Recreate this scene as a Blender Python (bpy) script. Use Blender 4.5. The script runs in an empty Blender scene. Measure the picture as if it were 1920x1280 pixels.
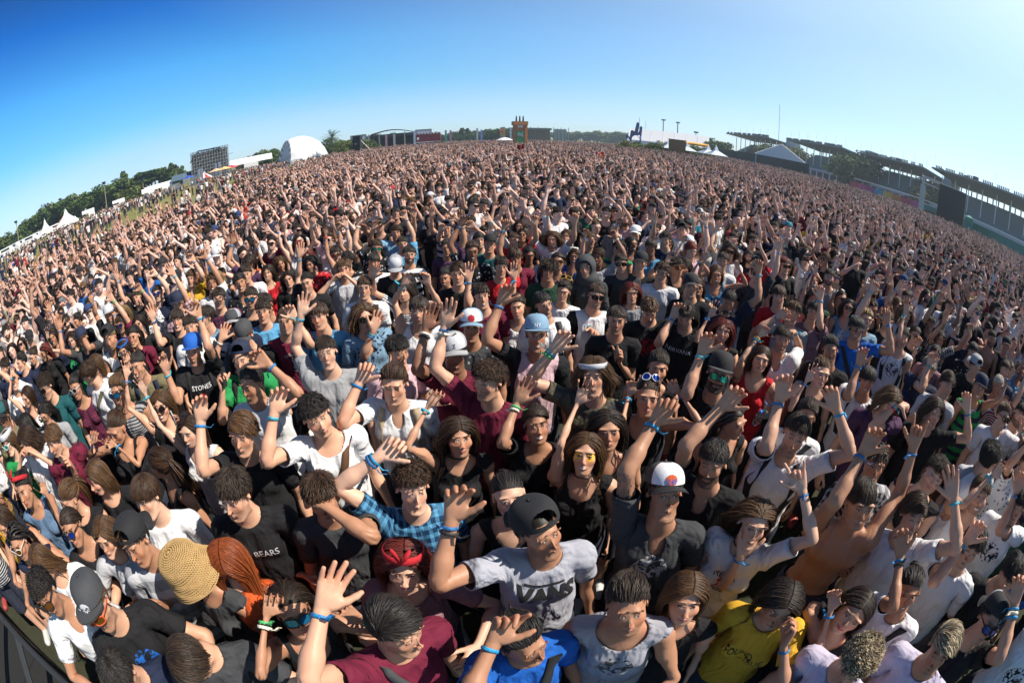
import bpy, bmesh, math, random, time
import numpy as np
from mathutils import Vector, Matrix, Euler, Quaternion
from mathutils.bvhtree import BVHTree
T0 = time.time()
random.seed(7); rng = np.random.default_rng(11)
D2R = math.pi / 180
scene = bpy.context.scene
scene.render.engine = 'CYCLES'
COL = scene.collection
# ------------------------------------------------------------------ camera (full frame fisheye on the stage), sky, sun, exposure
FOC, PIT = 16.0, math.radians(25.9)
cam = bpy.data.cameras.new('camera'); camo = bpy.data.objects.new('camera', cam); COL.objects.link(camo)
camo.location = (0, 0, 2.95); camo.rotation_euler = (math.pi / 2 - PIT, 0, 0); scene.camera = camo
cam.type = 'PANO'; cam.sensor_width = 36; cam.sensor_height = 24; cam.clip_start = .05; cam.clip_end = 5000
cam.panorama_type = 'FISHEYE_EQUISOLID'; cam.fisheye_lens = FOC; cam.fisheye_fov = math.radians(200)
SUN_AZ, SUN_EL = math.radians(90), math.radians(49)        # azimuth clockwise from the view direction
w = bpy.data.worlds.new('World'); scene.world = w; w.use_nodes = True; wt = w.node_tree
sky = wt.nodes.new('ShaderNodeTexSky'); sky.sky_type = 'NISHITA'; sky.sun_disc = False; sky.sun_elevation = SUN_EL; sky.sun_rotation = SUN_AZ; sky.altitude = 50; sky.air_density = 1.1; sky.dust_density = .25; sky.ozone_density = 1.5
tc_ = wt.nodes.new('ShaderNodeTexCoord'); sx_ = wt.nodes.new('ShaderNodeSeparateXYZ'); wt.links.new(tc_.outputs['Generated'], sx_.inputs[0])
def wramp(sock, stops):
    n = wt.nodes.new('ShaderNodeValToRGB'); wt.links.new(sock, n.inputs[0]); e = n.color_ramp.elements
    while len(e) < len(stops): e.new(.5)
    for i, (p, c) in enumerate(stops): e[i].position = p; e[i].color = (*[v / 2 for v in c], 1)
    return n.outputs[0]
def wmix(f, a, b, mode='MIX'):
    n = wt.nodes.new('ShaderNodeMix'); n.data_type = 'RGBA'; n.blend_type = mode
    for k, v in ((0, f), (6, a), (7, b)):
        if isinstance(v, bpy.types.NodeSocket): wt.links.new(v, n.inputs[k])
        else: n.inputs[k].default_value = v
    return n.outputs[2]
# grade of the clear-sky model: clearer and deeper blue away from the sun, pale near it; overhead darkened to cut the fill light
away = wramp(sx_.outputs[2], [(0, (.66, .92, 1.40)), (.08, (.68, .95, 1.45)), (.14, (.38, .90, 1.18)), (.24, (.24, .88, 1.30)), (.38, (.0, .44, 1.08)), (.55, (.0, .13, .36)), (.8, (.05, .09, .20))])
near_s = wramp(sx_.outputs[2], [(0, (.80, 1.0, 1.4)), (.15, (.95, 1.02, 1.2)), (.3, (1.15, 1.18, 1.12)), (.46, (1.75, 1.6, 1.3)), (.60, (.35, .4, .45)), (.85, (.12, .16, .22))])
dt = wt.nodes.new('ShaderNodeVectorMath'); dt.operation = 'DOT_PRODUCT'; wt.links.new(tc_.outputs['Generated'], dt.inputs[0]); dt.inputs[1].default_value = (math.sin(SUN_AZ) * math.cos(SUN_EL), math.cos(SUN_AZ) * math.cos(SUN_EL), math.sin(SUN_EL))
mr = wt.nodes.new('ShaderNodeMapRange'); mr.inputs['From Min'].default_value = -.15; mr.inputs['From Max'].default_value = .62; wt.links.new(dt.outputs['Value'], mr.inputs['Value'])
graded = wmix(1, wmix(1, sky.outputs[0], wmix(mr.outputs[0], away, near_s), 'MULTIPLY'), (2, 2, 2, 1), 'MULTIPLY')
wt.links.new(graded, wt.nodes['Background'].inputs[0]); wt.nodes['Background'].inputs[1].default_value = .098
sl = bpy.data.lights.new('sun', 'SUN'); sl.energy = 4.9; sl.angle = math.radians(.5); sl.color = (1, .92, .80); so_ = bpy.data.objects.new('sun', sl); COL.objects.link(so_)
sd_ = Vector((math.sin(SUN_AZ) * math.cos(SUN_EL), math.cos(SUN_AZ) * math.cos(SUN_EL), math.sin(SUN_EL))); so_.rotation_euler = sd_.to_track_quat('Z', 'Y').to_euler()
scene.view_settings.view_transform = 'Standard'; scene.view_settings.look = 'None'; scene.view_settings.exposure = 0.62; scene.view_settings.gamma = 1
scene.cycles.max_bounces = 6; scene.cycles.transparent_max_bounces = 8; scene.cycles.use_adaptive_sampling = True

# ------------------------------------------------------------------ material helper
class NT:
    """tiny wrapper to write node maths"""
    def __init__(s, name):
        s.m = bpy.data.materials.new(name); s.m.use_nodes = True
        s.t = s.m.node_tree; s.n = s.t.nodes; s.l = s.t.links
        s.n.clear()
        s.out = s.n.new('ShaderNodeOutputMaterial')
        s.b = s.n.new('ShaderNodeBsdfPrincipled')
        s.l.new(s.b.outputs[0], s.out.inputs['Surface'])
    def put(s, sock, v):
        if isinstance(v, bpy.types.NodeSocket): s.l.new(v, sock)
        elif v is not None:
            if hasattr(sock.default_value, '__len__') and not hasattr(v, '__len__'): v = [v] * len(sock.default_value)
            if hasattr(v, '__len__') and len(v) == 3 and len(sock.default_value) == 4: v = list(v) + [1]
            sock.default_value = v
    def set(s, **k):
        for a, v in k.items(): s.put(s.b.inputs[a.replace('_', ' ')], v)
        return s
    def M(s, op, a, b=None, c=None, clamp=False):
        n = s.n.new('ShaderNodeMath'); n.operation = op; n.use_clamp = clamp
        for i, v in enumerate((a, b, c)):
            if v is not None: s.put(n.inputs[i], v)
        return n.outputs[0]
    def mix(s, f, a, b, mode='MIX'):
        n = s.n.new('ShaderNodeMix'); n.data_type = 'RGBA'; n.blend_type = mode
        s.put(n.inputs[0], f); s.put(n.inputs[6], a); s.put(n.inputs[7], b)
        return n.outputs[2]
    def attr(s, name, typ='GEOMETRY', out='Vector'):
        n = s.n.new('ShaderNodeAttribute'); n.attribute_type = typ; n.attribute_name = name
        return n.outputs[out]
    def sep(s, v):
        n = s.n.new('ShaderNodeSeparateXYZ'); s.put(n.inputs[0], v); return n.outputs
    def vec(s, x, y, z):
        n = s.n.new('ShaderNodeCombineXYZ')
        for i, v in enumerate((x, y, z)): s.put(n.inputs[i], v)
        return n.outputs[0]
    def noise(s, v, scale, detail=3, rough=.5, out='Fac', dist=0):
        n = s.n.new('ShaderNodeTexNoise'); s.put(n.inputs['Vector'], v)
        n.inputs['Scale'].default_value = scale; n.inputs['Detail'].default_value = detail
        n.inputs['Roughness'].default_value = rough; n.inputs['Distortion'].default_value = dist
        return n.outputs[out]
    def ramp(s, f, stops, interp='LINEAR'):
        n = s.n.new('ShaderNodeValToRGB'); n.color_ramp.interpolation = interp
        s.put(n.inputs[0], f); e = n.color_ramp.elements
        while len(e) < len(stops): e.new(.5)
        for i, (p, c) in enumerate(stops):
            e[i].position = p; e[i].color = (*(c if hasattr(c, '__len__') else (c, c, c)), 1)
        return n.outputs[0]
    def objcol(s):
        return s.n.new('ShaderNodeObjectInfo').outputs['Color']
    def rnd(s):
        return s.n.new('ShaderNodeObjectInfo').outputs['Random']
    def coord(s, o='Object'):
        return s.n.new('ShaderNodeTexCoord').outputs[o]
    def bump(s, h, strength=.5, dist=.01):
        n = s.n.new('ShaderNodeBump'); n.inputs['Strength'].default_value = strength
        n.inputs['Distance'].default_value = dist; s.put(n.inputs['Height'], h)
        s.l.new(n.outputs[0], s.b.inputs['Normal'])
    def ell(s, xyz, cx, cz, rx, rz, soft=.35):
        """1 inside an ellipse in (x, z)"""
        a = s.M('DIVIDE', s.M('SUBTRACT', xyz[0], cx), rx); b = s.M('DIVIDE', s.M('SUBTRACT', xyz[2], cz), rz)
        r = s.M('ADD', s.M('MULTIPLY', a, a), s.M('MULTIPLY', b, b))
        return s.M('DIVIDE', s.M('SUBTRACT', 1 + soft, r), 2 * soft, clamp=True)

_mats = {}
def flat(name, col, rough=.6, metal=0., noise=0., nscale=5., bump=0., spec=None, trans=0, emit=None):
    k = name
    if k in _mats: return _mats[k]
    t = NT(name)
    c = col
    if noise:
        f = t.noise(t.coord(), nscale, 5, .6)
        lo = [max(0, x * (1 - noise)) for x in col[:3]]; hi = [min(1, x * (1 + noise)) for x in col[:3]]
        c = t.mix(f, lo, hi)
    t.set(Base_Color=c, Roughness=rough, Metallic=metal)
    if spec is not None: t.set(Specular_IOR_Level=spec)
    if trans: t.set(Transmission_Weight=trans)
    if bump: t.bump(t.noise(t.coord(), nscale * 4, 4, .6), bump, .02)
    if emit: t.set(Emission_Color=emit[:3], Emission_Strength=emit[3])
    _mats[k] = t.m
    return t.m

def skin_material(name, crowd=False):
    t = NT(name)
    rest = t.attr('rest'); x, y, z = t.sep(rest)
    ax = t.M('ABSOLUTE', x); P = (ax, y, z)
    if crowd:
        r = t.rnd(); r2 = t.M('FRACT', t.M('MULTIPLY', r, 17.31))
        tone = t.ramp(r, [(0, (.44, .25, .175)), (.35, (.60, .37, .275)), (.7, (.71, .465, .37)), (1, (.78, .55, .46))])
        hairc = t.ramp(r2, [(0, (.012, .008, .006)), (.5, (.02, .013, .009)), (.8, (.055, .028, .014)), (1, (.2, .12, .05))])
        beard = t.M('GREATER_THAN', t.M('FRACT', t.M('MULTIPLY', r, 7.13)), .75); teeth = t.M('GREATER_THAN', t.M('FRACT', t.M('MULTIPLY', r, 5.7)), .6)
        shoe = (.05, .05, .055)
    else:
        tone = t.objcol(); hairc = t.attr('hair_colour', 'OBJECT', 'Color')
        beard = t.attr('beard', 'OBJECT', 'Fac'); teeth = t.attr('teeth', 'OBJECT', 'Fac'); shoe = t.attr('shoe_colour', 'OBJECT', 'Color')
    front = t.M('LESS_THAN', y, -.045)
    n1 = t.noise(rest, 9, 3, .6); n2 = t.noise(rest, 70, 3, .6)
    c = t.mix(t.M('MULTIPLY', n1, .35), tone, t.mix(1, tone, (.85, .62, .55), 'MULTIPLY'))
    c = t.mix(t.M('MULTIPLY', n2, .22), c, t.mix(1, c, (.75, .55, .48), 'MULTIPLY'))
    # cheeks, nose tip, ears, fingertips and palms are redder
    ch = t.M('MULTIPLY', t.ell(P, .042, 1.612, .026, .022, .6), front)
    nose = t.M('MULTIPLY', t.ell(P, 0, 1.610, .016, .014, .6), front)
    ear = t.M('GREATER_THAN', ax, .074); ear = t.M('MULTIPLY', ear, t.M('LESS_THAN', ax, .1))
    tip = t.M('GREATER_THAN', ax, .80)
    red = t.M('MAXIMUM', t.M('MAXIMUM', ch, nose), t.M('MAXIMUM', t.M('MULTIPLY', ear, .8), t.M('MULTIPLY', tip, .6)))
    c = t.mix(t.M('MULTIPLY', red, .45), c, t.mix(1, c, (1., .6, .5), 'MULTIPLY'))
    eyesock = t.M('MULTIPLY', t.ell(P, .031, 1.648, .022, .013, .6), front)
    c = t.mix(t.M('MULTIPLY', eyesock, .22), c, t.mix(1, c, (.55, .4, .38), 'MULTIPLY'))  # eye sockets darkened: shade of the recess painted into the skin
    # beard / stubble
    bz = t.M('MULTIPLY', t.M('LESS_THAN', z, 1.596), t.M('GREATER_THAN', z, 1.532)); bz = t.M('MULTIPLY', bz, t.M('LESS_THAN', y, -.0))
    mous = t.M('MULTIPLY', t.ell(P, 0, 1.5935, .03, .006, .5), front)
    bz = t.M('MAXIMUM', bz, mous); bz = t.M('MULTIPLY', bz, t.M('SUBTRACT', 1, t.ell(P, 0, 1.577, .026, .011, .4)))
    bn = t.M('MULTIPLY', bz, t.M('MULTIPLY', t.M('ADD', n2, .45, clamp=True), beard))
    c = t.mix(bn, c, hairc)
    # scalp painted like hair under the locks
    line = t.M('ADD', t.M('ADD', t.M('MULTIPLY', y, -.62), 1.657), t.M('MULTIPLY', n2, .012))      # the hairline rises towards the face
    sc = t.M('MULTIPLY', t.M('GREATER_THAN', t.M('SUBTRACT', z, line), .006), t.M('GREATER_THAN', z, 1.58))
    sc = t.M('MULTIPLY', sc, t.M('GREATER_THAN', t.M('ADD', z, y), 1.60))
    back = t.M('MULTIPLY', t.M('GREATER_THAN', y, .035), t.M('GREATER_THAN', z, 1.575))
    sc = t.M('MAXIMUM', sc, back)
    sc = t.M('MULTIPLY', sc, t.M('LESS_THAN', t.M('ADD', ax, t.M('MULTIPLY', t.M('LESS_THAN', z, 1.67), .02)), .098))
    c = t.mix(sc, c, hairc)
    # lips
    lip = t.M('MULTIPLY', t.ell(P, 0, 1.577, .0265, .0092, .25), front)
    c = t.mix(t.M('MULTIPLY', lip, .75), c, t.attr('lip_colour', 'OBJECT', 'Color') if not crowd else (.42, .14, .12))
    gap = t.M('MULTIPLY', t.ell(P, 0, 1.5775, .021, .0016, .5), front)
    c = t.mix(t.M('MULTIPLY', gap, .8), c, (.08, .015, .012))
    tth = t.M('MULTIPLY', t.M('MULTIPLY', t.ell(P, 0, 1.5780, .0205, .0052, .2), front), teeth)
    c = t.mix(tth, c, (.85, .82, .76))
    # eyes: white, iris, pupil, lash line
    ew = t.M('MULTIPLY', t.ell(P, .0315, 1.6430, .0122, .0040, .18), front)
    lash = t.M('MULTIPLY', t.ell(P, .0315, 1.6448, .0158, .0064, .15), front)
    c = t.mix(t.M('MULTIPLY', lash, .85), c, (.035, .018, .013))
    c = t.mix(ew, c, (.50, .46, .43))
    ir = t.M('MULTIPLY', t.ell(P, .0315, 1.6440, .0060, .0062, .15), ew)
    c = t.mix(ir, c, (.045, .02, .01))
    # brows
    bx = t.M('SUBTRACT', ax, .034)
    bzc = t.M('ADD', t.M('SUBTRACT', z, 1.6655), t.M('MULTIPLY', t.M('MULTIPLY', bx, bx), 9))
    br = t.ell((ax, y, bzc), .033, 0, .0182, .0046, .5); br = t.M('MULTIPLY', br, front)
    c = t.mix(t.M('MULTIPLY', br, .9), c, t.mix(1, hairc, (.8, .7, .65), 'MULTIPLY'))
    # tattoo and shoes
    if not crowd:
        tat = t.attr('tattoo', 'OBJECT', 'Fac')
        tn = t.M('GREATER_THAN', t.noise(rest, 38, 5, .7, dist=2.5), .52)
        tz = t.M('MULTIPLY', t.M('MULTIPLY', t.M('GREATER_THAN', x, -.45), t.M('LESS_THAN', x, -.30)), tat)
        c = t.mix(t.M('MULTIPLY', t.M('MULTIPLY', tn, tz), .75), c, (.06, .06, .07))
        mk = t.M('MULTIPLY', t.attr('makeup', 'OBJECT', 'Fac'), t.M('MULTIPLY', t.ell(P, .04, 1.640, .022, .026, .7), front))
        mk = t.M('MULTIPLY', mk, t.M('SUBTRACT', 1, lash)); mk = t.M('MULTIPLY', mk, t.M('GREATER_THAN', t.M('ADD', n2, .2), .6))
        c = t.mix(mk, c, (.9, .5, .05))
    c = t.mix(t.M('LESS_THAN', z, .095), c, shoe)
    t.set(Base_Color=c, Roughness=t.M('ADD', .36, t.M('MULTIPLY', n1, .26)), Specular_IOR_Level=.38)
    if not crowd:
        t.set(Subsurface_Weight=.0)
    t.bump(t.M('ADD', n2, t.M('MULTIPLY', t.noise(rest, 300, 2, .5), .4)), .25, .003)
    return t.m

def cloth_material(name, crowd=False, pattern=None):
    t = NT(name)
    rest = t.attr('rest'); x, y, z = t.sep(rest)
    if crowd:
        base = t.ramp(t.M('FRACT', t.M('MULTIPLY', t.rnd(), 3.77)), [(0, (.014, .014, .017)), (.36, (.70, .69, .70)), (.60, (.16, .165, .18)), (.68, (.02, .03, .07)), (.76, (.13, .015, .03)),
               (.80, (.55, .5, .48)), (.86, (.02, .12, .4)), (.89, (.4, .02, .02)), (.915, (.03, .15, .1)), (.935, (.5, .28, .3)), (.955, (.32, .27, .18)), (.975, (.03, .2, .28)), (.99, (.5, .3, .02))], 'CONSTANT')
    else:
        base = t.objcol()
    n = t.noise(rest, 60, 4, .6); c = t.mix(t.M('MULTIPLY', n, .35), base, t.mix(1, base, (.72, .72, .75), 'MULTIPLY'))
    two = (.02, .02, .025) if crowd else t.attr('second_colour', 'OBJECT', 'Color')
    if pattern == 'stripes':
        s = t.M('GREATER_THAN', t.M('SINE', t.M('MULTIPLY', t.M('ADD', z, t.M('MULTIPLY', t.M('SUBTRACT', t.noise(rest, 5), .5), .02)), 260)), .35)
        c = t.mix(s, c, two)
    elif pattern == 'bands':
        s = t.M('GREATER_THAN', t.M('SINE', t.M('MULTIPLY', z, 62)), .1); c = t.mix(s, c, two)
    elif pattern == 'print':
        v = t.n.new('ShaderNodeTexVoronoi'); v.inputs['Scale'].default_value = 26; t.l.new(rest, v.inputs[0])
        s = t.M('LESS_THAN', t.M('ADD', v.outputs['Distance'], t.M('MULTIPLY', t.noise(rest, 60), .3)), .40); c = t.mix(s, c, two)
    elif pattern == 'plaid':
        a = t.M('GREATER_THAN', t.M('SINE', t.M('MULTIPLY', z, 150)), .2); b = t.M('GREATER_THAN', t.M('SINE', t.M('MULTIPLY', x, 150)), .2)
        c = t.mix(t.M('MULTIPLY', t.M('ADD', a, b), .42), c, two)
    elif pattern == 'wash':
        s = t.noise(rest, 7, 6, .7); c = t.mix(t.ramp(s, [(.42, 0), (.6, 1)]), c, two)
    elif pattern == 'graphic':      # a faded picture printed on the chest
        zz = t.M('DIVIDE', t.M('SUBTRACT', z, 1.285), .085); xx = t.M('DIVIDE', x, .085)
        ins = t.M('LESS_THAN', t.M('ADD', t.M('MULTIPLY', zz, zz), t.M('MULTIPLY', xx, xx)), t.M('ADD', .7, t.M('MULTIPLY', t.noise(rest, 14), .6)))
        s = t.M('MULTIPLY', t.M('MULTIPLY', ins, t.M('LESS_THAN', y, -.03)), t.M('GREATER_THAN', t.noise(rest, 32, 5, .65, dist=1.2), .5))
        c = t.mix(s, c, two)
    elif pattern == 'sleeves':      # sleeves and sides of a second colour
        c = t.mix(t.M('GREATER_THAN', t.M('ABSOLUTE', x), .135), c, two)
    t.set(Base_Color=c, Roughness=.85, Specular_IOR_Level=.25, Sheen_Weight=.0)
    w = t.vec(t.M('MULTIPLY', x, 1.), t.M('MULTIPLY', y, 1.), t.M('MULTIPLY', z, .45))
    n3 = t.noise(w, 8, 2, .5, dist=.9); n4 = t.noise(w, 22, 2, .5, dist=.6)
    t.bump(t.M('ADD', t.M('MULTIPLY', n3, 1.), t.M('MULTIPLY', n4, .22)), 1., .045)
    return t.m

def hair_material(name, crowd=False):
    t = NT(name)
    if crowd:
        r = t.M('FRACT', t.M('MULTIPLY', t.rnd(), 17.31))
        base = t.ramp(r, [(0, (.010, .007, .006)), (.55, (.015, .010, .007)), (.85, (.035, .018, .010)), (1, (.16, .09, .04))]); two = t.mix(1, base, (1.8, 1.6, 1.4), 'MULTIPLY')
    else:
        base = t.objcol(); two = t.attr('second_colour', 'OBJECT', 'Color')
    f = t.attr('lock', 'GEOMETRY', 'Fac'); g = t.attr('along', 'GEOMETRY', 'Fac')
    c = t.mix(t.M('MULTIPLY', f, t.M('ADD', t.M('MULTIPLY', g, .6), .4)), base, two)
    t.set(Base_Color=c, Roughness=.5, Specular_IOR_Level=.4)
    return t.m
# ------------------------------------------------------------------ distance-field modelling on a rectilinear grid
class Field:
    def __init__(s, xs, ys, zs):
        s.ax = [np.asarray(a, np.float32) for a in (xs, ys, zs)]
        s.F = np.full((len(xs), len(ys), len(zs)), 1., np.float32)
    def prim(s, fn, lo, hi, k=.01, sub=False, m=.03):
        sl = []
        for a, l, h in zip(s.ax, lo, hi):
            i = np.searchsorted(a, l - m - k); j = np.searchsorted(a, h + m + k)
            if j - i < 1: return
            sl.append(slice(i, j))
        X = s.ax[0][sl[0]][:, None, None]; Y = s.ax[1][sl[1]][None, :, None]; Z = s.ax[2][sl[2]][None, None, :]
        d = fn(X, Y, Z); f = s.F[sl[0], sl[1], sl[2]]
        if sub:
            d = -d; h = np.clip(.5 - .5 * (f - d) / k, 0, 1) if k else (d > f) * 1.
            s.F[sl[0], sl[1], sl[2]] = f + (d - f) * h + k * h * (1 - h)
        else:
            h = np.clip(.5 + .5 * (f - d) / k, 0, 1)
            s.F[sl[0], sl[1], sl[2]] = f + (d - f) * h - k * h * (1 - h)
    def ell(s, c, r, k=.01, sub=False, rx=0.):
        c = np.array(c, float); r = np.array(r, float); ca, sa = math.cos(rx), math.sin(rx)
        def fn(X, Y, Z):
            x, y, z = X - c[0], Y - c[1], Z - c[2]
            if rx: y, z = y * ca + z * sa, -y * sa + z * ca
            k0 = np.sqrt((x / r[0]) ** 2 + (y / r[1]) ** 2 + (z / r[2]) ** 2) + 1e-6
            k1 = np.sqrt((x / r[0] ** 2) ** 2 + (y / r[1] ** 2) ** 2 + (z / r[2] ** 2) ** 2) + 1e-6
            return k0 * (k0 - 1) / k1
        q = np.array([r[0], max(r[1], r[2]) if rx else r[1], max(r[1], r[2]) if rx else r[2]])
        s.prim(fn, c - q, c + q, k, sub)
    def cone(s, a, b, ra, rb, k=.01, sub=False, sy=1., sz=1.):
        """tapered capsule; sy, sz squash the section"""
        a = np.array(a, float); b = np.array(b, float); ba = b - a
        w = np.array([1, 1 / sy, 1 / sz]); L = ((ba * w) ** 2).sum() + 1e-9
        def fn(X, Y, Z):
            x, y, z = (X - a[0]) * w[0], (Y - a[1]) * w[1], (Z - a[2]) * w[2]
            t = np.clip((x * ba[0] * w[0] + y * ba[1] * w[1] + z * ba[2] * w[2]) / L, 0, 1)
            return (np.sqrt((x - t * ba[0] * w[0]) ** 2 + (y - t * ba[1] * w[1]) ** 2 + (z - t * ba[2] * w[2]) ** 2) - (ra + (rb - ra) * t)) * min(sy, sz, 1)
        r = max(ra, rb); q = np.array([r, r * sy, r * sz])
        s.prim(fn, np.minimum(a, b) - q, np.maximum(a, b) + q, k, sub)
    def mirrored(s):
        """the x >= 0 half becomes a whole"""
        g = Field([0], [0], [0]); xs = s.ax[0]; g.ax = [np.concatenate([-xs[:0:-1], xs]), s.ax[1], s.ax[2]]
        g.F = np.concatenate([s.F[:0:-1], s.F], 0); return g
    def mesh(s):
        F = s.F; nx, ny, nz = F.shape; S = F < 0
        act = np.zeros((nx - 1, ny - 1, nz - 1), np.int8)
        for i in (0, 1):
            for j in (0, 1):
                for k in (0, 1): act += S[i:nx - 1 + i, j:ny - 1 + j, k:nz - 1 + k]
        C = np.argwhere((act > 0) & (act < 8)); idx = -np.ones(act.shape, np.int32); idx[tuple(C.T)] = np.arange(len(C))
        acc = np.zeros((len(C), 3)); cnt = np.zeros(len(C))
        for axis in range(3):
            o = [a for a in range(3) if a != axis]
            for u in (0, 1):
                for v in (0, 1):
                    A = C.copy(); A[:, o[0]] += u; A[:, o[1]] += v; B = A.copy(); B[:, axis] += 1
                    fa = F[tuple(A.T)]; fb = F[tuple(B.T)]; m = (fa < 0) != (fb < 0)
                    t = fa[m] / (fa[m] - fb[m]); P = np.stack([s.ax[q][A[m, q]] for q in range(3)], 1).astype(float)
                    e = s.ax[axis][B[m, axis]] - s.ax[axis][A[m, axis]]; P[:, axis] += t * e
                    acc[m] += P; cnt[m] += 1
        V = acc / cnt[:, None]; Q = []
        for axis in range(3):
            o = [(axis + 1) % 3, (axis + 2) % 3]
            sa = [slice(None)] * 3; sb = [slice(None)] * 3; sa[axis] = slice(0, -1); sb[axis] = slice(1, None)
            E = np.argwhere(S[tuple(sa)] != S[tuple(sb)])
            ok = (E[:, o[0]] > 0) & (E[:, o[1]] > 0) & (E[:, o[0]] < F.shape[o[0]] - 1) & (E[:, o[1]] < F.shape[o[1]] - 1); E = E[ok]
            q = []
            for du, dv in ((-1, -1), (0, -1), (0, 0), (-1, 0)):
                D = E.copy(); D[:, o[0]] += du; D[:, o[1]] += dv; q.append(idx[tuple(D.T)])
            q = np.stack(q, 1); fl = S[tuple(E.T)]; q[~fl] = q[~fl][:, ::-1]; Q.append(q)
        return V, np.concatenate(Q)
def axis(*seg):
    """(start, stop, step) runs joined"""
    out = []
    for a, b, st in seg: out += list(np.linspace(a, b, max(1, round((b - a) / st)), endpoint=False))
    return out + [seg[-1][1]]

def mk_mesh(name, V, Fc, mats=(), mi=None, smooth=True):
    me = bpy.data.meshes.new(name)
    V = np.asarray(V, np.float32)
    if isinstance(Fc, np.ndarray):
        n, k = Fc.shape
        me.vertices.add(len(V)); me.vertices.foreach_set('co', V.ravel())
        me.loops.add(n * k); me.loops.foreach_set('vertex_index', Fc.astype(np.int32).ravel())
        me.polygons.add(n); me.polygons.foreach_set('loop_start', np.arange(n, dtype=np.int32) * k)
        me.update(calc_edges=True)
    else: me.from_pydata([tuple(v) for v in V.tolist()], [], Fc)
    for m in mats: me.materials.append(m)
    if mi is not None: me.polygons.foreach_set('material_index', np.asarray(mi, np.int32))
    me.polygons.foreach_set('use_smooth', np.full(len(me.polygons), smooth)); me.update()
    return me
def arrays(me):
    V = np.empty(len(me.vertices) * 3, np.float32); me.vertices.foreach_get('co', V)
    return V.reshape(-1, 3).astype(float)
def tris_of(me):
    me.calc_loop_triangles(); T = np.empty(len(me.loop_triangles) * 3, np.int32); me.loop_triangles.foreach_get('vertices', T)
    return T.reshape(-1, 3)
def decimate(V, Q, tris):
    """collapse decimation through Blender's modifier; gives triangles"""
    me = mk_mesh('tmp', V, Q); o = bpy.data.objects.new('tmp', me); COL.objects.link(o)
    m = o.modifiers.new('d', 'DECIMATE'); m.ratio = min(1, tris / (2. * len(Q) if Q.shape[1] == 4 else len(Q)))
    ev = o.evaluated_get(bpy.context.evaluated_depsgraph_get()).to_mesh()
    V2 = arrays(ev); T2 = tris_of(ev)
    bpy.data.objects.remove(o); bpy.data.meshes.remove(me)
    return V2, T2
def normals(V, T):
    n = np.cross(V[T[:, 1]] - V[T[:, 0]], V[T[:, 2]] - V[T[:, 0]]); N = np.zeros_like(V)
    for i in range(3): np.add.at(N, T[:, i], n)
    return N / (np.linalg.norm(N, axis=1, keepdims=True) + 1e-12)

FING = [(.803, -.0345, .067, -.11, .0102), (.811, -.0118, .076, -.035, .0104), (.807, .0112, .070, .045, .0101), (.797, .0330, .055, .13, .0090)]   # x, y of knuckle, length, splay, radius
THUMB = [(.728, -.022, 1.404), (.762, -.060, 1.398), (.788, -.082, 1.397), (.806, -.094, 1.398)]
def torso(f, fem, g=0., kk=.03):
    """torso prims, grown by g for clothes"""
    w = .88 if fem else .96
    f.ell((0, .005, 1.29), (.155 * w + g, .105 + g, .175 + g), kk)
    f.cone((0, .015, 1.395), (.150 * w, .012, 1.405), .062 * w + g, .060 * w + g, kk)
    f.ell((0, .0, 1.09), ((.125 if fem else .142) + g * 1.2, .098 + g, .16), kk)
    f.ell((0, .012, .93), ((.168 if fem else .155) + g, .118 + g, .125 + g), kk)
    f.ell((.062, -.062, 1.315), (.072 + g * .3, .045 + g, .055), kk) if not fem else f.ell((.072, -.088, 1.275), (.056 + g * .3, .05 + g, .055), .022)
    f.ell((.085, .075, 1.32), (.07, .04 + g, .10), kk)
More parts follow.
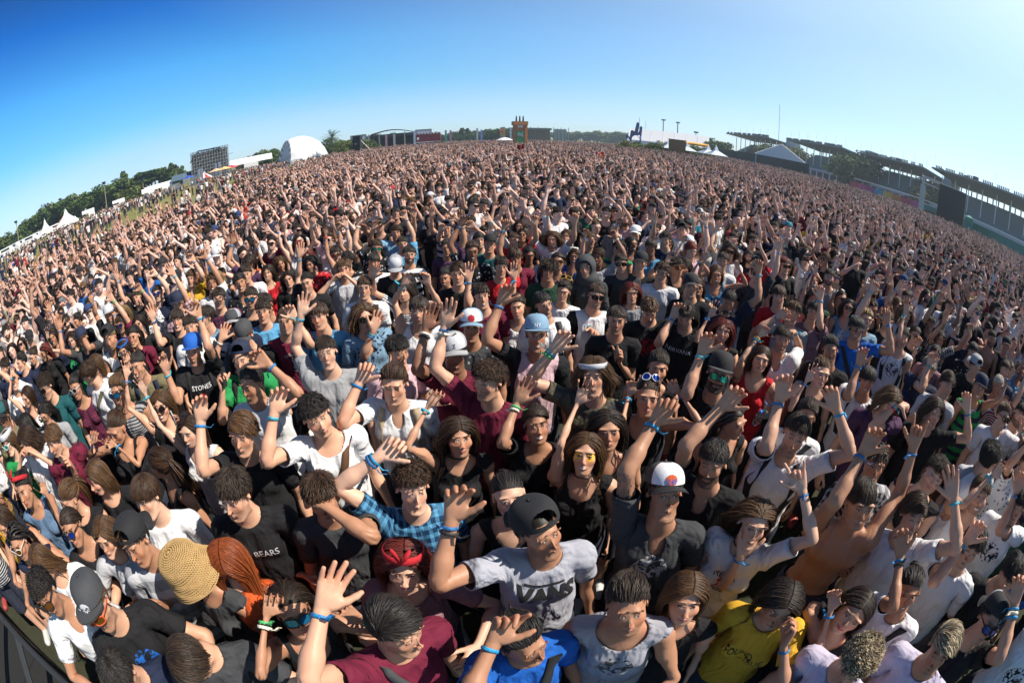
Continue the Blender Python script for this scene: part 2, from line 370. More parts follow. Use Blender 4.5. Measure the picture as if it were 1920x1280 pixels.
def make_body(fem):
    xs = axis((0, .099, .003), (.099, .69, .011), (.69, .712, .005), (.712, .912, .0026))
    ys = axis((-.20, -.14, .012), (-.14, .07, .0028), (.07, .17, .009))
    zs = axis((0, 1.37, .014), (1.37, 1.455, .0028), (1.455, 1.50, .005), (1.50, 1.775, .003))
    f = Field(xs, ys, zs)
    a = .76 if fem else .89
    torso(f, fem)
    # neck and trapezius
    nr = .050 if fem else .058
    f.cone((0, .018, 1.43), (0, .008, 1.56), nr * 1.08, nr, .025)
    f.cone((0, .022, 1.47), (.12, .015, 1.425), .042 if not fem else .035, .035, .035)
    # arm: deltoid, upper arm, forearm, wrist
    f.ell((.178, .012, 1.406), (.075 * a, .060 * a, .064 * a), .03)
    f.cone((.18, .012, 1.408), (.45, .012, 1.410), .054 * a, .040 * a, .02)
    f.ell((.31, -.006, 1.412), (.085, .040 * a, .042 * a), .02)
    f.cone((.45, .012, 1.41), (.54, .010, 1.41), .041 * a, .043 * a, .02)
    f.cone((.52, .010, 1.41), (.70, .004, 1.41), .043 * a, .0265 * (a + .06), .02, sz=.86)
    # hand
    h = .93 if fem else 1.
    f.cone((.70, .002, 1.41), (.745, -.004, 1.41), .027 * (a + .05), .030, .012, sz=.62)
    for (kx, ky, ln, sp, r) in FING:
        f.cone((.725, ky * .55, 1.41), (kx - .004, ky, 1.412), .0165, .0125, .008, sz=.9)
    for (kx, ky, ln, sp, r) in FING:
        r *= h; ex, ey = kx + ln * math.cos(sp), ky + ln * math.sin(sp)
        f.cone((kx - .012, ky, 1.412), (ex, ey, 1.412), r * 1.08, r * .82, .0035)
        for tt in (.0, .46): f.ell((kx + ln * tt, ky + (ey - ky) * tt, 1.4145), (.008, r * 1.04, r * 1.02), .003)
    for i in range(3): f.cone(THUMB[i], THUMB[i + 1], (.0175, .0120, .0108)[i] * h, (.0125, .0108, .0086)[i] * h, .006)
    f.ell((.748, -.03, 1.404), (.030, .018, .0150), .008)
    # legs and shoes
    f.cone((.088, .008, .90), (.098, .0, .50), .088, .056, .03)
    f.cone((.098, .0, .50), (.100, .02, .10), .056, .037, .02); f.ell((.098, .028, .36), (.052, .055, .12), .02)
    f.cone((.100, .035, .055), (.108, -.14, .040), .042, .040, .02); f.ell((.104, -.05, .035), (.048, .135, .035), .02)
    # head
    jw = .88 if fem else 1.
    f.ell((0, .012, 1.660), (.0755, .094, .089), .012)
    f.ell((0, -.030, 1.618), (.062 * (jw + .04), .066, .078), .02)
    f.ell((0, -.045, 1.572), (.050 * jw, .045, .042), .02)
    f.cone((.053 * jw, -.005, 1.588), (.023 * jw, -.070, 1.546), .018, .0165, .022)
    f.ell((0, -.078, 1.545), (.022 * jw, .018, .017), .012)
    f.ell((.042, -.060, 1.612), (.021, .019, .024), .022)
    f.ell((.030, -.080, 1.668), (.030, .014, .011 if not fem else .007), .012)
    f.ell((.032, -.107, 1.649), (.0185, .0165, .0105), .012, sub=True)
    f.ell((.0315, -.0795, 1.6435), (.0155, .0125, .0100), .004)
    f.cone((.0205, -.0905, 1.6525), (.043, -.081, 1.6510), .0042, .0036, .004)
    f.cone((.0215, -.0890, 1.6365), (.041, -.0815, 1.6360), .0030, .0028, .004)
    f.cone((0, -.088, 1.646), (0, -.1085, 1.6145), .0088, .0105 if not fem else .0092, .008)
    f.ell((.0105, -.103, 1.606), (.0078, .009, .0068), .006)
    f.ell((.0062, -.108, 1.6000), (.0028, .0040, .0022), .004, sub=True)
    f.cone((0, -.0975, 1.5832), (.021, -.088, 1.5795), .0066, .0038, .006)
    f.cone((0, -.0965, 1.5705), (.019, -.088, 1.5740), .0080, .0048, .006)
    f.cone((0, -.106, 1.5772), (.022, -.094, 1.5768), .0018, .0014, .003, sub=True)
    f.ell((0, -.100, 1.5570), (.018, .008, .004), .008, sub=True)
    f.ell((.079, .004, 1.638), (.0075, .019, .030), .006, rx=-.25)
    f.ell((.087, .000, 1.640), (.0060, .011, .018), .004, sub=True, rx=-.25)
    return f.mirrored().mesh()

# ------------------------------------------------------------------ posing: every step works on all points, weighted by their rest position
def sm(x, a, b):
    t = np.clip((x - a) / (b - a), 0, 1); return t * t * (3 - 2 * t)
def rot_about(P, c, ax, ang):
    """rotate points P about the line (c, ax) by per-point angles"""
    ax = np.asarray(ax, float); ax = ax / (np.linalg.norm(ax) + 1e-12)
    Q = P - c; ca = np.cos(ang)[:, None]; sa = np.sin(ang)[:, None]
    return c + Q * ca + np.cross(ax, Q) * sa + ax * (Q @ ax)[:, None] * (1 - ca)
def axang(R):
    q = Matrix(R.tolist()).to_quaternion(); a, w = q.to_axis_angle()
    if w > math.pi: w -= 2 * math.pi
    return np.array(a), w
def unit(v): return v / (np.linalg.norm(v) + 1e-12)
def frame(d, s):
    d = unit(d); s = unit(s - d * (s @ d)); return np.stack([d, s, np.cross(d, s)], 1)
SH = np.array((.172, .012, 1.408)); EL = np.array((.455, .012, 1.41)); WR = np.array((.705, .004, 1.41)); CL = np.array((.02, .02, 1.40)); NK = np.array((0, .015, 1.505))
LU, LF, LH = EL[0] - SH[0], WR[0] - EL[0], .085
HANDS = {'open': ([8, 5, 6, 11], [9, 9, 10, 13], 3, .6), 'relax': ([25, 28, 32, 38], [30, 38, 42, 45], 12, .5), 'curl': ([45, 50, 55, 60], [60, 65, 70, 70], 25, 0),
         'fist': ([80, 85, 85, 85], [95, 95, 95, 95], 45, 0), 'point': ([5, 75, 82, 85], [10, 90, 92, 92], 35, 0), 'horns': ([3, 82, 85, 5], [5, 90, 90, 8], 20, .6),
         'peace': ([4, 4, 82, 85], [5, 5, 92, 92], 45, .8), 'pinch': ([50, 25, 20, 18], [55, 30, 22, 20], 30, .6), 'two': ([12, 40, 75, 80], [20, 70, 85, 85], 5, .6)}
def pose(P, W, S):
    """P points, W their rest coordinates (for the weights), S pose dict -> posed points"""
    P = np.array(P, float); x, y, z = W[:, 0], W[:, 1], W[:, 2]
    # head on its neck
    wn = sm(z, 1.46, 1.555) * (np.abs(x) < .14)
    if wn.any():
        ax, w = axang(S['head']); P = rot_about(P, NK, ax, wn * w)
    for sd in (1, -1):
        A = S['arms'].get(sd); m = x * sd > .02
        if A is None or not m.any(): continue
        Q = P[m].copy(); w0 = W[m].copy(); Q[:, 0] *= sd; w0[:, 0] *= sd; X, Yw, Zw = w0.T
        mcp, pip, th, spread = HANDS[A['hand']]
        hand = X > .70
        if hand.any():
            fy = np.array([q[1] for q in FING])
            near = np.argmin(np.abs(Yw[:, None] - (fy + np.clip(X[:, None] - .8, 0, 1) * np.tan([q[3] for q in FING]))), 1)
            thumb = (Yw < -.045) & (X < .82) & ~((X > .79) & (Yw > -.055))
            for j, (kx, ky, ln, sp, r) in enumerate(FING):
                fm = (near == j) & ~thumb
                dx, dy = math.cos(sp), math.sin(sp)
                for fr, ang in ((.72, pip[j] * .6), (.42, pip[j]), (0, mcp[j])):
                    c = np.array((kx + ln * fr, ky + dy * ln * fr, 1.412)); w = sm(X, c[0] - .009, c[0] + .009) * fm
                    Q = rot_about(Q, c, (-dy, dx, 0), w * ang * D2R)
                w = sm(X, kx - .004, kx + .008) * fm
                Q = rot_about(Q, np.array((kx, ky, 1.412)), (0, 0, 1), w * (sp * spread + A.get('fan', 0) * (j - 1.5) * .04))
            wt = sm(-Yw, .030, .055) * (X < .83) * (X > .72)
            Q = rot_about(Q, np.array((.745, -.035, 1.40)), (.6, .8, 0), wt * th * D2R * 1.2)
        # wrist, forearm twist, elbow, shoulder, collarbone
        wx = sm(X, .685, .725); ax, w = axang(A['wrist']); Q = rot_about(Q, WR, ax, wx * w)
        tw = np.clip((X - .47) / .23, 0, 1); Q = rot_about(Q, EL, (1, 0, 0), tw * A['twist'])
        we = sm(X, .418, .492); Q = rot_about(Q, EL + np.array((0, -.006, 0)), (0, 0, 1), -we * A['elbow'])
        ws = np.maximum(sm(X, .115, .215) * sm(Zw, 1.255, 1.36), sm(X, .20, .235)); ax, w = axang(A['shoulder']); Q = rot_about(Q, SH, ax, ws * w)
        wc = np.maximum(sm(X, .02, .15) * sm(Zw, 1.15, 1.40), sm(X, .2, .23)) * (Zw < 1.52); Q = rot_about(Q, CL, (0, 1, 0), -wc * A['clav'])
        Q[:, 0] *= sd; P[m] = Q
    # bend and twist of the trunk
    wl = sm(z, .95, 1.22); P = rot_about(P, np.array((0, .02, 1.0)), (1, 0, 0), wl * S['lean'])
    P = rot_about(P, np.array((0, .02, 1.0)), (0, 1, 0), wl * S['side'])
    P = rot_about(P, np.array((0, 0, 1.0)), (0, 0, 1), wl * S['twist'])
    return P
def unlean(p, S):
    p = np.array([p], float); o = np.ones(1); c = np.array((0, .02, 1.0))
    p = rot_about(p, np.array((0, 0, 1.0)), (0, 0, 1), -o * S['twist']); p = rot_about(p, c, (0, 1, 0), -o * S['side'])
    return rot_about(p, c, (1, 0, 0), -o * S['lean'])[0]
def hang(sd, S, out=.12, fwd=.05, bend=.35):
    return arm_dirs(sd, S, np.array((out * 1., -fwd, -1.)), np.array((out * .3, -bend, -.9)), None, 'relax')
def arm_dirs(sd, S, u, f, palm, hand, clav=None):
    """u, f: directions of upper arm and forearm for a left arm (x outwards); palm: normal"""
    u = unit(np.array(u, float)); f = unit(np.array(f, float))
    if clav is None: clav = np.clip((u[2] + .1) * .33, -.08, .34)
    cl = clav; R = np.array(((math.cos(cl), 0, math.sin(cl)), (0, 1, 0), (-math.sin(cl), 0, math.cos(cl))))   # frame back to the raised collarbone's rest
    u = R @ u; f = R @ f
    th = math.acos(np.clip(u @ f, -1, 1)); v = f - u * (f @ u)
    if np.linalg.norm(v) < .02: v = np.array((0, -1., .2)); v = v - u * (v @ u)
    th = min(th, 2.45)
    v = unit(v); Ru = frame(u, v) @ frame(np.array((1., 0, 0)), np.array((0, -1., 0))).T
    A = {'shoulder': Ru, 'elbow': th, 'clav': clav, 'hand': hand}
    fd = unit(u * math.cos(th) + v * math.sin(th)); vd = -u * math.sin(th) + v * math.cos(th)
    Rf = frame(fd, vd) @ frame(np.array((1., 0, 0)), np.array((0, -1., 0))).T
    A['twist'] = 0.; A['wrist'] = np.eye(3)
    if palm is not None:
        n = R @ np.array(palm, float); nl = Rf.T @ n        # wanted palm normal seen in the forearm's rest frame; rest normal is -z
        a = math.atan2(nl[1], -nl[2]); A['twist'] = a        # turning about +x takes -z to (0, sin a, -cos a)
        A['twist'] = float(np.clip(a, -2.3, 2.3))
        ca, sa = math.cos(-A['twist']), math.sin(-A['twist']); nl2 = np.array((nl[0], nl[1] * ca - nl[2] * sa, nl[1] * sa + nl[2] * ca))
        e = np.clip(math.atan2(nl2[0], max(1e-3, -nl2[2])), -.75, .6)     # bend the hand back or forward
        ce, se = math.cos(-e), math.sin(-e); A['wrist'] = np.array(((ce, 0, se), (0, 1, 0), (-se, 0, ce)))
    return A
def arm_ik(sd, S, target, elbow_hint, palm, hand):
    """target of the palm and elbow hint in the person's own frame"""
    t = unlean(target, S) * (sd, 1, 1); eh = unlean(elbow_hint, S) * (sd, 1, 1) if elbow_hint is not None else None
    cl = 0.; sh = SH.copy()
    for _ in range(2):
        d = t - sh; cl = float(np.clip((unit(d)[2] + .1) * .36, -.08, .34)); c, s_ = math.cos(-cl), math.sin(-cl)
        q = SH - CL; sh = CL + np.array((q[0] * c + q[2] * s_, q[1], -q[0] * s_ + q[2] * c))
    d = t - sh; D = np.linalg.norm(d); L2 = LF + LH; D = np.clip(D, .16, (LU + L2) * .985); d = unit(d)
    a = (LU ** 2 - L2 ** 2 + D * D) / (2 * D); h = math.sqrt(max(1e-5, LU ** 2 - a * a))
    if eh is None: pole = np.array((.75, -.15, -.7))
    else: pole = eh - sh
    pole = pole - d * (pole @ d)
    if np.linalg.norm(pole) < 1e-3: pole = np.array((.5, 0, -.8)); pole -= d * (pole @ d)
    e = sh + d * a + unit(pole) * h; w = sh + d * D
    P = None
    if palm is not None:
        q = unlean(np.asarray(palm) + np.array((0, 0, 1.)), S) - unlean(np.array((0, 0, 1.)), S); P = q * (sd, 1, 1)
    return arm_dirs(sd, S, e - sh, w - e, P, hand, cl)

# ------------------------------------------------------------------ clothes
def make_shirt(kind, fem):
    f = Field(axis((0, .20, .0085), (.20, .70, .011)), axis((-.24, .22, .0085)), axis((.78, 1.54, .0085)))
    torso(f, fem, .009, .045)
    f.cone((0, .0, 1.15), (0, .006, .80), .150 if fem else .165, .182 if fem else .178, .05, sy=.76)
    f.cone((0, .022, 1.47), (.13, .014, 1.43), .036, .042, .04)
    a = .84 if fem else .94
    f.ell((.176, .012, 1.406), (.080 * a, .064 * a, .068 * a), .03)
    end = .345 if kind in ('tee', 'vee', 'scoop') else .69
    if kind not in ('tank', 'strap'):
        f.cone((.17, .012, 1.404), (.40, .012, 1.402), .061 * a, .066 * a, .03, sz=1.06)
        if end > .5: f.cone((.38, .012, 1.402), (.72, .006, 1.408), .062, .040, .03)
    g = f.mirrored(); V, Q = g.mesh()
    def E(c, r, V): return 1 - np.sqrt((((V * (1, 1, 1) - c) / r) ** 2).sum(1))
    ab = lambda V: np.abs(V[:, 0])
    def G(V):
        A = V.copy(); A[:, 0] = ab(V)
        if kind == 'tee': r = .08 * E((0, -.006, 1.50), (.078, .080, .063), A)
        elif kind == 'long': r = .08 * E((0, -.008, 1.50), (.080, .085, .070), A)
        elif kind == 'vee': r = np.maximum(.08 * E((0, -.006, 1.50), (.078, .080, .063), A), .05 * E((0, -.10, 1.44), (.042, .1, .068), A))
        elif kind == 'scoop': r = .08 * E((0, -.03, 1.50), (.105, .13, .115), A)
        elif kind == 'tank': r = np.maximum(.08 * E((0, -.02, 1.51), (.105, .11, .125), A), .08 * E((.225, .01, 1.38), (.078, .3, .135), A))
        else: r = np.maximum(.09 * E((0, -.01, 1.53), (.112, .2, .19), A), .09 * E((.235, .01, 1.40), (.098, .3, .17), A))
        lim = np.maximum(r, .855 - V[:, 2] + .012 * np.sin(V[:, 0] * 22))
        if kind not in ('tank', 'strap'): lim = np.maximum(lim, ab(V) - end)
        return lim
    g0 = G(V); keep = g0 < .004; fk = keep[Q].all(1); Q = Q[fk]
    used = np.unique(Q); mp = -np.ones(len(V), int); mp[used] = np.arange(len(used)); V = V[used]; Q = mp[Q]
    E2 = np.sort(np.concatenate([Q[:, [0, 1]], Q[:, [1, 2]], Q[:, [2, 3]], Q[:, [3, 0]]]), 1); u, c = np.unique(E2, axis=0, return_counts=True)
    b = np.unique(u[c == 1])
    for _ in range(6):
        v = V[b]; g1 = G(v); gr = np.stack([(G(v + np.eye(3)[i] * .002) - g1) / .002 for i in range(3)], 1)
        V[b] = v - np.clip(g1 / ((gr ** 2).sum(1) + 1e-6), -.01, .01)[:, None] * gr
    # folds: real relief, stronger towards the hem and the armpits
    N = normals(V, np.concatenate([Q[:, :3], Q[:, [0, 2, 3]]]))
    s = np.sin(V[:, 0] * 47 + 3 * np.sin(V[:, 2] * 9 + V[:, 1] * 7)) * np.sin(V[:, 2] * 13 + V[:, 0] * 11 + 1.3) + .6 * np.sin(V[:, 2] * 61 + V[:, 0] * 25 + 4 * np.sin(V[:, 1] * 12))
    V = V + N * (s * .0028 * (1 - .5 * sm(V[:, 2], 1.3, 1.4)))[:, None] * (1 - .6 * (ab(V) > .3))[:, None]
    return V, Q, G
def add_rim(V, T, d=.006):
    """turn the open borders inwards so that hems have thickness"""
    E = np.concatenate([T[:, [0, 1]], T[:, [1, 2]], T[:, [2, 0]]]); key = np.sort(E, 1); u, inv, c = np.unique(key, axis=0, return_inverse=True, return_counts=True)
    B = E[c[inv.ravel()] == 1]; vs = np.unique(B); N = normals(V, T); mp = dict(zip(vs.tolist(), range(len(V), len(V) + len(vs))))
    V2 = np.concatenate([V, V[vs] - N[vs] * d]); nf = [(a2, b2, c2) for a, b in B.tolist() for a2, b2, c2 in ((b, a, mp[a]), (b, mp[a], mp[b]))]
    return V2, np.concatenate([T, np.array(nf)])
def make_trousers(short):
    f = Field(axis((0, .26, .014)), axis((-.2, .2, .014)), axis((.05, 1.04, .014)))
    f.ell((0, .012, .93), (.178, .135, .14), .03)
    f.cone((.090, .008, .90), (.102, .0, .50), .105, .078 if not short else .092, .03); f.cone((.102, .0, .50), (.102, .02, .10), .070, .060, .02)
    V, Q = f.mirrored().mesh(); lo = .46 if short else .09
    k = ((V[:, 2] > lo) & (V[:, 2] < .985))[Q].all(1); Q = Q[k]; u = np.unique(Q); mp = -np.ones(len(V), int); mp[u] = np.arange(len(u))
    return V[u], mp[Q]
def link(name, me, parent=None, label=None, cat=None, group=None):
    o = bpy.data.objects.new(name, me); COL.objects.link(o)
    if parent is not None: o.parent = parent
    if label: o['label'] = label
    if cat: o['category'] = cat
    if group: o['group'] = group
    return o
# ------------------------------------------------------------------ hair: locks that grow from the scalp
HC = np.array((0, .012, 1.660)); HR = np.array((.0775, .096, .091))
def make_hair(style, seed, lod=0):
    r = np.random.default_rng(seed)
    cfg = dict(n=1000, L=.055, w=.0046, lift=.55, steps=5, curl=0, cf=2., grav=.15, flow='crown', side=1., sides=.6, messy=.35, under=False, vol=.010, drop=0.)
    cfg.update({
        'messy': dict(L=.046, lift=.6, messy=.55), 'short': dict(L=.032, lift=.5, n=1200, w=.0042, sides=.5, messy=.4), 'buzz': dict(L=.010, lift=.6, n=1000, w=.0050, sides=.6, steps=2, vol=.003),
        'quiff': dict(L=.052, flow='quiff', lift=.75, sides=.28, n=1100, messy=.22, vol=.012), 'sweep': dict(L=.080, flow='side', lift=.40, sides=.4, messy=.2, vol=.013),
        'sweepr': dict(L=.080, flow='side', side=-1., lift=.40, sides=.4, messy=.2, vol=.013), 'fringe': dict(L=.058, flow='crown', lift=.3, sides=.6, messy=.22, grav=.3, vol=.012),
        'curly': dict(L=.042, lift=.9, curl=.0065, cf=3.2, steps=9, n=800, w=.0048, messy=.8, vol=.014, sides=.55), 'afro': dict(L=.085, lift=1.1, curl=.008, cf=4., steps=10, n=900, w=.005, messy=.9, sides=.9, vol=.02),
        'slick': dict(L=.10, flow='back', lift=.12, messy=.12, sides=.8, vol=.007), 'bun': dict(L=.13, flow='back', lift=.3, messy=.2, sides=1, vol=.006, n=800),
        'pony': dict(L=.13, flow='back', lift=.32, messy=.2, sides=1, vol=.007, n=800), 'long': dict(L=.46, flow='part', lift=.22, steps=14, n=1000, w=.0052, messy=.16, grav=1.5, sides=1, vol=.012),
        'wavy': dict(L=.44, flow='part', lift=.30, steps=16, n=1000, w=.0050, messy=.30, grav=1.4, sides=1, curl=.009, cf=3.5, vol=.014), 'bob': dict(L=.25, flow='part', lift=.25, steps=10, n=1000, w=.0052, messy=.16, grav=1.3, sides=1, vol=.013),
        'mane': dict(L=.52, flow='back', lift=.3, steps=15, n=1000, w=.0054, messy=.25, grav=1.0, sides=1, curl=.006, cf=2.2, vol=.014), 'grown': dict(L=.24, flow='part', lift=.35, steps=9, n=1000, w=.0050, messy=.3, grav=.8, sides=1, curl=.004, cf=2, vol=.013),
        'braids': dict(L=.34, flow='back', lift=.1, steps=16, n=46, w=.0125, messy=.05, grav=1.2, sides=1, curl=.0035, cf=11, vol=.008), 'capshort': dict(L=.026, n=600, w=.0052, under=True, lift=.3), 'caplong': dict(L=.38, flow='part', steps=13, n=700, w=.0056, grav=1.4, sides=1, under=True, messy=.2, lift=.15),
    }[style])
    c = cfg
    if style != 'braids': c['n'] = int(c['n'] * 2.9); c['w'] *= .46; c['lift'] *= .34 if style not in ('curly', 'afro') else .6; c['messy'] *= .50; c['vol'] *= .42
    n = c['n'] * 2
    if lod: n = int(n * .20) if style != 'braids' else n; c['w'] *= 2.0 if style != 'braids' else 1; c['steps'] = max(3, int(c['steps'] * .6))
    i = np.arange(n) + .5; ph = np.arccos(1 - 1.55 * i / n); th = i * 2.399963
    D = np.stack([np.cos(th) * np.sin(ph), np.sin(th) * np.sin(ph), np.cos(ph)], 1)
    P = HC + D * HR
    x, y, z = P.T; ax = np.abs(x)
    line = 1.668 - .62 * y + r.normal(0, .002, n)
    ok = ((z > line) & (z + y > 1.60)) | ((y > .03) & (z > 1.572))
    ok &= ~((ax > .066) & (y < .03) & (z < 1.665))
    if c['under']: ok &= z < 1.70
    P = P[ok]; n = len(P); N = (P - HC) / HR ** 2; N /= np.linalg.norm(N, axis=1, keepdims=True)
    top = sm(P[:, 2], 1.665, 1.715); Ln = c['L'] * (c['sides'] + (1 - c['sides']) * top) * r.uniform(.7, 1.15, n)
    if style in ('quiff',): Ln *= 1 + .5 * sm(-P[:, 1], .0, .07)
    K = c['steps']; path = [P.copy()]; cur = P.copy(); noise = r.normal(0, 1, (n, 3)) * c['messy']
    ph0 = r.uniform(0, 6.28, n); first = None; gather = np.array((0, .112, 1.70 if style == 'bun' else 1.665))
    for k in range(K):
        s = (k + 1) / K
        Nn = (cur - HC) / HR ** 2; Nn /= np.linalg.norm(Nn, axis=1, keepdims=True) + 1e-9
        fl = c['flow']
        if fl == 'crown': F = cur - np.array((.01, .055, 1.765))
        elif fl == 'back': F = gather - cur if style in ('bun', 'pony') else np.stack([cur[:, 0] * 1.5, np.full(n, .10), np.full(n, -.06)], 1)
        elif fl == 'side': F = np.stack([np.full(n, .09 * c['side']), np.clip(cur[:, 1] * .5, -.03, .03), np.full(n, -.02)], 1)
        elif fl == 'quiff': F = np.stack([cur[:, 0] * .5 + .015, np.full(n, .05), np.where(top > .5, .06, -.10)], 1)
        else: F = np.stack([np.sign(cur[:, 0] - .006) * .09, np.full(n, .025), np.full(n, -.05)], 1)
        F = F - Nn * (F * Nn).sum(1, keepdims=True) * (.95 if k < K * .6 or c['L'] < .15 else .0); F /= np.linalg.norm(F, axis=1, keepdims=True) + 1e-9
        far = sm(1.63 - cur[:, 2], 0, .06)[:, None] if c['L'] > .15 else 0.
        d = F * (1 - far) + Nn * c['lift'] * (1 - s) * (1 - far) * 1. + noise * (.6 + .4 * s) * (1 - .7 * far) + np.array((0, 0, -1.)) * (c['grav'] * s + far * 1.2)
        if c['L'] > .15: d = d + far * np.stack([(np.sign(cur[:, 0]) * .082 - cur[:, 0]) * 7, (np.where(cur[:, 1] < -.01, -.06, .075) - cur[:, 1]) * 5, 0 * cur[:, 0]], 1)
        if style in ('pony', 'bun'): d = F + Nn * c['lift'] * (1 - s) + noise * .5
        d /= np.linalg.norm(d, axis=1, keepdims=True)
        if first is None: first = d
        cur = cur + d * (Ln / K)[:, None]
        q = (cur - HC) / (HR + c['vol'] * (.35 + .65 * ((ph0 * 7) % 1)[:, None])); m = np.linalg.norm(q, axis=1); ins = m < 1
        cur[ins] = HC + (cur[ins] - HC) / m[ins][:, None]
        if c['L'] > .15:      # lie on the neck and shoulders
            for cc, rr in (((0, .012, 1.50), (.066, .070, .12)), ((0, .01, 1.30), (.225, .135, .175))):
                q = (cur - cc) / rr; m = np.linalg.norm(q, axis=1); ins = m < 1; cur[ins] = np.array(cc) + (cur[ins] - cc) / (m[ins][:, None] + 1e-6)
            f = (cur[:, 2] < 1.66) & (np.abs(cur[:, 0]) < .062) & (cur[:, 1] < -.02); cur[f, 0] = np.sign(cur[f, 0] + 1e-6) * .064
        path.append(cur.copy())
    path = np.stack(path, 1)
    if c['curl']:
        t = np.linspace(0, 1, K + 1)[None, :]; a = ph0[:, None] + t * c['cf'] * 6.28 * (1 if c['L'] < .2 else .6); amp = c['curl'] * np.minimum(1, t * 3)
        u = np.cross(first, N); u /= np.linalg.norm(u, axis=1, keepdims=True) + 1e-9
        path = path + u[:, None] * (np.cos(a) * amp)[..., None] + N[:, None] * (np.sin(a) * amp)[..., None] * .7
    dirs = np.gradient(path, axis=1); dirs /= np.linalg.norm(dirs, axis=2, keepdims=True) + 1e-9
    nn = (path - HC - np.array((0, 0, -.02))); nn[:, :, 2] *= .4; nn -= dirs * (nn * dirs).sum(2, keepdims=True); nn /= np.linalg.norm(nn, axis=2, keepdims=True) + 1e-9
    sd = np.cross(dirs, nn); t = np.linspace(0, 1, K + 1)
    w = c['w'] * (.75 + .45 * np.sin(t * 2.6)) * (1 - .80 * t ** 3) ; w = w[None, :, None] * r.uniform(.7, 1.25, n)[:, None, None]
    V = np.stack([path + sd * w, path - sd * w, path + nn * w * .55], 2)       # n, K+1, 3, 3
    lockv = np.repeat(r.random(n) ** 1.5, (K + 1) * 3); along = np.tile(np.repeat(t, 3), n)
    idx = np.arange(n * (K + 1) * 3).reshape(n, K + 1, 3); Q = []
    for e in range(3):
        a, b = e, (e + 1) % 3
        Q.append(np.stack([idx[:, :-1, a], idx[:, 1:, a], idx[:, 1:, b], idx[:, :-1, b]], -1).reshape(-1, 4)[:, ::-1])
    V = V.reshape(-1, 3); Q = np.concatenate(Q)
    if style in ('bun', 'pony'):
        m = 70 if not lod else 26
        if style == 'bun':
            th = np.linspace(0, 6.28, 9); pts = []
            for j in range(m):
                a = r.uniform(0, 6.28); tilt = r.normal(0, .7, 3); R = np.array(Euler(tilt.tolist()).to_matrix()); rad = r.uniform(.018, .034)
                p = np.stack([np.cos(th[:7] + a) * rad, np.sin(th[:7] + a) * rad * .2 + r.uniform(-.012, .012), np.sin(th[:7] + a) * rad], 1) @ R.T; pts.append(gather + (0, .012, .014) + p)
            pp = np.stack(pts)
        else:
            k = 12; t2 = np.linspace(0, 1, k)
            off = r.normal(0, 1, (m, 1, 3)) * (.004 + .022 * np.sin(np.clip(t2 * 2.4, 0, 3.1)))[None, :, None]; cen = gather + np.stack([0 * t2 + .02 * np.sin(t2 * 4), .012 + .05 * np.sin(t2 * 2.5), .015 - .36 * t2 ** 1.25 + .02 * np.sin(t2 * 3)], 1)
            pp = cen[None] + off
        K2 = pp.shape[1] - 1; dirs = np.gradient(pp, axis=1); dirs /= np.linalg.norm(dirs, axis=2, keepdims=True) + 1e-9
        u = np.cross(dirs, np.array((.3, .9, .1))); u /= np.linalg.norm(u, axis=2, keepdims=True) + 1e-9; v = np.cross(dirs, u); w = np.linspace(1, .3, K2 + 1)[None, :, None] * (.0062 if not lod else .011)
        V3 = np.stack([pp + u * w, pp - u * w * .6 + v * w, pp - u * w * .6 - v * w], 2).reshape(-1, 3)
        id2 = np.arange(m * (K2 + 1) * 3).reshape(m, K2 + 1, 3) + len(V)
        for e in range(3):
            a, b = e, (e + 1) % 3; Q = np.concatenate([Q, np.stack([id2[:, :-1, a], id2[:, 1:, a], id2[:, 1:, b], id2[:, :-1, b]], -1).reshape(-1, 4)])
        V = np.concatenate([V, V3]); lockv = np.concatenate([lockv, np.repeat(r.random(m) ** 1.5, (K2 + 1) * 3)]); along = np.concatenate([along, np.tile(np.repeat(np.linspace(0, 1, K2 + 1), 3), m)])
    return V, Q, lockv, along

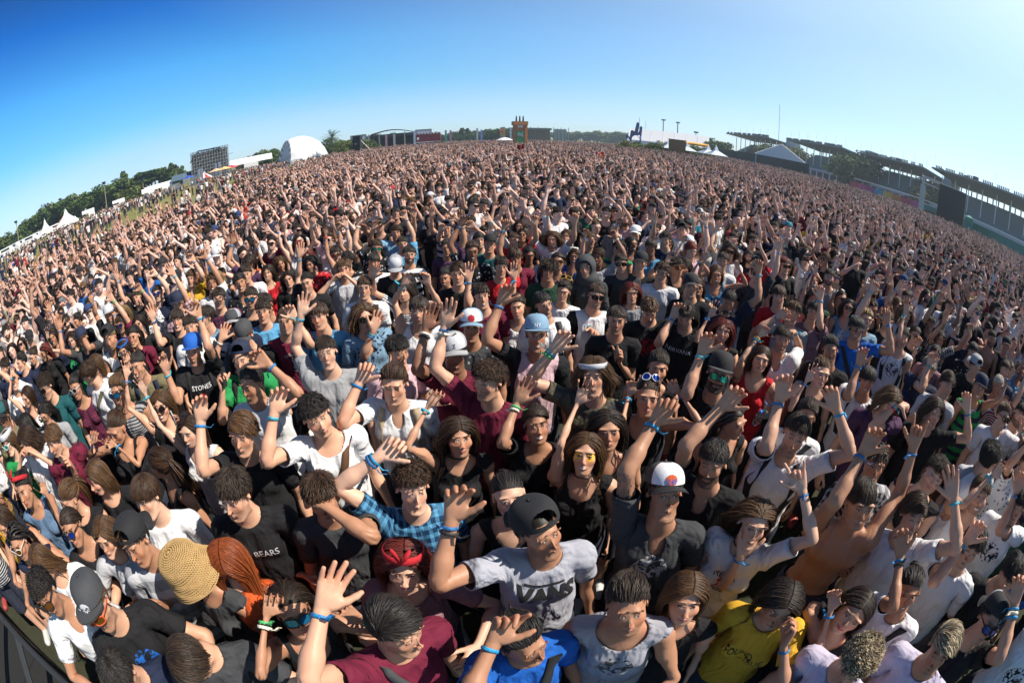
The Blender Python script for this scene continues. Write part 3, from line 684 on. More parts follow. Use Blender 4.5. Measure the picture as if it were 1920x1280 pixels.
# ------------------------------------------------------------------ things worn on the head and wrist, in the head's rest space
def grid_quads(nu, nv, closed_u=True, off=0):
    Q = []
    for v in range(nv - 1):
        for u in range(nu if closed_u else nu - 1):
            a = v * nu + u; b = v * nu + (u + 1) % nu; Q.append((off + a, off + b, off + b + nu, off + a + nu))
    return Q
def make_cap(kind, back):
    """crown (with panels in slot 1), brim"""
    nu, nv = 96, 24; V = []; C = np.array((0, .012, 1.668)); R = np.array((.089, .108, .094 if kind == 'flat' else .088)); hole = set()
    for v in range(nv):
        t = v / (nv - 1); a = t * math.pi / 2 * .985
        for u in range(nu):
            th = 2 * math.pi * u / nu
            cz = math.sin(a) ** .85; cr = math.cos(a) ** (.62 if kind == 'flat' else .75)
            seam = 1 - .012 * (1 - min(1, abs(math.sin(th * 3)) * 6)) * (1 - t)
            V.append(C + R * (math.sin(th) * cr * seam, -math.cos(th) * cr * seam, cz) + (0, 0, .012 - .010 * (1 - t) * math.cos(th)))
    Q = grid_quads(nu, nv); mi = []; QQ = []
    bk = nu // 2
    for q in Q:
        v, u = q[0] // nu, q[0] % nu
        du = abs(u + .5 - bk)
        if 3 <= v < 13 and du < 9.5 * math.sqrt(max(0, 1 - ((v - 3) / 10) ** 2)) and kind != 'beanie': continue       # opening above the strap
        QQ.append(q); fr = min(u, nu - 1 - u) if u < nu else 0
        mi.append(1 if (u < 16 or u >= nu - 16) and v < 20 else 0)
    n0 = len(V); V += [C + np.array((0.007 * math.cos(a), .007 * math.sin(a), R[2] + .012 + .004 * s)) for s in (0, 1) for a in np.linspace(0, 6.28, 8, endpoint=False)]
    for q in grid_quads(8, 2, True, n0): QQ.append(q); mi.append(0)
    QQ.append(tuple(range(n0 + 8, n0 + 16))); mi.append(0)
    # brim
    BV = []; nb, mb = 21, 7; ext = .070
    for s in (0, 1):
        for j in range(mb):
            t = j / (mb - 1)
            for i in range(nb):
                p = (i / (nb - 1) - .5) * 2; th = p * 1.15
                e = ext * math.cos(p * 1.4) ** .6 if abs(p) < 1 else ext * .3
                x = math.sin(th) * (R[0] + .001) * (1 + .10 * t); y = -math.cos(th) * (R[1] + .001) - e * t
                z = C[2] + .001 - (.010 * t if kind == 'flat' else .018 * t + .30 * x * x / .09 * .9) - s * .0035 + .004 * t
                BV.append((x, y + .012, z))
    BQ = [tuple(reversed(q)) for q in grid_quads(nb, mb, False)] + grid_quads(nb, mb, False, nb * mb)
    o = nb * (mb - 1); BQ += [(o + i, o + i + 1, nb * mb + o + i + 1, nb * mb + o + i) for i in range(nb - 1)]
    BQ += [(j * nb, (j + 1) * nb, nb * mb + (j + 1) * nb, nb * mb + j * nb) for j in range(mb - 1)] + [((j + 1) * nb + nb - 1, j * nb + nb - 1, nb * mb + j * nb + nb - 1, nb * mb + (j + 1) * nb + nb - 1) for j in range(mb - 1)]
    V = np.array(V); BV = np.array(BV)
    if back:
        for A in (V, BV): A[:, 0] *= -1; A[:, 1] = .024 - A[:, 1]
    th = -.20 if not back else -.10           # tilt
    R3 = np.array(Euler((th, 0, 0)).to_matrix())
    V = (V - C) @ R3.T + C + (0, 0, .008); BV = (BV - C) @ R3.T + C + (0, 0, .008)
    return V, QQ, mi, BV, BQ
def band_mesh(c, rx, ry, h, th, tilt=0., n=40, wob=0., seed=0):
    """flat ring worn round head or wrist"""
    r = np.random.default_rng(seed); V = []; off = r.uniform(0, 6, 2)
    for (dr, dz) in ((0, -h / 2), (th, -h / 2 * .8), (th, h / 2 * .8), (0, h / 2)):
        for i in range(n):
            a = 2 * math.pi * i / n; w = 1 + wob * math.sin(3 * a + off[0])
            V.append((math.cos(a) * (rx + dr) * w, math.sin(a) * (ry + dr) * w, dz * (1 + wob * 3 * math.sin(5 * a + off[1]))))
    V = np.array(V) @ np.array(Euler((tilt, 0, 0)).to_matrix()).T + c
    return V, grid_quads(n, 4)
def make_shades(kind):
    """lens mesh and frame mesh"""
    LV, LQ, FV, FQ = [], [], [], []
    n = 20
    for s in (-1, 1):
        cx = .0325 * s
        o = len(LV); of = len(FV)
        for ring, (sc, dy) in enumerate(((.0, .001), (.55, .0), (1., -.0))):
            for i in range(n):
                a = 2 * math.pi * i / n; ca, sa = math.cos(a), math.sin(a)
                if kind == 'round': rx, rz = .0245 * ca, .0235 * sa
                else: rx = .0275 * math.copysign(abs(ca) ** .6, ca); rz = .0205 * math.copysign(abs(sa) ** .62, sa)
                x = cx + rx * sc; yy = -.1125 + dy + (abs(x) * 1.) ** 2 * 5.5
                LV.append((x, yy - .0012 * (1 - sc), 1.6425 + rz * sc))
        LQ += grid_quads(n, 3, True, o)
        for ring, (sc, dy) in enumerate(((.97, .002), (.97, -.003), (1.13, -.003), (1.13, .002))):
            for i in range(n):
                a = 2 * math.pi * i / n; ca, sa = math.cos(a), math.sin(a)
                if kind == 'round': rx, rz = .0245 * ca, .0235 * sa
                else: rx = .0275 * math.copysign(abs(ca) ** .6, ca); rz = .0205 * math.copysign(abs(sa) ** .62, sa)
                x = cx + rx * sc; FV.append((x, -.1125 + dy + abs(x) ** 2 * 5.5, 1.6425 + rz * sc))
        FQ += grid_quads(n, 4, True, of)
        o = len(FV)
        for (y, z, h) in ((-.091, 1.651, .0045), (-.03, 1.650, .003), (.015, 1.647, .0025)):
            for dx, dz in ((0, -h), (.0025, -h), (.0025, h), (0, h)): FV.append((s * (.0625 + dx + (.0165 if y > -.05 else 0)), y, z + dz))
        FQ += grid_quads(4, 3, True, o)
    o = len(FV)
    for x in (-.008, 0, .008):
        for dy, dz in ((0, -.002), (-.003, -.002), (-.003, .002), (0, .002)): FV.append((x, -.1125 + dy, 1.648 + dz + .001))
    FQ += grid_quads(4, 3, True, o)
    return LV, LQ, FV, FQ
def make_straw():
    """crocheted bucket hat: rows of real stitches"""
    V, Q = [], []; rows, C = 26, np.array((0, .012, 1.66))
    for j in range(rows):
        t = j / (rows - 1)
        if t < .62: a = t / .62 * math.pi / 2; R = .116 * math.sin(a) ** .8 + .004; z = 1.672 + .100 * math.cos(a) ** .8
        else: q = (t - .62) / .38; R = .120 + .040 * q; z = 1.672 - .085 * q
        m = max(8, int(2 * math.pi * R / .0125))
        for i in range(m):
            a = 2 * math.pi * (i + .5 * (j % 2)) / m; p = C * (1, 1, 0) + np.array((math.sin(a) * R, math.cos(a) * R * 1.1, z + .004 * math.sin(a * 5 + j) * t))
            tn = np.array((math.cos(a), -math.sin(a) * 1., 0)); up = np.array((math.sin(a) * .3, math.cos(a) * .3, -.9)) if t > .3 else np.array((math.sin(a), math.cos(a), -.25)); up = up / np.linalg.norm(up); no = np.cross(tn, up); no = -no if no @ (math.sin(a), math.cos(a), .5) < 0 else no
            for sgn in (-1, 1):
                o = len(V); d = unit(tn * .55 * sgn + up * .7)
                for (k, rr) in ((-1, .0018), (-.4, .0035), (.4, .0035), (1, .0018)):
                    e1 = unit(np.cross(d, no))
                    for b in range(5): be = 2 * math.pi * b / 5; V.append(p + tn * sgn * .003 + d * k * .0058 + (e1 * math.cos(be) + no * math.sin(be)) * rr)
                Q += grid_quads(5, 4, True, o)
    # dark inner shell
    o = len(V)
    for j in range(12):
        t = j / 11
        if t < .62: a = t / .62 * math.pi / 2; R = .112 * math.sin(a) ** .8 + .001; z = 1.670 + .097 * math.cos(a) ** .8
        else: q = (t - .62) / .38; R = .116 + .038 * q; z = 1.670 - .083 * q
        for i in range(32): b = 2 * math.pi * i / 32; V.append((math.sin(b) * R, .012 + math.cos(b) * R * 1.1, z))
    Q += grid_quads(32, 12, True, o)
    return V, Q
def make_hood():
    f = Field(axis((0, .2, .008)), axis((-.2, .25, .008)), axis((1.34, 1.85, .008)))
    f.ell((0, .03, 1.66), (.115, .135, .135), .03); f.ell((0, .03, 1.50), (.13, .13, .10), .05)
    f.ell((0, -.13, 1.635), (.078, .13, .105), .012, sub=True)
    return f.mirrored().mesh()
# ------------------------------------------------------------------ the place round the crowd
class MB:
    """collects boxes, bars and sheets into one mesh"""
    def __init__(s): s.V, s.Q, s.mi = [], [], []
    def add(s, V, Q, m=0):
        n = len(s.V); s.V += [tuple(map(float, v)) for v in V]; s.Q += [tuple(int(i) + n for i in q) for q in Q]; s.mi += [m] * len(Q); return s
    def box(s, c, d, m=0, rz=0., rx=0., ry=0.):
        R = np.array(Euler((rx, ry, rz)).to_matrix()); V = np.array([(x, y, z) for z in (-.5, .5) for y in (-.5, .5) for x in (-.5, .5)]) * d
        return s.add(V @ R.T + np.array(c), [(0, 2, 3, 1), (4, 5, 7, 6), (0, 1, 5, 4), (2, 6, 7, 3), (0, 4, 6, 2), (1, 3, 7, 5)], m)
    def bar(s, a, b, r, n=6, m=0, r2=None):
        a, b = np.array(a, float), np.array(b, float); d = unit(b - a); u = unit(np.cross(d, (0, 0, 1) if abs(d[2]) < .9 else (1, 0, 0))); v = np.cross(d, u); r2 = r if r2 is None else r2
        an = [2 * math.pi * i / n for i in range(n)]; V = [a + (u * math.cos(t) + v * math.sin(t)) * r for t in an] + [b + (u * math.cos(t) + v * math.sin(t)) * r2 for t in an]
        return s.add(V, [(i, (i + 1) % n, n + (i + 1) % n, n + i) for i in range(n)] + [tuple(range(n))[::-1], tuple(range(n, 2 * n))], m)
    def build(s, name, mats, parent=None, smooth=False, loc=None, rz=0., **k):
        o = link(name, mk_mesh(name, s.V, s.Q, mats if isinstance(mats, (list, tuple)) else [mats], s.mi, smooth), parent, **k)
        if loc is not None: o.location = loc
        o.rotation_euler.z = rz; return o
def ang(px, py):
    x = (px - 960) / 1920 * 36; y = (640 - py) / 1920 * 36; r = math.hypot(x, y); th = 2 * math.asin(r / (2 * FOC)); s = math.sin(th) / max(r, 1e-9); cx, cy, cz = x * s, y * s, math.cos(th)
    d = (cx, cz * math.cos(PIT) + cy * math.sin(PIT), cy * math.cos(PIT) - cz * math.sin(PIT)); return math.atan2(d[0], d[1]), math.asin(d[2])
def spot(px, py, D):
    """ground position and height of a point seen at the pixel, D metres away"""
    a, e = ang(px, py); return np.array((math.sin(a) * D, math.cos(a) * D)), 2.95 + D * math.tan(e)
def thing(name, label, cat, loc, rz=0., group=None):
    o = link(name, None, None, label, cat, group); o.location = (loc[0], loc[1], loc[2] if len(loc) > 2 else 0); o.rotation_euler.z = rz; return o
KEEPOUT = []
gt_ = NT('grass'); gg = gt_.coord(); gn = gt_.noise(gg, .12, 6, .65); gn2 = gt_.noise(gg, 6, 4, .6)
gt_.set(Base_Color=gt_.mix(gt_.M('MULTIPLY', gn2, .6), gt_.mix(gt_.ramp(gn, [(.38, 0), (.62, 1)]), (.10, .135, .02), (.21, .19, .07)), (.30, .25, .13)), Roughness=1., Specular_IOR_Level=.1); gt_.bump(gt_.noise(gg, 30, 4, .7), .6, .05)
g_ = link('ground', mk_mesh('ground', [(-2500, -300, 0), (2500, -300, 0), (2500, 3500, 0), (-2500, 3500, 0)], [(0, 1, 2, 3)], [gt_.m], smooth=False)); g_['kind'] = 'structure'
WHITE = flat('white_pvc', (.78, .78, .80), .5, noise=.04, nscale=.5); STEEL = flat('galvanised_steel', (.35, .36, .38), .4, metal=.7); DARK = flat('dark_steel', (.025, .027, .03), .6); CONC = flat('pale_concrete', (.42, .42, .42), .85, noise=.15, nscale=.8)
SCRIM = flat('black_scrim', (.012, .014, .016), .9, noise=.3, nscale=.7); RUST = flat('rusty_panel', (.42, .16, .055), .8, noise=.4, nscale=1.5); SEAT = flat('grey_seating', (.14, .17, .17), .8, noise=.3, nscale=1.5); GREENR = flat('roof_green', (.05, .10, .09), .6, noise=.2)
def colr(name, c, **k): return flat(name, c, **{'rough': .7, **k})
# --- crowd barrier along the stage front
def barrier(x0):
    t = thing('crowd_barrier', '', 'barrier', (x0, -.13)); f = MB(); L = 1.0
    f.bar((0, 0, 1.12), (L, 0, 1.12), .024, 8); f.bar((0, 0, .12), (L, 0, .12), .02)
    for x in (.02, L - .02): f.bar((x, 0, 0), (x, 0, 1.12), .022); f.bar((x, 0, 1.0), (x, -.95, .06), .018)
    f.build('frame', DARK, t); g = MB(); [g.bar((.02 + i * .08, 0, .12), (.02 + i * .08, 0, 1.1), .007, 5) for i in range(13)]; g.build('grille', STEEL, t)
    b = MB(); b.box((L / 2, -.5, .045), (L - .02, 1.0, .03)); b.build('foot_plate', flat('rubber_plate', (.012, .012, .012), .9), t); return t
for i in range(-9, 2):
    t = barrier(i * 1.02)
    t['label'] = 'black steel crowd barrier section pressed by the front row at the stage edge'; t['group'] = 'barrier sections along the stage front'
shade_sheet = link('shade_sheet', mk_mesh('shade_sheet', [(-15, -3.2, .004), (45, -3.2, .004), (45, 40, .004), (-15, 40, .004)], [(0, 1, 2, 3)], [flat('painted_shade_turf', (.028, .030, .014), 1., noise=.5, nscale=9, bump=.5)], smooth=False)); shade_sheet['kind'] = 'structure'  # dark sheet: stage shadow and shade under the crowd are in its colour
# --- trees
LEAF = {}
def leafmat(i):
    c = [(.048, .082, .016), (.068, .108, .022), (.036, .062, .017), (.095, .12, .026), (.13, .135, .035)][i]
    if i not in LEAF:
        t = NT('foliage'); f = t.attr('lock', 'GEOMETRY', 'Fac'); t.set(Base_Color=t.mix(f, [v * .55 for v in c], [min(1, v * 1.7) for v in c]), Roughness=.75, Specular_IOR_Level=.2); LEAF[i] = t.m
    return LEAF[i]
BARK = flat('bark', (.09, .065, .045), .9, noise=.4, nscale=3)
TREES = {}
def tree_mesh(shape, seed, mi):
    k = (shape, seed, mi)
    if k in TREES: return TREES[k]
    r = np.random.default_rng(seed * 17 + 5); H = 10.; blobs = []; tm = MB()
    if shape == 'round':
        tm.bar((0, 0, 0), (.1, 0, 4.), .28, 7, r2=.18)
        for i in range(13): a = r.uniform(0, 6.28); q = r.uniform(.2, 1); p = np.array((math.cos(a) * 3.4 * q, math.sin(a) * 3.4 * q, 5.6 + r.uniform(-2.6, 3.0) * (1.1 - .6 * q))); blobs.append((p, r.uniform(1.2, 2.0))); tm.bar((.1, 0, 3.2), p, .10, 5, r2=.03)
    elif shape == 'tall':
        tm.bar((0, 0, 0), (0, 0, 9.8), .24, 7, r2=.05)
        for i in range(14): z = 1.6 + i * .6; q = 1.6 * math.sin(min(3.1, (i + 2) / 16 * 3.14)) ** .7; a = r.uniform(0, 6.28); p = np.array((math.cos(a) * q * .5, math.sin(a) * q * .5, z)); blobs.append((p, .5 + q * .6)); tm.bar((0, 0, z - .3), p, .06, 4, r2=.02)
    elif shape == 'flat':
        tm.bar((0, 0, 0), (.2, 0, 6), .25, 7, r2=.15)
        for i in range(16): a = r.uniform(0, 6.28); q = r.uniform(.5, 4.2); p = np.array((math.cos(a) * q, math.sin(a) * q, r.choice([6.2, 7.4, 8.6]) + r.uniform(-.3, .3))); blobs.append((p, r.uniform(.8, 1.4))); tm.bar((.17, 0, 5), p, .09, 4, r2=.03)
    elif shape == 'bush':
        tm.bar((0, 0, 0), (0, 0, 1.5), .15, 5)
        for i in range(14): a = r.uniform(0, 6.28); q = r.uniform(0, 1); blobs.append((np.array((math.cos(a) * 3.6 * q, math.sin(a) * 3.6 * q, r.uniform(1.5, 7.5) * (1.05 - .45 * q))), r.uniform(1.5, 2.2)))
    C = []; n = 110
    for p, R in blobs:
        d = r.normal(0, 1, (n, 3)); d /= np.linalg.norm(d, axis=1, keepdims=True); C.append(p + d * (1, 1, .62 if shape == 'flat' else .85) * (R * r.uniform(.55, 1.05, n))[:, None])
    C = np.concatenate(C); m = len(C); a = r.normal(0, 1, (m, 3)); a /= np.linalg.norm(a, axis=1, keepdims=True); b = np.cross(a, r.normal(0, 1, (m, 3))); b /= np.linalg.norm(b, axis=1, keepdims=True)
    s = r.uniform(.22, .5, m)[:, None]; V = np.stack([C + a * s, C + b * s * .7, C - a * s, C - b * s * .7], 1).reshape(-1, 3); Q = np.arange(4 * m).reshape(-1, 4)
    cr = mk_mesh('crown', V, Q, [leafmat(mi)], smooth=False); add_attr(cr, 'lock', np.repeat(r.random(m), 4))
    TREES[k] = (mk_mesh('trunk', tm.V, tm.Q, [BARK]), cr); return TREES[k]
def tree(name, label, loc, h, shape='round', seed=0, mi=0, wide=1., group=None):
    t = thing(name, label, 'tree', loc, seed * 1.7, group); t.scale = (h / 10 * wide, h / 10 * wide, h / 10); a, b = tree_mesh(shape, seed % 3, mi); link('trunk', a, t); link('crown', b, t); return t
def add_attr(me, name, v):
    v = np.asarray(v, np.float32)
    if v.ndim == 2: a = me.attributes.new(name, 'FLOAT_VECTOR', 'POINT'); a.data.foreach_set('vector', v.ravel())
    else: a = me.attributes.new(name, 'FLOAT', 'POINT'); a.data.foreach_set('value', v)
rt = random.Random(3)
skyl = [(0, 442), (12, 437), (25, 432), (38, 425), (52, 412), (63, 398), (75, 388), (90, 383), (104, 376), (118, 372), (133, 366), (148, 366), (163, 357), (178, 352), (192, 345), (205, 343), (219, 337), (231, 328), (244, 331), (257, 335), (270, 326), (283, 322), (296, 323), (309, 318), (321, 311), (331, 316), (341, 315)]
for i, (px, py) in enumerate(skyl):
    for k in range(2):
        D = 205 + k * 26 + rt.uniform(-8, 8); (x, y), h = spot(px + k * 7, py + k * 3, D); sh = 'tall' if 300 < px + k * 7 < 345 or rt.random() < .12 else ('flat' if 262 < px < 300 else ('round' if rt.random() < .75 else 'bush'))
        tree('broadleaf_tree' if sh in ('round', 'bush') else ('cypress_tree' if sh == 'tall' else 'pine_tree'), {'round': 'dark green rounded tree in the belt behind the tents at the far left', 'bush': 'dense bushy tree in the belt behind the tents at the far left', 'tall': 'narrow upright dark tree in the left tree belt', 'flat': 'flat topped layered pine in the left tree belt'}[sh] , (x, y), max(6, h * (1.12 if sh != 'flat' else 1.15)), sh, i + k * 3, rt.choice([0, 1, 1, 2, 3]), 1.8 if sh != 'tall' else 1.1, {'round': 'rounded trees of the left belt', 'bush': 'bushy trees of the left belt', 'tall': 'upright trees of the left belt', 'flat': 'layered pines of the left belt'}[sh])
def row_trees(px0, px1, step, top, D, label, group, mi=(0, 1, 2), wide=1.4, sh=('round', 'bush'), jit=3):
    px = px0
    while px < px1:
        a, b = spot(px, top(px) + rt.uniform(-jit, jit * .6), D + rt.uniform(-10, 10)); s = rt.choice(sh); tree('broadleaf_tree', label, a, max(3.5, b), s, int(px), rt.choice(mi), wide, group); px += step * rt.uniform(.75, 1.2)
row_trees(455, 515, 6, lambda p: 292 - (p - 455) * .28, 190, 'leafy green tree behind the white pavilion left of the dome', 'trees left of the dome', (1, 3, 3))
row_trees(610, 700, 7, lambda p: 262 - (p - 610) * .05, 170, 'green tree between the palm and the distant stage', 'trees between palm and stage', (0, 1, 3))
row_trees(700, 960, 6.5, lambda p: 250 - (p - 700) * .035 - (3 if p > 860 else 0), 300, 'small dark tree on the skyline behind the distant stage', 'skyline trees behind the stage', (0, 2, 2), 1.3)
row_trees(1032, 1180, 6, lambda p: 244 + abs(p - 1100) * .0 + (p - 1032) * .02, 520, 'low hazy tree on the skyline right of the tower', 'hazy skyline trees right of the tower', (1, 3), 2.0)
row_trees(1308, 1350, 7, lambda p: 254 + (p - 1308) * .12, 220, 'round green tree between the big tent and the grandstands', 'trees beside the big tent', (0, 1, 3), 1.6)
row_trees(1424, 1500, 8, lambda p: 266 + (p - 1424) * .12, 250, 'yellow green tree seen between the grandstands', 'trees between the grandstands', (4, 3), 1.6)
row_trees(1586, 1622, 8, lambda p: 283 + (p - 1586) * .0, 190, 'broad tree at the left end of the third grandstand', 'trees before the third grandstand', (0, 2, 3), 1.5)
row_trees(1742, 1772, 8, lambda p: 326 + (p - 1742) * .4, 175, 'yellow green tree in the gap between two grandstands', 'trees in the grandstand gap', (4, 3), 1.4)
(x, y), h = spot(870, 238, 250); tree('pine_tree', 'tall thin pine standing above the skyline trees', (x, y), h, 'flat', 4, 2, .8)
# scrubby bushes before the big tent
row_trees(1170, 1330, 9, lambda p: 257 + (p - 1170) * .075, 125, 'scrubby olive bush behind the crowd before the big white tent', 'olive bushes before the big tent', (3, 4), 1.5, ('bush',), 1)
# --- palm
(x, y), h = spot(622, 250, 140); pal = thing('palm_tree', 'feathery palm tree standing right of the white dome', 'palm', (x, y)); tb = MB(); tb.bar((0, 0, 0), (0, 0, h - 1.6), .38, 8, r2=.3); tb.build('trunk', BARK, pal, True)
fr = MB(); rp = random.Random(8)
for i in range(64):
    a = i * 2.4; e = rp.uniform(-.45, 1.3); L = rp.uniform(3.3, 4.1); p = np.array((0, 0, h - 1.6)); d = np.array((math.cos(a) * math.cos(e), math.sin(a) * math.cos(e), math.sin(e)))
    for s_ in range(9):
        q = p + d * L / 9; sdv = unit(np.cross(d, (0, 0, 1.01))) ; w = .5 * math.sin((s_ + 1) / 10 * 3)
        for sg in (-1, 1):
            for z_ in range(2): t0 = p + (q - p) * z_ * .5; fr.add([t0, t0 + (q - p) * .25, t0 + sdv * sg * w * 1.5 + d * .25 + (0, 0, -.16)], [(0, 1, 2)])
        p = q; d = unit(d + np.array((0, 0, -.17)))
fr.build('fronds', flat('palm_leaf', (.05, .085, .02), .6, noise=.3), pal)
(x, y), h = spot(636, 259, 134); tree('round_shrub', 'dense round bright green bush under the palm', (x, y), h, 'bush', 1, 3, .95)
# --- geodesic dome: a panelled shell cut by an upright arch on its left side
(x, y), _ = spot(561, 290, 150); DR = 9.8; dm = thing('geodesic_dome', 'large white faceted dome tent with a shaded triangular arch on its left', 'dome', (x, y, -1.3)); KEEPOUT.append((x, y, 10.5))
bm = bmesh.new(); bmesh.ops.create_icosphere(bm, subdivisions=3, radius=DR); bmesh.ops.bisect_plane(bm, geom=bm.verts[:] + bm.edges[:] + bm.faces[:], plane_co=(0, 0, -.2), plane_no=(0, 0, -1), clear_outer=True)
cn_ = Vector((-.70, -.66, .18)).normalized()
bmesh.ops.bisect_plane(bm, geom=bm.verts[:] + bm.edges[:] + bm.faces[:], plane_co=cn_ * 5.6, plane_no=cn_, clear_outer=True)
me = bpy.data.meshes.new('shell'); bm.to_mesh(me); bm.free(); me.materials.append(WHITE); sh_ = link('shell', me, dm); sh_.location.z = .3
ap = MB(); rr = math.sqrt(DR ** 2 - 5.6 ** 2); u_ = unit(np.cross(np.array(cn_), (0, 0, 1))); v_ = np.cross(u_, np.array(cn_)); v_ = v_ if v_[2] > 0 else -v_
arc = lambda r_, t, o: np.array(cn_) * (5.6 + o) + u_ * math.cos(t) * r_ + v_ * math.sin(t) * r_ + np.array((0, 0, .3)); N_ = 24
tri = MB(); mem = MB()
for i in range(N_):
    t0, t1, tm_ = [math.pi * (-.12 + 1.24 * q / N_) for q in (i, i + 1, i + .5)]
    a0, a1, b0, b1 = arc(rr, t0, 0), arc(rr, t1, 0), arc(rr * .80, t0, -.35), arc(rr * .80, t1, -.35); am = arc(rr * .90, tm_, .35)
    tri.add([a0, a1, b1, b0, am], [(0, 1, 4), (1, 2, 4), (2, 3, 4), (3, 0, 4)], i % 2)
    mem.add([b0, b1, arc(0, 0, -.9)], [(0, 1, 2)])
tri.build('arch', [WHITE, flat('arch_grey', (.26, .29, .34), .5)], dm); mem.build('front_panel', flat('shaded_membrane', (.34, .40, .49), .5, noise=.15, nscale=.3), dm)  # blue-grey front panel: the shade on this side is put into its colour
mm = MB(); mm.bar((0, 0, DR), (0, 0, DR + 1.4), .04); mm.build('mast', STEEL, dm)
# --- side stage seen from behind: scaffolding and dark scrim
def truss_stage(name, label, px0, px1, pyt0, pyt1, D, dep, screen):
    a0, h0 = spot(px0, pyt0, D); a1, h1 = spot(px1, pyt1, D); c = (a0 + a1) / 2; w = np.linalg.norm(a1 - a0); rz = math.atan2(a1[1] - a0[1], a1[0] - a0[0]); t = thing(name, label, 'stage', c, rz); KEEPOUT.append((c[0], c[1], w * .6 + 2))
    f = MB(); nx, nz = 14, 10
    for i in range(nx + 1):
        for y_ in (0, dep): x_ = -w / 2 + w * i / nx; H = h0 + (h1 - h0) * i / nx; f.bar((x_, y_, 0), (x_, y_, H), .09, 4)
    for y_ in (0, dep):
        for k in range(nz + 1):
            f.bar((-w / 2, y_, h0 * k / nz), (w / 2, y_, h1 * k / nz), .07, 4)
            for i in range(nx):
                if (i + k) % 2 and k < nz: f.bar((-w / 2 + w * i / nx, y_, h0 * k / nz), (-w / 2 + w * (i + 1) / nx, y_, h1 * (k + 1) / nz), .05, 4)
    f.bar((w / 2, 0, h1), (w / 2 + 1.6, 0, h1 - 1.2), .06, 4); f.bar((w / 2, 0, h1 * .7), (w / 2 + 1.5, 0, h1 * .72), .06, 4); f.build('scaffolding', STEEL, t)
    s_ = MB(); z0, z1 = .30, .93; s_.add([(-w * .42, .15, h0 * z0), (w * .36, .15, h1 * z0 * .9), (w * .36, .15, h1 * z1 * .97), (-w * .42, .15, h0 * z1)], [(0, 1, 2, 3)]); s_.add([(-w * .49, dep - .4, 0), (w * .49, dep - .4, 0), (w * .49, dep - .4, h1 * .97), (-w * .49, dep - .4, h0 * .97)], [(0, 1, 2, 3)])
    s_.build('scrim', screen, t)
    r_ = MB(); r_.add([(-w / 2 - .4, -.5, h0 * .72), (-w * .30, -.5, h0 * 1.02), (-w * .30, dep, h0 * 1.02), (-w / 2 - .4, dep, h0 * .72)], [(0, 1, 2, 3)]); r_.add([(-w * .3, -.5, h0 * 1.03), (w * .32, -.5, h1 * .97), (w * .32, dep, h1 * .97), (-w * .3, dep, h0 * 1.03)], [(0, 1, 2, 3)]); r_.build('roof', flat('dark_tarp', (.03, .05, .055), .7), t); return t
nscr = NT('mesh_scrim'); nscr.set(Base_Color=nscr.mix(nscr.ramp(nscr.noise(nscr.coord(), 1.8, 5, .8), [(.45, 0), (.6, 1)]), (.010, .012, .014), (.055, .06, .065)), Roughness=.8)
truss_stage('scaffold_stage', 'tall dark scaffolding of a side stage with grey scrim left of the dome', 357, 427, 288, 271, 140, 7, nscr.m)
# distant stage with two screens
(c, h) = spot(735, 243, 185); st_ = thing('distant_stage', 'distant stage with dark arched roof between two pale screens', 'stage', c, -math.radians(-12)); 
rf = MB(); [rf.add([(-9 + 18 * i / 10, -4, h * .80 + 1.6 * math.sin(math.pi * i / 10)), (-9 + 18 * (i + 1) / 10, -4, h * .80 + 1.6 * math.sin(math.pi * (i + 1) / 10)), (-9 + 18 * (i + 1) / 10, 5, h * .78 + 1.6 * math.sin(math.pi * (i + 1) / 10)), (-9 + 18 * i / 10, 5, h * .78 + 1.6 * math.sin(math.pi * i / 10))], [(0, 1, 2, 3)]) for i in range(10)]
rf.box((0, 4.5, h * .4), (18, .3, h * .8)); rf.box((0, 0, h * .70), (18, 8, .9)); rf.build('roof', SCRIM, st_)
[MB().bar((x_, y_, 0), (x_, y_, h * .85), .16, 4).build('tower', STEEL, st_) for x_ in (-9, -5, 5, 9) for y_ in (-4, 4)]
for sx in (-13.2, 12.4): q = MB(); q.box((sx, -4, h * .48), (5.2, .3, 5.0)); q.build('screen', flat('pale_screen', (.42, .46, .62), .4), st_); q = MB(); q.box((sx, -3.5, h * .5), (6.4, .5, 6.4)); q.build('screen_frame', flat('grey_frame', (.16, .18, .19), .6), st_)
KEEPOUT.append((c[0], c[1], 13))
# speaker tower
c, h = spot(670, 255, 122); sp_ = thing('speaker_tower', 'black box shaped speaker tower with wire stays right of the palm', 'speaker', c); q = MB(); q.box((0, 0, h / 2), (2.1, 2.1, h)); q.build('cabinet', SCRIM, sp_); q = MB(); q.bar((1.05, 0, h * .75), (3.6, 0, 1.4), .04, 4); q.bar((-1.05, 0, h * .9), (-1.0, -1.1, h * .2), .05, 4); q.build('stay', STEEL, sp_); q = MB(); q.box((-.2, -1.07, h * .62), (.4, .04, .4)); q.build('badge', colr('tan_badge', (.4, .3, .2)), sp_); KEEPOUT.append((c[0], c[1], 2.2))
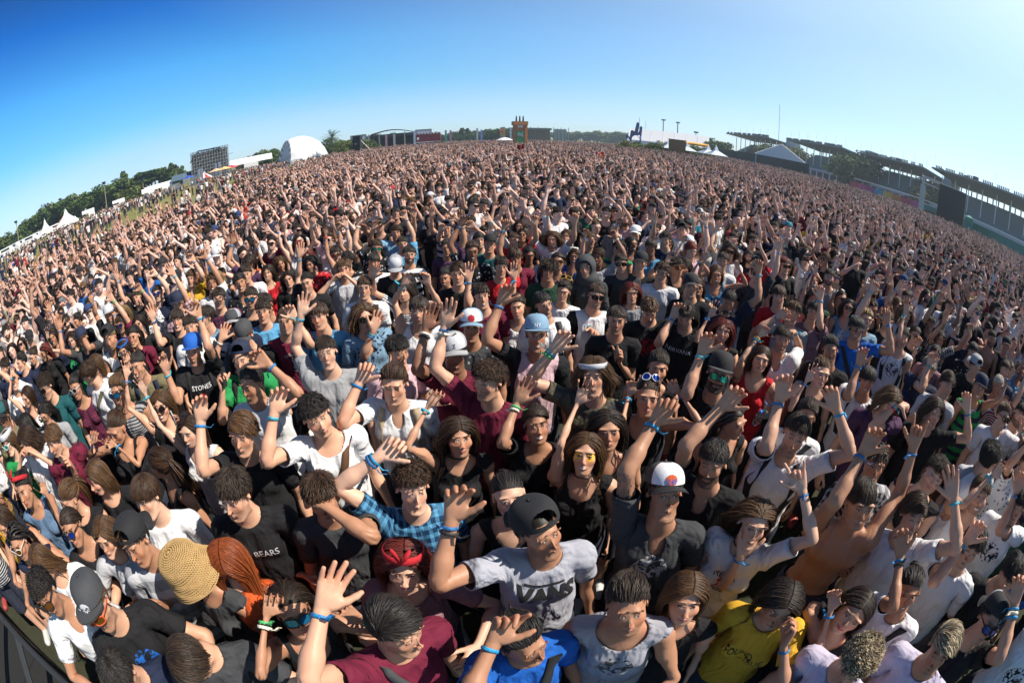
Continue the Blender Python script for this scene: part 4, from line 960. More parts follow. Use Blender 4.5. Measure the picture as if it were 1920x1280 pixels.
# red trailer with lettered side, flags, arches
c, h = spot(802, 247, 165); tr_ = thing('red_trailer', 'dark red trailer bar with white scalloped lights above a black base', 'trailer', c, .1); q = MB(); q.box((0, 0, h * .64), (9.0, 3, h * .56)); q.build('body', colr('dark_red', (.16, .008, .02), noise=.3, nscale=1), tr_)
q = MB(); [q.box((-4 + i * 1.05, -1.53, h * .88), (.55, .06, .3)) for i in range(8)]; q.box((-3.4, -1.53, h * .6), (.8, .06, .9)); q.box((0, -1.54, h * .37), (9.2, .05, .16)); q.build('trim', WHITE, tr_); q = MB(); q.box((0, -.1, h * .17), (10.5, 3.4, h * .34)); q.build('base', SCRIM, tr_); KEEPOUT.append((c[0], c[1], 6))
for i, (px, py, D, c1) in enumerate([(834, 244, 175, 'green'), (843, 244, 178, 'pink'), (893, 240, 180, 'white'), (901, 243, 182, 'lblue'), (956, 240, 200, 'white'), (722, 252, 160, 'pink'), (737, 252, 160, 'cream'), (775, 247, 158, 'white'), (371, 317, 128, 'white'), (376, 315, 129, 'white'), (402, 307, 126, 'lav'), (409, 304, 127, 'white'), (342, 327, 132, 'white'), (346, 326, 133, 'white')]):
    c, h = spot(px, py, D); t = thing('feather_banner', '', 'flag', c); q = MB(); q.bar((0, 0, 0), (0, 0, h), .04, 5); q.build('pole', STEEL, t); q = MB(); q.box((.38, 0, h * .62), (.72, .03, h * .72)); q.build('banner', colr('banner_' + c1, {'green': (.25, .5, .4), 'pink': (.7, .35, .4), 'white': (.75, .75, .78), 'lblue': (.35, .42, .7), 'cream': (.7, .62, .5), 'lav': (.6, .55, .75)}[c1]), t)
    t['label'] = ('tall upright %s banner flag ' % {'lblue': 'blue', 'lav': 'lilac', 'cream': 'cream'}.get(c1, c1)) + ['left of the pair right of the red trailer', 'right of the pair right of the red trailer', 'of the pair left of the lettered tower', 'beside the white one left of the lettered tower', 'close to the lettered tower', 'by the left screen of the distant stage', 'before the distant stage roof', 'by the right screen of the distant stage', 'first of four below the scaffolding', 'second of four below the scaffolding', 'third of four below the scaffolding', 'fourth of four below the scaffolding', 'outer of the pair left of the scaffolding', 'inner of the pair left of the scaffolding'][i]
# lettered tower and its small twin
def tower(px0, px1, pyt, D, label, word, small=False):
    a0, _ = spot(px0, 250, D); a1, _ = spot(px1, 250, D); c = (a0 + a1) / 2; w = np.linalg.norm(a1 - a0); h = spot((px0 + px1) / 2, pyt, D)[1]; t = thing('advertising_tower', label, 'tower', c, math.atan2(a1[1] - a0[1], a1[0] - a0[0]) + .18); KEEPOUT.append((c[0], c[1], w)); d = w
    q = MB(); q.box((0, 0, h / 2), (w * .92, d * .92, h)); q.box((0, 0, h - .45), (w * 1.08, d * 1.08, .9)); q.box((w * .40, -d * .40, h / 2), (w * .2, d * .2, h - .02)); q.build('body', RUST, t)
    q = MB(); q.box((-.05 * w, -d * .47, h * .38), (w * .52, .08, h * .56)); q.build('screen', colr('screen_green', (.01, .17, .06), rough=.3), t)
    rp = random.Random(4); q = MB()
    for i in range(14): q.box((-.05 * w + rp.uniform(-.2, .2) * w, -d * .47 - .06 - i * .004, h * (.46 + rp.random() * .18)), (w * rp.uniform(.05, .16), .03, h * rp.uniform(.02, .05)), i % 4)
    q.build('picture', [colr('violet', (.25, .08, .55)), colr('lime', (.05, .5, .15)), colr('rose', (.7, .25, .35)), colr('ice', (.3, .4, .8))], t)
    q = MB(); q.box((-.05 * w, -d * .47 - .06, h * .20), (w * .16, .03, h * .08)); q.build('emblem', colr('coral', (.7, .15, .08)), t)
    if word: UV, T = text_mesh(word, .85, None, .03); link('lettering', mk_mesh('lettering', np.column_stack([UV[:, 0] - .05 * w, np.full(len(UV), -d * .47 - .03), UV[:, 1] + h * .80]), T, [colr('sign_white', (.8, .8, .8))], smooth=False), t)
    q = MB(); [q.bar((x_, 0, h), (x_, 0, h + w * .36), w * .07, 8, r2=w * .05) for x_ in (-.26 * w, 0, .26 * w)]; [q.bar((x_, 0, h + w * .36), (x_, 0, h + w * .46), w * .05, 8, r2=w * .02) for x_ in (-.26 * w, 0, .26 * w)]; q.build('loudspeaker', SCRIM, t)
def text_mesh(txt, size, mat=None, bold=0., shear=0.):
    cu = bpy.data.curves.new('lettering', 'FONT'); cu.body = txt; cu.size = size; cu.align_x = 'CENTER'; cu.align_y = 'CENTER'; cu.offset = bold; cu.shear = shear; cu.resolution_u = 3
    o = bpy.data.objects.new('lettering', cu); COL.objects.link(o); dg = bpy.context.evaluated_depsgraph_get(); me = bpy.data.meshes.new_from_object(o.evaluated_get(dg)); V = arrays(me); T = tris_of(me)
    bpy.data.objects.remove(o); bpy.data.curves.remove(cu); bpy.data.meshes.remove(me); return V[:, :2], T
tower(962, 987, 228, 112, 'rust brown tower with white letters and a bright picture screen, horns on top', 'YPF'); tower(937, 946, 242, 205, 'small rust brown tower with a screen left of the lettered tower', None)
# main distant stage right of the tower
c, h = spot(1010, 240, 260); t = thing('far_stage', 'far grey stage with scaffold wings right of the lettered tower', 'stage', c); q = MB(); q.box((-4, 2, h * .5), (20, 6, h * .8)); q.build('back_wall', flat('brown_wall', (.16, .12, .09), .8), t); q = MB(); [q.bar((-15 + i * 2.1, -2, 0), (-15 + i * 2.1, -2, h + .5 * (i % 2)), .18, 4) for i in range(16)]; q.box((-5, 0, h * .92), (24, 7, 1.2)); q.build('roof_truss', flat('blue_grey_steel', (.12, .15, .16), .6), t); q = MB(); q.box((12, -1, h * .5), (7, .5, h * .9)); q.build('side_mesh', flat('grey_mesh', (.28, .32, .36), .7, noise=.3, nscale=.6), t)
# inflatable hand
f = Field(axis((-4, 4, .16)), axis((-1.6, 1.6, .16)), axis((-.5, 12.4, .16)))
for a_, b_, ra, rb in [((-.2, 0, .5), (.4, 0, 4.6), 2.0, 2.2), ((-1.6, 0, 3.0), (-3.0, 0, 5.6), .9, .6), ((-1.1, -.3, 5.6), (-1.0, -.4, 7.4), .85, .75), ((.3, -.1, 6), (1.1, 0, 11.0), .78, .62), ((.6, -.5, 5.6), (.9, -.6, 7.2), .8, .7), ((1.9, 0, 5.4), (2.4, 0, 9.6), .68, .52)]: f.cone(a_, b_, ra, rb, .25)
V, Q = f.mesh(); V = V * (1, .7, 1); c, h = spot(1191, 229, 172); hb = link('inflatable_hand', mk_mesh('inflatable_hand', V * (h / 11.6), Q, [flat('blue_vinyl', (.012, .045, .17), .4)]), None, 'giant blue inflatable hand with raised index and little fingers by the big tent', 'inflatable'); hb.location = (c[0], c[1], 0); hb.rotation_euler.z = -.25
# tents
def gable(name, label, c, L, W, eave, ridge, rz, wall=WHITE, roof=WHITE, open_=0, cat='tent'):
    t = thing(name, label, cat, c, rz); q = MB(); n = max(2, int(L / 5))
    for i in range(n):
        x0, x1 = -L / 2 + L * i / n, -L / 2 + L * (i + 1) / n; q.add([(x0, -W / 2, eave), (x1, -W / 2, eave), (x1, -W / 4, (eave + ridge) / 2 - .06), (x1, 0, ridge), (x0, 0, ridge), (x0, -W / 4, (eave + ridge) / 2 - .06)], [(0, 1, 2, 5), (5, 2, 3, 4)]); q.add([(x0, W / 2, eave), (x1, W / 2, eave), (x1, 0, ridge), (x0, 0, ridge)], [(0, 3, 2, 1)])
        q.bar((x0, -W / 2, eave + .04), (x0, 0, ridge + .05), .09, 4)
    q.build('roof', roof, t)
    for sx in (-1, 1): MB().add([(sx * L / 2, -W / 2, 0), (sx * L / 2, W / 2, 0), (sx * L / 2, W / 2, eave), (sx * L / 2, 0, ridge - .03), (sx * L / 2, -W / 2, eave)], [(0, 1, 2, 3, 4)]).build('wall', wall, t)
    for i in range(n):
        if open_ and i % open_ == 0: continue
        x0, x1 = -L / 2 + L * i / n, -L / 2 + L * (i + 1) / n; MB().add([(x0, -W / 2 + .02, 0), (x1, -W / 2 + .02, 0), (x1, -W / 2 + .02, eave), (x0, -W / 2 + .02, eave)], [(0, 1, 2, 3)]).build('wall', wall, t)
    return t
c, h = spot(1256, 247, 215); gable('marquee_tent', 'very long white marquee with sloping roof panels right of the blue hand', c, 37, 17, 4.2, h * .98, -.42, flat('marquee_wall', (.6, .62, .66), .6), flat('marquee_roof', (.66, .67, .70), .6))
(x, y) = (98, 150); gable('white_tent', 'white gabled tent with blue grey end wall before the grandstands', (x, y), 21, 19, 5.2, 10.2, math.radians(62), flat('tent_wall', (.42, .50, .60), .6, noise=.1))
for i, (px, py, D, L, W, lb) in enumerate([(303, 343, 150, 12, 8, 'long white open sided tent below the left pines'), (277, 353, 140, 4, 5, 'small white open tent at the end of the long one'), (355, 322, 148, 12, 8, 'dark blue grey gable tent beside the scaffolding'), (470, 294, 160, 15, 8, 'long white pavilion between scaffolding and dome'), (222, 374, 175, 5, 5, 'low white canopy at the foot of the left trees'), (165, 393, 170, 5, 5, 'low white awning right of the peaked tents')]):
    c, h = spot(px, py, D); gable('open_tent', lb, c, L, W, h * .6, h, -ang(px, py)[0] * 1., WHITE, WHITE if i != 2 else flat('slate_tarp', (.07, .12, .17), .6), 2)
def peak_tent(label, px, py, D, r_, mats):
    c, h = spot(px, py, D); t = thing('peaked_tent', label, 'tent', c); h *= .82; n = 16; V = []
    for k in range(7):
        q = k / 6; R_ = r_ * (q ** 1.0) * (1 + .0); z = h - (h - 1.7) * (q ** .55)
        for i in range(n): a = 2 * math.pi * i / n; s = 1 + .18 * math.cos(a * 4) * q; V.append((math.cos(a) * (R_ * s + .05), math.sin(a) * (R_ * s + .05), z - .6 * q * (1 + math.cos(a * 4)) / 2))
    o = link('canopy', mk_mesh('canopy', V, grid_quads_(n, 7), mats, [(i % n) // 2 % len(mats) for i in range(n * 6)]), t); q = MB(); q.bar((0, 0, 0), (0, 0, h + .3), .1, 5); q.build('pole', STEEL, t); KEEPOUT.append((c[0], c[1], r_ * .8)); return t
def grid_quads_(nu, nv): return [(v * nu + u, v * nu + (u + 1) % nu, (v + 1) * nu + (u + 1) % nu, (v + 1) * nu + u) for v in range(nv - 1) for u in range(nu)]
peak_tent('large white star tent with green and orange panels at the far left', 121, 383, 112, 3.9, [WHITE, colr('tent_green', (.05, .25, .16)), WHITE, WHITE, WHITE, colr('tent_orange', (.65, .32, .18)), WHITE]); peak_tent('smaller cream star tent with yellow edge at the far left', 82, 402, 106, 2.2, [WHITE, WHITE, colr('tent_peach', (.75, .62, .52)), WHITE, colr('tent_yellow', (.7, .45, .1))])
peak_tent('small white and red pointed kiosk tent below the scaffolding', 382, 316, 132, 2.6, [WHITE, colr('kiosk_red', (.5, .03, .04))])
for i, (px, D, col, lb) in enumerate([(433, 120, (.55, .03, .06), 'red square parasol right of the scaffolding'), (420, 118, (.75, .5, .2), 'yellow square parasol below the scaffolding'), (405, 121, (.75, .48, .3), 'tan parasol below the scaffolding'), (352, 126, (.03, .08, .4), 'blue parasol left of the scaffolding')]):
    c, h = spot(px, 317 - (px - 405) * .2, D); t = thing('parasol', lb, 'parasol', c); q = MB(); q.bar((0, 0, 0), (0, 0, 3.3), .05, 5); q.build('pole', STEEL, t); q = MB(); q.add([(-1.6, -1.6, 2.7), (1.6, -1.6, 2.7), (1.6, 1.6, 2.7), (-1.6, 1.6, 2.7), (0, 0, 3.4)], [(0, 1, 4), (1, 2, 4), (2, 3, 4), (3, 0, 4)]); q.build('canopy', colr('parasol_%d' % i, col), t)
for i, (px, D) in enumerate([(1253, 118), (1289, 112), (1328, 104), (1343, 98), (1178, 150)]):
    c, h = spot(px, 259 + (px - 1253) * .15, D); t = thing('pagoda_tent', ['pointed white pagoda tent under the big marquee', 'pointed white pagoda tent right of the brown hut', 'pointed white pagoda tent at the start of the black fence', 'rightmost pointed pagoda tent by the black fence', 'pointed pagoda tent left of the blue hand'][i], 'tent', c); q = MB(); V = [(-2, -2, 2.4), (2, -2, 2.4), (2, 2, 2.4), (-2, 2, 2.4), (-.5, -.5, 3.3), (.5, -.5, 3.3), (.5, .5, 3.3), (-.5, .5, 3.3), (0, 0, 4.6)]
    q.add(V, [(0, 1, 5, 4), (1, 2, 6, 5), (2, 3, 7, 6), (3, 0, 4, 7), (4, 5, 8), (5, 6, 8), (6, 7, 8), (7, 4, 8)]); q.build('roof', flat('pagoda_white', (.55, .62, .68), .5), t); [MB().bar((a_, b_, 0), (a_, b_, 2.4), .06, 4).build('post', STEEL, t) for a_ in (-2, 2) for b_ in (-2, 2)]; KEEPOUT.append((c[0], c[1], 2.4))
c, h = spot(1270, 263, 108); t = thing('wooden_hut', 'brown wooden hut behind the crowd below the big marquee', 'hut', c, -.3); q = MB(); q.box((0, 0, h / 2), (3.9, 3, h)); q.build('wall', flat('brown_board', (.17, .09, .035), .8, noise=.3, nscale=3), t); q = MB(); q.box((0, 0, h + .06), (4.2, 3.3, .12)); q.build('roof', flat('hut_roof', (.10, .055, .025), .8), t); KEEPOUT.append((c[0], c[1], 2.6))
c, h = spot(1300, 268, 130); t = thing('awning', 'yellow orange awning strip below the marquee end', 'awning', c, -.35); q = MB(); q.box((0, 0, h - .3), (9, 2, .5), 0, 0, .2); q.build('fabric', colr('awning_orange', (.75, .35, .03)), t); q = MB(); [q.bar((x_, .8, 0), (x_, .8, h - .3), .05, 4) for x_ in (-4, 0, 4)]; q.build('post', STEEL, t)
c, h = spot(946, 258, 95); t = thing('white_umbrella', 'white umbrella top showing above the crowd left of the tower', 'umbrella', c); q = MB(); V = [(math.cos(a) * 1.7, math.sin(a) * 1.7, 2.35) for a in np.linspace(0, 6.28, 10, endpoint=False)] + [(math.cos(a) * .9, math.sin(a) * .9, 2.75) for a in np.linspace(0, 6.28, 10, endpoint=False)] + [(0, 0, 2.95)]; q.add(V, [(i, (i + 1) % 10, 10 + (i + 1) % 10, 10 + i) for i in range(10)] + [(10 + i, 10 + (i + 1) % 10, 20) for i in range(10)]); q.build('canopy', WHITE, t); q = MB(); q.bar((0, 0, 1), (0, 0, 2.9), .02, 5); q.build('pole', STEEL, t)
# raised flags in the crowd
for (px, py, D, cs, lb) in [(979, 276, 42, [(.22, .006, .012)], 'dark red flag waved above the middle of the crowd'), (1127, 291, 34, [(.55, .02, .02), (.8, .32, .02)], 'red and yellow flag waved above the crowd'), (680, 312, 34, [(.01, .04, .20)], 'navy flag draped over the crowd right of the dome')]:
    c, h = spot(px, py, D); t = thing('waved_flag', lb, 'flag', c, .3); q = MB(); nn = 10
    for j, cc in enumerate(cs):
        V = [(x_ * .075 - .5, .12 * math.sin(x_ * 1.1), h + .2 - z_ * (.44 / len(cs)) - j * .22 + .05 * math.sin(x_)) for z_ in (0, 1) for x_ in range(nn)]; q.add(V, [(i, i + 1, nn + i + 1, nn + i) for i in range(nn - 1)], j)
    q.build('cloth', [colr('flag_%d_%d' % (px, j), cc) for j, cc in enumerate(cs)], t, True); q = MB(); q.bar((-.5, 0, 1.2), (-.5, 0, h + .3), .015, 5); q.build('pole', STEEL, t)
# masts and light poles
for (px, pyt, D, r_, kd, lb) in [(1462, 195, 330, .22, 'mast', 'very tall thin radio mast behind the grandstands'), (1244, 224, 320, .5, 'flood', 'floodlight mast above the middle of the big marquee'), (1271, 229, 320, .55, 'flood', 'wide headed floodlight mast above the right of the marquee'), (1305, 247, 280, .3, 'flood', 'shorter floodlight mast near the marquee end'), (1199, 221, 400, .3, 'mast', 'thin aerial rising behind the blue hand'), (1211, 226, 420, .2, 'mast', 'faint thin mast right of the blue hand'), (30, 414, 190, .22, 'pole', 'tall lamp pole among the trees at the left edge'), (195, 341, 185, .22, 'pole', 'tall wooden lamp pole before the left trees'), (113, 372, 200, .18, 'pole', 'slim lamp pole behind the star tent'), (267, 335, 180, .2, 'pole', 'lamp pole beside the layered pines'), (329, 311, 185, .2, 'pole', 'lamp pole between the upright trees')]:
    c, h = spot(px, pyt, D); t = thing('radio_mast' if kd == 'mast' else ('floodlight_mast' if kd == 'flood' else 'lamp_pole'), lb, 'mast' if kd != 'pole' else 'lamp post', c); q = MB(); q.bar((0, 0, 0), (0, 0, h), r_, 6, r2=r_ * .6); q.build('pole', flat('weathered_wood', (.30, .24, .15), .8) if kd == 'pole' else flat('hazy_steel', (.16, .19, .22), .6), t)
    if kd != 'mast': q = MB(); w_ = 1.6 if kd == 'pole' else 2.6; q.box((0, 0, h - .5), (w_, .5, .9)); [q.box((-w_ / 2 + w_ * i / 3, -.4, h - .2), (.5, .35, .5)) for i in range(4)]; q.build('lamp_head', DARK, t)
# far haze-blue low buildings and vans at the left
for i in range(9):
    px = 8 + i * 15; c, h = spot(px, 462 - i * 7.2, 150 + rt.uniform(-12, 12)); t = thing('parked_van', '', 'van', c, rt.uniform(-.5, .5) + .9); q = MB(); q.box((0, 0, 1.35), (4.8, 1.95, 1.9)); q.add([(2.4, -.95, .45), (3.2, -.95, .45), (3.2, -.95, 1.2), (2.4, -.95, 2.2), (2.4, .95, .45), (3.2, .95, .45), (3.2, .95, 1.2), (2.4, .95, 2.2)], [(0, 1, 2, 3), (4, 7, 6, 5), (1, 5, 6, 2), (2, 6, 7, 3)]); q.build('body', WHITE, t)
    [MB().bar((x_, y_, .36), (x_, y_ + .25, .36), .36, 12).build('wheel', SCRIM, t) for x_ in (-1.6, 2.0) for y_ in (-1.0, .75)]; q = MB(); q.add([(2.42, -.85, 2.12), (3.14, -.85, 1.28), (3.14, .85, 1.28), (2.42, .85, 2.12)], [(0, 1, 2, 3)]); q.box((.4, -.985, 1.75), (3.2, .02, .5)); q.build('window', flat('van_glass', (.02, .03, .035), .1), t)
    t['label'] = 'white van parked in the row under the trees at the far left'; t['group'] = 'white vans under the left trees'
# --- grandstands of the racecourse along x = 130
def grandstand(y0, y1, label, seed, H=17.0, wall_end=True, step_up=0):
    X = 130.; L = y0 - y1; t = thing('grandstand', label, 'grandstand', (X, (y0 + y1) / 2), 0); s = L / 2
    q = MB(); nb = 14
    # roof: thin wing, tilted up towards the track
    for z0, z1, th in ((H, H - 1.5, .5),): q.add([(0, -s, z0), (22, -s, z1), (22, s, z1), (0, s, z0), (0, -s, z0 - th), (22, -s, z1 - .8), (22, s, z1 - .8), (0, s, z0 - th)], [(0, 1, 2, 3), (4, 7, 6, 5), (0, 4, 5, 1), (3, 2, 6, 7), (0, 3, 7, 4), (1, 5, 6, 2)])
    q.build('roof', flat('stand_roof', (.13, .17, .16), .7, noise=.2), t); q = MB(); nt = 13
    for i in range(nt): q.box((5 + i * 1.15, 0, 4.0 + i * .62), (1.15, L - 1, .62)); q.box((5.5 + i * 1.15, 0, 2 + i * .31), (.1, L - 1, 3.4 + i * .62))
    q.build('seating', SEAT, t); q = MB(); q.box((2.5, 0, 3.6), (5, L, .35)); q.box((.4, 0, 3.9), (.25, L, 1.1)); q.box((21, 0, 8.0), (.5, L, 7)); q.build('terrace', CONC, t)
    q = MB(); n = int(L / 6)
    for i in range(n + 1): y_ = -s + L * i / n; MB().bar((8, y_, 4.5), (8, y_, H - 1.5), .22, 6).build('column', flat('white_post', (.6, .62, .64), .6), t)
    q = MB(); m = int(L / 2.6)
    for i in range(m): y_ = -s + L * (i + .5) / m; q.box((20.6, y_, 13.0), (.25, .55, 3.0))
    q.build('mullion', CONC, t)
    if wall_end:
        q = MB(); q.add([(3, -s - .2, 0), (21, -s - .2, 0), (21, -s - .2, H - 1), (14, -s - .2, H - 1), (14, -s - .2, 9), (6, -s - .2, 5)], [(0, 1, 2, 3, 4, 5)]); q.box((18, -s - 2, (H + 2) / 2), (7, 4, H + 2)); q.build('end_wall', flat('blue_grey_wall', (.34, .38, .42), .8, noise=.1), t)
    r = random.Random(seed); q = MB()
    for i in range(int(L / 7)): y_ = -s + L * r.random(); MB().box((1 + r.random() * 6, y_, H + .35), (1.2, .9 + r.random() * 1.5, .8 + r.random() * .8)).build('roof_plant', DARK, t)
    q = MB()
    y_ = -s + 1
    while y_ < s - 1:
        for k in range(r.randint(3, 7)):
            q.box((.5, y_, H + .45), (.3, .35, .85)); y_ += .75
        y_ += 1.6
    q.build('floodlight', DARK, t); [MB().bar((2, -s + L * i / 6, H - .5), (2, -s + L * i / 6, H + 4.5), .05, 4).build('aerial', STEEL, t) for i in range(7)]
    [MB().box((-.3, -s + L * (i + .5) / 9, 1.7), (.1, .9, 3.2)).build('wall_banner', colr('stand_banner', (.75, .55, .62)), t) for i in range(9)]
    return t
grandstand(97, 14, 'nearest grandstand running off at the right edge with a dark seated slope', 1, 16.0, False); grandstand(138, 101, 'third grandstand with dark cantilever roof and white columns', 2, 15.2)
grandstand(191, 148, 'second grandstand with curved seating and blue grey end tower', 3, 16.0); grandstand(262, 214, 'farthest grandstand with pale glazed front and green roof edge', 4, 16.4)
# track rail, coloured banners, black fence
def fence_run(name, label, cat, x0, ya, yb, h, mats, seg, z0=.05, posts=True):
    t = thing(name, label, cat, (x0, (ya + yb) / 2)); q = MB(); n = max(1, int((ya - yb) / seg)); L = ya - yb
    for i in range(n): q.box((0, -L / 2 + L * (i + .5) / n, z0 + (h - z0) / 2), (.06, L / n * .985, h - z0), i % len(mats))
    q.build('panel', mats, t); 
    if posts: q = MB(); [q.bar((.08, -L / 2 + L * i / n, 0), (.08, -L / 2 + L * i / n, h + .08), .04, 5) for i in range(n + 1)]; q.build('post', STEEL, t)
    return t
FX = 85.
fence_run('scrim_fence', 'long black scrim fence behind the crowd before the white gabled tent', 'fence', FX, 185, 112, 4.8, [SCRIM], 3.)
bc = [colr('hoarding_' + n_, c_) for n_, c_ in (('pink', (.5, .10, .22)), ('red', (.42, .06, .08)), ('orange', (.55, .2, .06)), ('yellow', (.55, .36, .07)), ('blue', (.06, .24, .38)), ('magenta', (.32, .06, .17)), ('rose', (.5, .08, .18)), ('scarlet', (.45, .06, .08)))]
fence_run('hoarding', 'brightly coloured advertising hoarding in pink, orange, yellow and red', 'hoarding', FX, 92, 66, 3.0, bc, 3.2)
fence_run('track_fence', 'green fence with white top running along the track at the right', 'fence', FX, 65.5, 10, 3.2, [flat('teal_panel', (.01, .16, .13), .6)], 2.5)
t = thing('track_rail', 'white running rail above the fences beside the racetrack', 'rail', (FX + 1.5, 50)); q = MB(); q.box((0, 0, 3.9), (.9, 84, .14)); q.build('rail', flat('rail_white', (.8, .8, .8), .4), t); q = MB(); [q.bar((0, -42 + i * 3.5, 0), (0, -42 + i * 3.5, 3.8), .05, 5) for i in range(25)]; q.build('post', STEEL, t)
trk = link('track', mk_mesh('track', [(89, 5, .004), (128, 5, .004), (128, 280, .004), (89, 280, .004)], [(0, 1, 2, 3)], [flat('track_sand', (.20, .17, .13), 1., noise=.2, nscale=.2)], smooth=False)); trk['kind'] = 'structure'
# side platform with truss roof and black wing at the right
c, h = spot(1766, 395, 95); t = thing('side_platform', 'white truss frame with a black curtained wing before the grandstands', 'stage', c, -math.radians(50)); t.scale = (1.62,) * 3; KEEPOUT.append((c[0], c[1], 5.6))
q = MB()
for (x_, y_) in ((-3.0, -1.2), (3.0, -1.2), (-3.0, 1.6), (3.0, 1.6)): q.bar((x_, y_, 0), (x_, y_, 5.0), .13 if x_ < 0 else .08, 5)
for a_, b_ in (((-3, -1.2, 4.9), (3, -1.2, 4.4)), ((-3, 1.6, 5.2), (3, 1.6, 4.9)), ((-3, -1.2, 4.9), (-3, 1.6, 5.2)), ((3, -1.2, 4.4), (3, 1.6, 4.9)), ((-3, -1.2, 4.3), (3, -1.2, 3.9)), ((0, -1.2, 4.7), (3, -1.3, 1.8)), ((-4.6, -1.2, 4.2), (-3, -1.2, 4.9)), ((-3, -1.2, 1.9), (3, -1.2, 1.9))): q.bar(a_, b_, .09, 5)
q.build('truss', flat('pale_truss', (.34, .36, .37), .5), t); q = MB(); q.box((1.1, -1.35, 2.85), (3.8, .12, 3.9)); q.box((2.95, .3, 2.8), (.1, 2.4, 3.4)); q.box((0, .2, 1.2), (6, 2.4, .2)); q.build('curtain', SCRIM, t); q = MB(); q.box((-3.0, -1.25, 2.4), (.7, .5, 3.2)); q.build('pillar_cover', CONC, t)
c, h = spot(1817, 412, 92); t = thing('portable_toilet', 'green portable toilet cabin beside the black curtained wing', 'toilet', c, -1.0); t.scale = (1.45, 1.45, 1.3); q = MB(); q.box((0, 0, 1.45), (1.25, 1.25, 2.9)); q.build('cabin', flat('cabin_green', (.0, .17, .13), .5), t); q = MB(); q.add([(-.7, -.7, 2.9), (.7, -.7, 2.9), (.7, .7, 2.9), (-.7, .7, 2.9), (0, 0, 3.2)], [(0, 1, 4), (1, 2, 4), (2, 3, 4), (3, 0, 4)]); q.build('roof', flat('cabin_roof', (.02, .22, .17), .5), t); q = MB(); q.box((0, -.64, 1.3), (.8, .03, 2.1)); q.build('door', flat('cabin_door', (.0, .12, .10), .5), t); KEEPOUT.append((c[0], c[1], 1.4))

# --- the thin dust and haze over the field
hm_ = bpy.data.materials.new('haze'); hm_.use_nodes = True; hn = hm_.node_tree.nodes; hn.clear(); ho_ = hn.new('ShaderNodeOutputMaterial'); pv = hn.new('ShaderNodeVolumePrincipled'); pv.inputs['Color'].default_value = (.74, .88, 1, 1); pv.inputs['Density'].default_value = .0005; pv.inputs['Anisotropy'].default_value = .35
hm_.node_tree.links.new(pv.outputs[0], ho_.inputs['Volume']); q = MB(); q.box((0, 290, 34), (1300, 620, 70)); hz = q.build('haze', hm_); hz['kind'] = 'stuff'; hz['label'] = 'thin pale dust haze over the field'; hz['category'] = 'haze'
# ------------------------------------------------------------------ templates
SKIN = skin_material('skin'); SKIN_C = skin_material('crowd_skin', True)
CLOTH = {p: cloth_material('cloth_' + (p or 'plain'), pattern=p) for p in (None, 'stripes', 'bands', 'print', 'plaid', 'wash', 'graphic', 'sleeves')}; CLOTH_C = cloth_material('crowd_cloth', True)
HAIR = hair_material('hair'); HAIR_C = hair_material('crowd_hair', True)
DENIM = flat('trouser_fabric', (.022, .028, .05), .85, noise=.5, nscale=30)
BODY, SHIRT, TROU, HAIRT, CAPT = {}, {}, {}, {}, {}
for fem in (False, True):
    V, Q = make_body(fem)
    for lod, tr in ((0, 13000), (1, 3600)):
        v, t = decimate(V, Q, tr); BODY[fem, lod] = (v, t, normals(v, t))
def shirt(kind, fem, lod):
    k = (kind, fem, lod)
    if k not in SHIRT:
        k0 = (kind, fem, 'raw')
        if k0 not in SHIRT: SHIRT[k0] = make_shirt(kind, fem)
        V, Q, G = SHIRT[k0]; v, t = decimate(V, Q, 5200 if lod == 0 else 1700); v, t = add_rim(v, t); SHIRT[k] = (v, t, G)
    return SHIRT[k]
def trousers(short):
    if short not in TROU: V, Q = make_trousers(short); v, t = decimate(V, Q, 700); TROU[short] = (v, t)
    return TROU[short]
def hair(style, seed, lod):
    k = (style, seed, lod)
    if k not in HAIRT:
        V, Q, l, a = make_hair(style, seed * 7 + 3, lod); me = mk_mesh('hair_' + style, V, Q, [HAIR]); add_attr(me, 'lock', l); add_attr(me, 'along', a); HAIRT[k] = (me, V, Q, l, a)
    return HAIRT[k]
def cap(kind, back):
    k = (kind, back)
    if k not in CAPT: CAPT[k] = make_cap(kind, back)
    return CAPT[k]
def mat4(R, t):
    m = Matrix([list(R[i]) + [t[i]] for i in range(3)] + [[0, 0, 0, 1]]); return m
def rigid(p0, S):
    p0 = np.array(p0, float); pts = np.array([p0, p0 + (.01, 0, 0), p0 + (0, .01, 0), p0 + (0, 0, .01)]); q = pose(pts, np.tile(p0, (4, 1)), S)
    R = (q[1:] - q[0]).T / .01; return R, q[0] - R @ p0      # x -> R x + t
def morph(V, f):
    """small differences between faces: f = (width, jaw, nose, length)"""
    V = V.copy(); w = sm(V[:, 2], 1.515, 1.56) * (np.abs(V[:, 0]) < .12); z = V[:, 2]
    V[:, 0] *= 1 + w * (f[0] + f[1] * sm(1.61 - z, 0, .05))
    nb = np.exp(-((V[:, 0] / .014) ** 2) - ((z - 1.618) / .026) ** 2) * (V[:, 1] < -.08); V[:, 1] -= nb * f[2]
    V[:, 2] += w * (z - 1.60) * f[3]
    return V
def inset(fem, lod, garment, tr):
    V, T, N = BODY[fem, lod]; d = np.zeros(len(V))
    if garment: d = .012 * sm(-garment[2](V), .004, .03)
    d = np.maximum(d, .010 * sm(V[:, 2], .86, .98) * 0 + .012 * sm(.97 - V[:, 2], 0, .04) * sm(V[:, 2], (.47 if tr == 'short' else .10), (.50 if tr == 'short' else .13)))
    return V - N * d[:, None]
